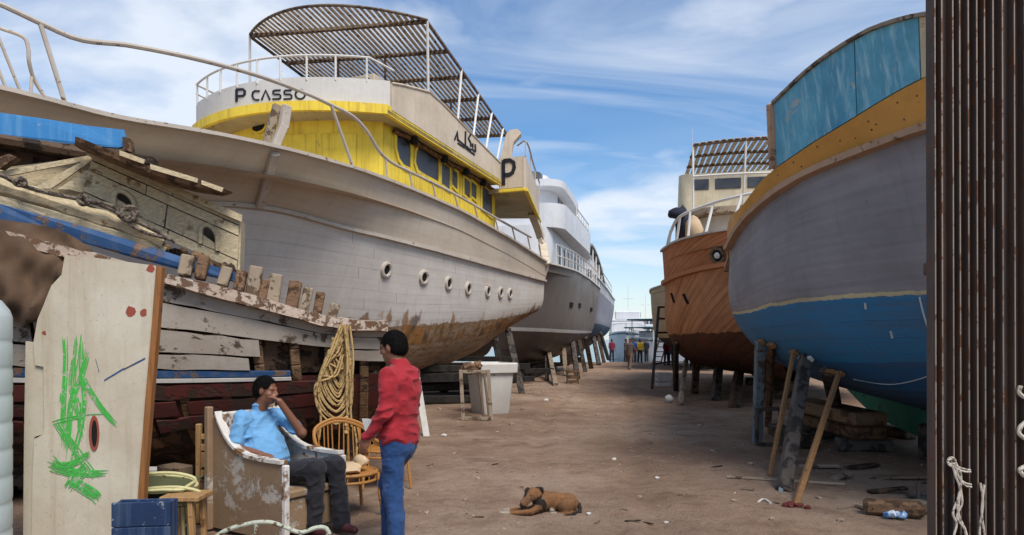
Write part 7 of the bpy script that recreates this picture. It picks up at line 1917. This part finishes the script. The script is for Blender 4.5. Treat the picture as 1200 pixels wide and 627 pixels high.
# ---- people far down the yard: one figure, copied with its own clothes
def far_person(walk):
    t_ = bpy.data.objects.new('person', None); COL.objects.link(t_)
    def q(x, y, z): return V(x, y, z)
    B = Body(); head(B, V(0, -.02, 1.63), V(0, -1, 0) if not walk else V(0, 1, 0), V(0, 0, 1)); B.cap(q(0, 0, 1.42), q(0, 0, 1.55), .06, k=.03); B.tor(q(0, 0, 1.0), q(0, 0, 1.4), .15, .1, V(1, 0, 0), k=.05)
    st_ = .20 if walk else .02
    for sg in (1, -1):
        B.cap(q(.19 * sg, 0, 1.40), q(.25 * sg, -.03 + st_ * .4 * sg, 1.12), .045, .038, k=.03); B.cap(q(.25 * sg, -.03 + st_ * .4 * sg, 1.12), q(.24 * sg, -.1 + st_ * .4 * sg, .88), .038, .03, k=.02)
        B.cap(q(.24 * sg, -.1 + st_ * .4 * sg, .88), q(.23 * sg, -.12 + st_ * .4 * sg, .78), .035, .02, k=.02); B.cap(q(.1 * sg, 0, .92), q(.11 * sg, -st_ * sg * .6, .5), .08, .055, k=.03); B.cap(q(.11 * sg, -st_ * sg * .6, .5), q(.12 * sg, -st_ * sg * 1.4 + .03, .08), .05, .04, k=.03)
    build_body('body', B, SK1, t_, .018); S = Body(); S.tor(q(0, 0, .95), q(0, 0, 1.38), .18, .125, V(1, 0, 0), k=.05, rs2=.19); S.cap(q(.13, 0, 1.40), q(-.13, 0, 1.40), .075, k=.05)
    for sg in (1, -1): S.cap(q(.19 * sg, 0, 1.40), q(.25 * sg, -.03 + st_ * .4 * sg, 1.12), .065, .058, k=.03)
    build_body('shirt', S, HAIR, t_, .018, noise=.005, nf=14); T = Body(); T.tor(q(0, 0, .86), q(0, 0, 1.0), .17, .12, V(1, 0, 0), k=.05)
    for sg in (1, -1): T.cap(q(.1 * sg, 0, .9), q(.11 * sg, -st_ * sg * .6, .5), .095, .075, k=.03); T.cap(q(.11 * sg, -st_ * sg * .6, .5), q(.12 * sg, -st_ * sg * 1.4 + .03, .06), .075, .065, k=.03)
    build_body('trousers', T, HAIR, t_, .018); hair(V(0, -.02, 1.63), V(0, -1, 0) if not walk else V(0, 1, 0), V(0, 0, 1), HAIR, t_, 1.0, .014)
    for sg in (1, -1): shoe(V(.12 * sg, -st_ * sg * 1.4 + .03, 0), V(0, -1, 0) if not walk else V(0, 1, 0), SHOE, t_, .018)
    return t_
proto = {0: far_person(False), 1: far_person(True)}
far = [(717, 424, 0, (112, 34, 56), (40, 46, 66), .3, 'standing person in maroon shirt, hands at the hips, far left of the group', 0),
       (738, 433, 1, (96, 84, 80), (108, 92, 84), 2.6, 'person in grey-brown clothes walking down the yard', 0),
       (742.5, 425, 0, (40, 92, 170), (44, 46, 56), -.4, 'person in bright blue shirt beside the walking one', 0),
       (750, 425, 0, (214, 172, 30), (40, 42, 50), .2, 'person in yellow shirt in the middle of the far group', 0),
       (757.5, 424, 0, (52, 52, 66), (60, 62, 72), -.8, 'person in dark navy top right of the yellow shirt', 0),
       (733.5, 424, 0, (66, 60, 62), (40, 40, 44), .9, 'person in dark clothes half behind the walking one', 0),
       (781, 428, 0, (116, 44, 56), (70, 70, 84), .4, 'person in dark red shirt behind the trestle frame', 0),
       (786, 428, 0, (172, 96, 92), (96, 98, 110), -.5, 'person in pale red shirt right of the trestle frame', 0)]
usedp = set()
for x, y, kind, sc1, sc2, yaw, lab, _ in far:
    src = proto[kind]
    if kind in usedp: t_ = copy_tree(src)
    else: t_ = src; usedp.add(kind)
    t_.location = G(x, y); t_.rotation_euler = (0, 0, yaw); t_.name = 'person'; tag(t_, lab, 'person', 'people at the far end of the yard')
    for ch in t_.children:
        nm = ch.name.split('.')[0]
        if nm in ('shirt', 'trousers'):
            ch.material_slots[0].link = 'OBJECT'; ch.material_slots[0].material = cloth('cloth_%s_%d' % (nm, int(x)), S_(sc1 if nm == 'shirt' else sc2))
t_ = copy_tree(proto[0]); i_, v_ = TH.find(706, 331, 0, .3); p = TH.at(i_, 0) - TH.pr * .5; t_.location = (p[0], p[1], p[2] - .55); t_.rotation_euler = (0, 0, 1.2); t_.name = 'person'
tag(t_, 'person in black standing on the deck of the slate-grey yacht', 'person', 'people at the far end of the yard')
for ch in t_.children:
    if ch.name.split('.')[0] in ('shirt', 'trousers'): ch.material_slots[0].link = 'OBJECT'; ch.material_slots[0].material = cloth('cloth_deck_%s' % ch.name, S_((30, 30, 34)))

# ------------------------------------------------------------------ the lying dog
def dog():
    Yd = 7.2; o = P(632, 600, Yd); o[2] = float(ground_z(o[0], o[1])) + .018; mpp = Yd / FPX
    def q(px, py, dy=0.0): p = P(px, py, Yd); return V(p[0], p[1] + dy, max(p[2], .0) + o[2])
    TAN, DK, WHT, PALE = 0, 1, 2, 3
    B = Body(); B.p = []
    B.tor(q(664, 589, .02), q(648, 588, .0), .075, .085, V(0, 1, 0), k=.03, c=TAN, rs2=.078, rd2=.088); B.tor(q(648, 588), q(634, 587), .078, .088, V(0, 1, 0), k=.03, c=TAN, rs2=.082, rd2=.096)
    B.ell(q(667, 590, .0), (.085, .085, .085), k=.03, c=TAN)
    B.cap(q(634, 584), q(627, 578), .074, .055, k=.03, c=DK)
    hc = q(624, 577.5, -.04)
    B.ell(hc, (.068, .062, .060), k=.02, c=TAN); B.cap(hc + V(-.03, -.02, -.02), q(613.5, 587, -.085), .046, .034, k=.025, c=PALE); B.cap(q(613.5, 588.5, -.085), q(612, 590.5, -.09), .027, .022, k=.02, c=DK); B.ell(q(610.6, 588.5, -.105), (.014, .013, .011), k=.005, c=DK)
    B.ell(hc + V(.02, .0, .0), (.058, .055, .055), k=.02, c=TAN); B.ell(q(629.5, 583, -.04), (.05, .05, .06), k=.03, c=DK); B.ell(q(634, 589, -.06), (.05, .04, .05), k=.03, c=DK)
    B.ell(q(617.6, 573.5, -.06), (.024, .018, .034), np.array([nrm(V(1, 0, -.35)), V(0, 1, 0), nrm(V(.35, 0, 1))]), k=.012, c=DK); B.cap(q(616.5, 575, -.075), q(614.8, 579.5, -.085), .014, .008, k=.01, c=DK)
    B.cap(q(629.5, 571.5, -.03), q(634.5, 571.2, -.045), .017, .013, k=.012, c=DK); B.cap(q(634.5, 571.2, -.045), q(636, 575.5, -.055), .013, .008, k=.008, c=DK)
    for dy in (-.07, .05):
        B.cap(q(632, 592, dy), q(622, 597, dy - .02), .034, .026, k=.02, c=TAN); B.cap(q(622, 597, dy - .02), q(596, 599, dy - .03), .025, .020, k=.015, c=TAN); B.cap(q(596, 599, dy - .03), q(587 + (3 if dy > 0 else 0), 600, dy - .03), .022, .020, k=.012, c=WHT)
    B.ell(q(663, 590, -.085), (.090, .055, .066), np.array([nrm(V(1, 0, .35)), V(0, 1, 0), nrm(V(-.35, 0, 1))]), k=.02, c=TAN)
    B.cap(q(662, 597, -.11), q(671, 599, -.10), .026, .024, k=.015, c=TAN); B.cap(q(670, 599.3, -.11), q(650, 600, -.13), .019, .017, k=.012, c=TAN); B.cap(q(650, 600, -.13), q(645, 600.4, -.13), .019, .017, k=.01, c=WHT)
    B.ell(q(646, 596, -.085), (.022, .018, .020), k=.02, c=WHT)
    tl = crom([q(674, 587, .0), q(678.5, 592, -.03), q(678, 598, -.07), q(670, 600.3, -.12)], 6)
    for a, b in zip(tl[:-1], tl[1:]): B.cap(a, b, .018, .016, k=.01, c=DK)
    t_ = thing('dog', 'tan dog with black ears and neck lying on the dirt', 'dog', o)
    build_body('body', B, attrmat('short_dog_coat', .85, 60), t_, .005, noise=.0015, nf=60, cols=[S_((156, 108, 66)), S_((34, 27, 25)), S_((196, 184, 166)), S_((160, 116, 78))])
    for x, y, dy in ((616.2, 578.5, -.092), (622, 578, -.106)):
        mb = MB(); mb.blob(q(x, y, dy), .007, 1, 0, 2); mb.build('eye', M_black, t_)
dog()

# ------------------------------------------------------------------ loose stones, chips and heaps on the ground
def stones():
    q = np.random.RandomState(17); mb = MB()
    oct_v = np.array([[1, 0, 0], [-1, 0, 0], [0, 1, 0], [0, -1, 0], [0, 0, 1], [0, 0, -1]], float); oct_f = [(0, 2, 4), (2, 1, 4), (1, 3, 4), (3, 0, 4), (2, 0, 5), (1, 2, 5), (3, 1, 5), (0, 3, 5)]
    for k in range(9000):
        y = 5.6 + 24 * q.rand() ** 1.7; x = (q.uniform(-.62, .66)) * y * 1.02
        cl_ = fbm(np.array([x]), np.array([y]), 31, ((.12, 1.0), (.4, .6)))[0]
        if q.rand() > .45 + 1.1 * cl_: continue
        s = .004 + .010 * q.rand() ** 3 + .0007 * y * q.rand(); vv = oct_v * (1 + q.uniform(-.35, .35, (6, 3))) * s * np.array([1.3, 1, .7]); a = q.uniform(0, 6.28); c_, s_ = math.cos(a), math.sin(a)
        vv = np.c_[vv[:, 0] * c_ - vv[:, 1] * s_, vv[:, 0] * s_ + vv[:, 1] * c_, vv[:, 2]]
        mb.add(vv + V(x, y, float(ground_z(x, y)) + s * .3), oct_f)
    m, nt, b = mk('mixed_gravel'); t = NT(nt); n = t.noise(t.coord(rnd=False), 37, 1, .5)
    t.L(t.ramp(n, [(.35, S_((74, 58, 50))), (.5, S_((140, 116, 98))), (.62, S_((160, 140, 122))), (.72, S_((214, 204, 192)))]), b.inputs['Base Color']); b.inputs['Roughness'].default_value = .95
    o = mb.build('gravel', m, None, 0); o['kind'] = 'stuff'; o['label'] = 'loose gravel and grit scattered over the dirt'; o['category'] = 'gravel'
stones()
q = np.random.RandomState(23)
M_stone = dirty('dusty_stone', S_((150, 132, 116)), gr=.5, wsc=9)
def gz(p): return V(p[0], p[1], float(ground_z(p[0], p[1])))
for k, (x, y, s) in enumerate(((520, 512, .05), (532, 530, .03), (600, 498, .06), (612, 480, .05), (640, 470, .07), (655, 520, .03), (700, 486, .05), (560, 560, .03), (720, 540, .035), (750, 580, .03), (545, 585, .03), (590, 620, .025), (690, 603, .03), (820, 500, .06), (835, 530, .04), (860, 590, .03), (780, 610, .025), (500, 600, .03), (515, 480, .06), (880, 545, .04), (770, 560, .03), (905, 610, .03), (985, 610, .04), (960, 585, .035))):
    p = gz(G(x, y)); mb = MB(); mb.blob(p + V(0, 0, s * .3), (s * 1.2, s, s * .6), 200 + k, .22); tag(mb.build('stone', M_stone if k % 4 else M_white, None, 25), 'pale stone lying loose on the dirt' if k % 4 == 0 else 'small brown stone lying loose on the dirt', 'stone', 'pale loose stones' if k % 4 == 0 else 'brown loose stones')
for k, (x, y, L, a) in enumerate(((668, 604, .12, .1), (700, 612, .10, .7), (650, 545, .14, -.2), (580, 545, .10, .4), (540, 500, .2, .1), (620, 462, .3, .05), (740, 470, .3, .2), (760, 520, .15, -.4), (560, 606, .12, .0), (840, 548, .2, .3), (875, 575, .16, -.3), (990, 595, .2, .2), (1030, 560, .25, .1), (505, 545, .14, .9), (590, 470, .25, -.1)) + tuple((q.uniform(500, 1000), q.uniform(455, 620), q.uniform(.05, .16), q.uniform(-1, 1)) for _ in range(16))):
    p = gz(G(x, y)); mb = MB(); d_ = V(math.cos(a), math.sin(a) * 2, 0); d_ = nrm(d_); mb.beam(p - d_ * L / 2 + V(0, 0, .005), p + d_ * L / 2 + V(0, 0, .010), .014 + L * .07, .010); tag(mb.build('wood_chip', [M_rot, M_dkwood, M_greyw][k % 3], None), ['dark wood chip lying on the dirt', 'brown wood chip lying on the dirt', 'grey wood chip lying on the dirt'][k % 3], 'wood chip', ['dark wood chips', 'brown wood chips', 'grey wood chips'][k % 3])
# near-black baulks added to stand for the deep shade below the big yachts
M_shadefill = dirty('shade_fill_timber', S_((30, 25, 23)), S_((20, 17, 16)), wear=.5, wsc=5, gr=.4, grain=1)
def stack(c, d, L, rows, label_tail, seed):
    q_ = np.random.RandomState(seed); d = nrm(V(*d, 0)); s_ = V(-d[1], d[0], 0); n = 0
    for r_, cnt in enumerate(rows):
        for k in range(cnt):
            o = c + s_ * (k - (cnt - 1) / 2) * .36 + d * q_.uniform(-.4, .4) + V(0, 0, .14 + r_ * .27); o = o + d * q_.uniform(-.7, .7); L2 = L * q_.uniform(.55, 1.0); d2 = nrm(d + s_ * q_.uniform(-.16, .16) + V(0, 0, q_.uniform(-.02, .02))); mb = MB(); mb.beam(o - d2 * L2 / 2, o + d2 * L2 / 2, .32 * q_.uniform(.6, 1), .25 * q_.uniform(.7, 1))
            tag(mb.build('timber_baulk', M_shadefill, None), ('%s %s baulk of the dark stack added for shade %s' % (['lowest', 'second-row', 'third-row', 'top-row'][r_], ['left', 'middle', 'right', 'outer right'][min(k, 3)], label_tail)), 'timber', 'dark stacks added for shade under the yachts'); n += 1
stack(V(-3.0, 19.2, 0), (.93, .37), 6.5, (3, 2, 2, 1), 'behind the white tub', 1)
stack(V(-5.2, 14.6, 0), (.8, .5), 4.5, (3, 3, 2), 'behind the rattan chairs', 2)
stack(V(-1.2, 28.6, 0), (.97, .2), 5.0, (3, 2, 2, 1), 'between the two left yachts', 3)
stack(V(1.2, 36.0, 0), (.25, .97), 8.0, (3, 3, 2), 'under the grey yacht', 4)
# short fur and hair: tapered blades on the skin
def blades(src, name, parent, mat, n, L, lie, seed, cols=None):
    me = src.data; N = len(me.vertices); co = np.zeros(N * 3); me.vertices.foreach_get('co', co); co = co.reshape(-1, 3); no = np.zeros(N * 3); me.vertices.foreach_get('normal', no); no = no.reshape(-1, 3)
    q_ = np.random.RandomState(seed); pk = q_.randint(0, N, n); base = co[pk] + q_.uniform(-.002, .002, (n, 3)); d = no[pk] * .35 + np.array(lie) + q_.uniform(-.35, .35, (n, 3)); d /= np.linalg.norm(d, axis=1)[:, None]
    w = np.cross(d, no[pk]); w /= np.linalg.norm(w, axis=1)[:, None] + 1e-9; ln = L * q_.uniform(.6, 1.3, (n, 1)); hw = .0016
    vs = np.stack([base - w * hw, base + w * hw, base + d * ln + no[pk] * .001], 1).reshape(-1, 3); fs = np.arange(n * 3).reshape(-1, 3)
    m2 = bpy.data.meshes.new(name); m2.from_pydata(vs.tolist(), [], fs.tolist()); m2.update()
    if cols:
        ca = np.zeros(N * 4, np.float32); me.color_attributes['Col'].data.foreach_get('color', ca); ca = ca.reshape(-1, 4)[pk]; ca[:, :3] *= q_.uniform(.6, 1.5, (n, 1)); at = m2.color_attributes.new('Col', 'FLOAT_COLOR', 'POINT'); at.data.foreach_set('color', np.repeat(ca, 3, 0).ravel())
    m2.materials.append(mat); o = bpy.data.objects.new(name, m2); COL.objects.link(o); o.parent = parent; return o
for o in list(bpy.data.objects):
    if o.parent and o.parent.name == 'dog' and o.name.startswith('body'): blades(o, 'fur', o.parent, o.data.materials[0], 14000, .013, (.5, 0, -.25), 3, True)
for o in list(bpy.data.objects):
    if o.name.startswith('hair') and o.parent and o.parent.get('category') == 'person' and o.parent.location.y < 9: blades(o, 'hair_strands', o.parent, HAIR, 5000, .012, (0, 0, .1), 4)

for k, (x, y, L, a, w) in enumerate(((1010, 548, .5, .2, .12), (1055, 560, .6, -.1, .14), (985, 560, .4, .5, .1), (1040, 578, .45, .1, .09), (1080, 600, .4, .3, .1), (960, 548, .5, -.2, .1))):
    p = gz(G(x, y)); d_ = nrm(V(math.cos(a), math.sin(a) * 1.5, 0)); mb = MB(); mb.beam(p - d_ * L / 2 + V(0, 0, .02), p + d_ * L / 2 + V(0, 0, .05), w, .035); tag(mb.build('broken_board', [M_rot, M_dkwood, M_greyw][k % 3], None), ['dark broken board just below the stacked baulks', 'brown broken board near the black keel block', 'grey broken board left of the stacked baulks', 'dark broken board above the blue plastic bag', 'brown broken board beside the steel leaf', 'grey broken board behind the orange-brown pole'][k], 'board', 'broken boards under the blue-bottomed boat')
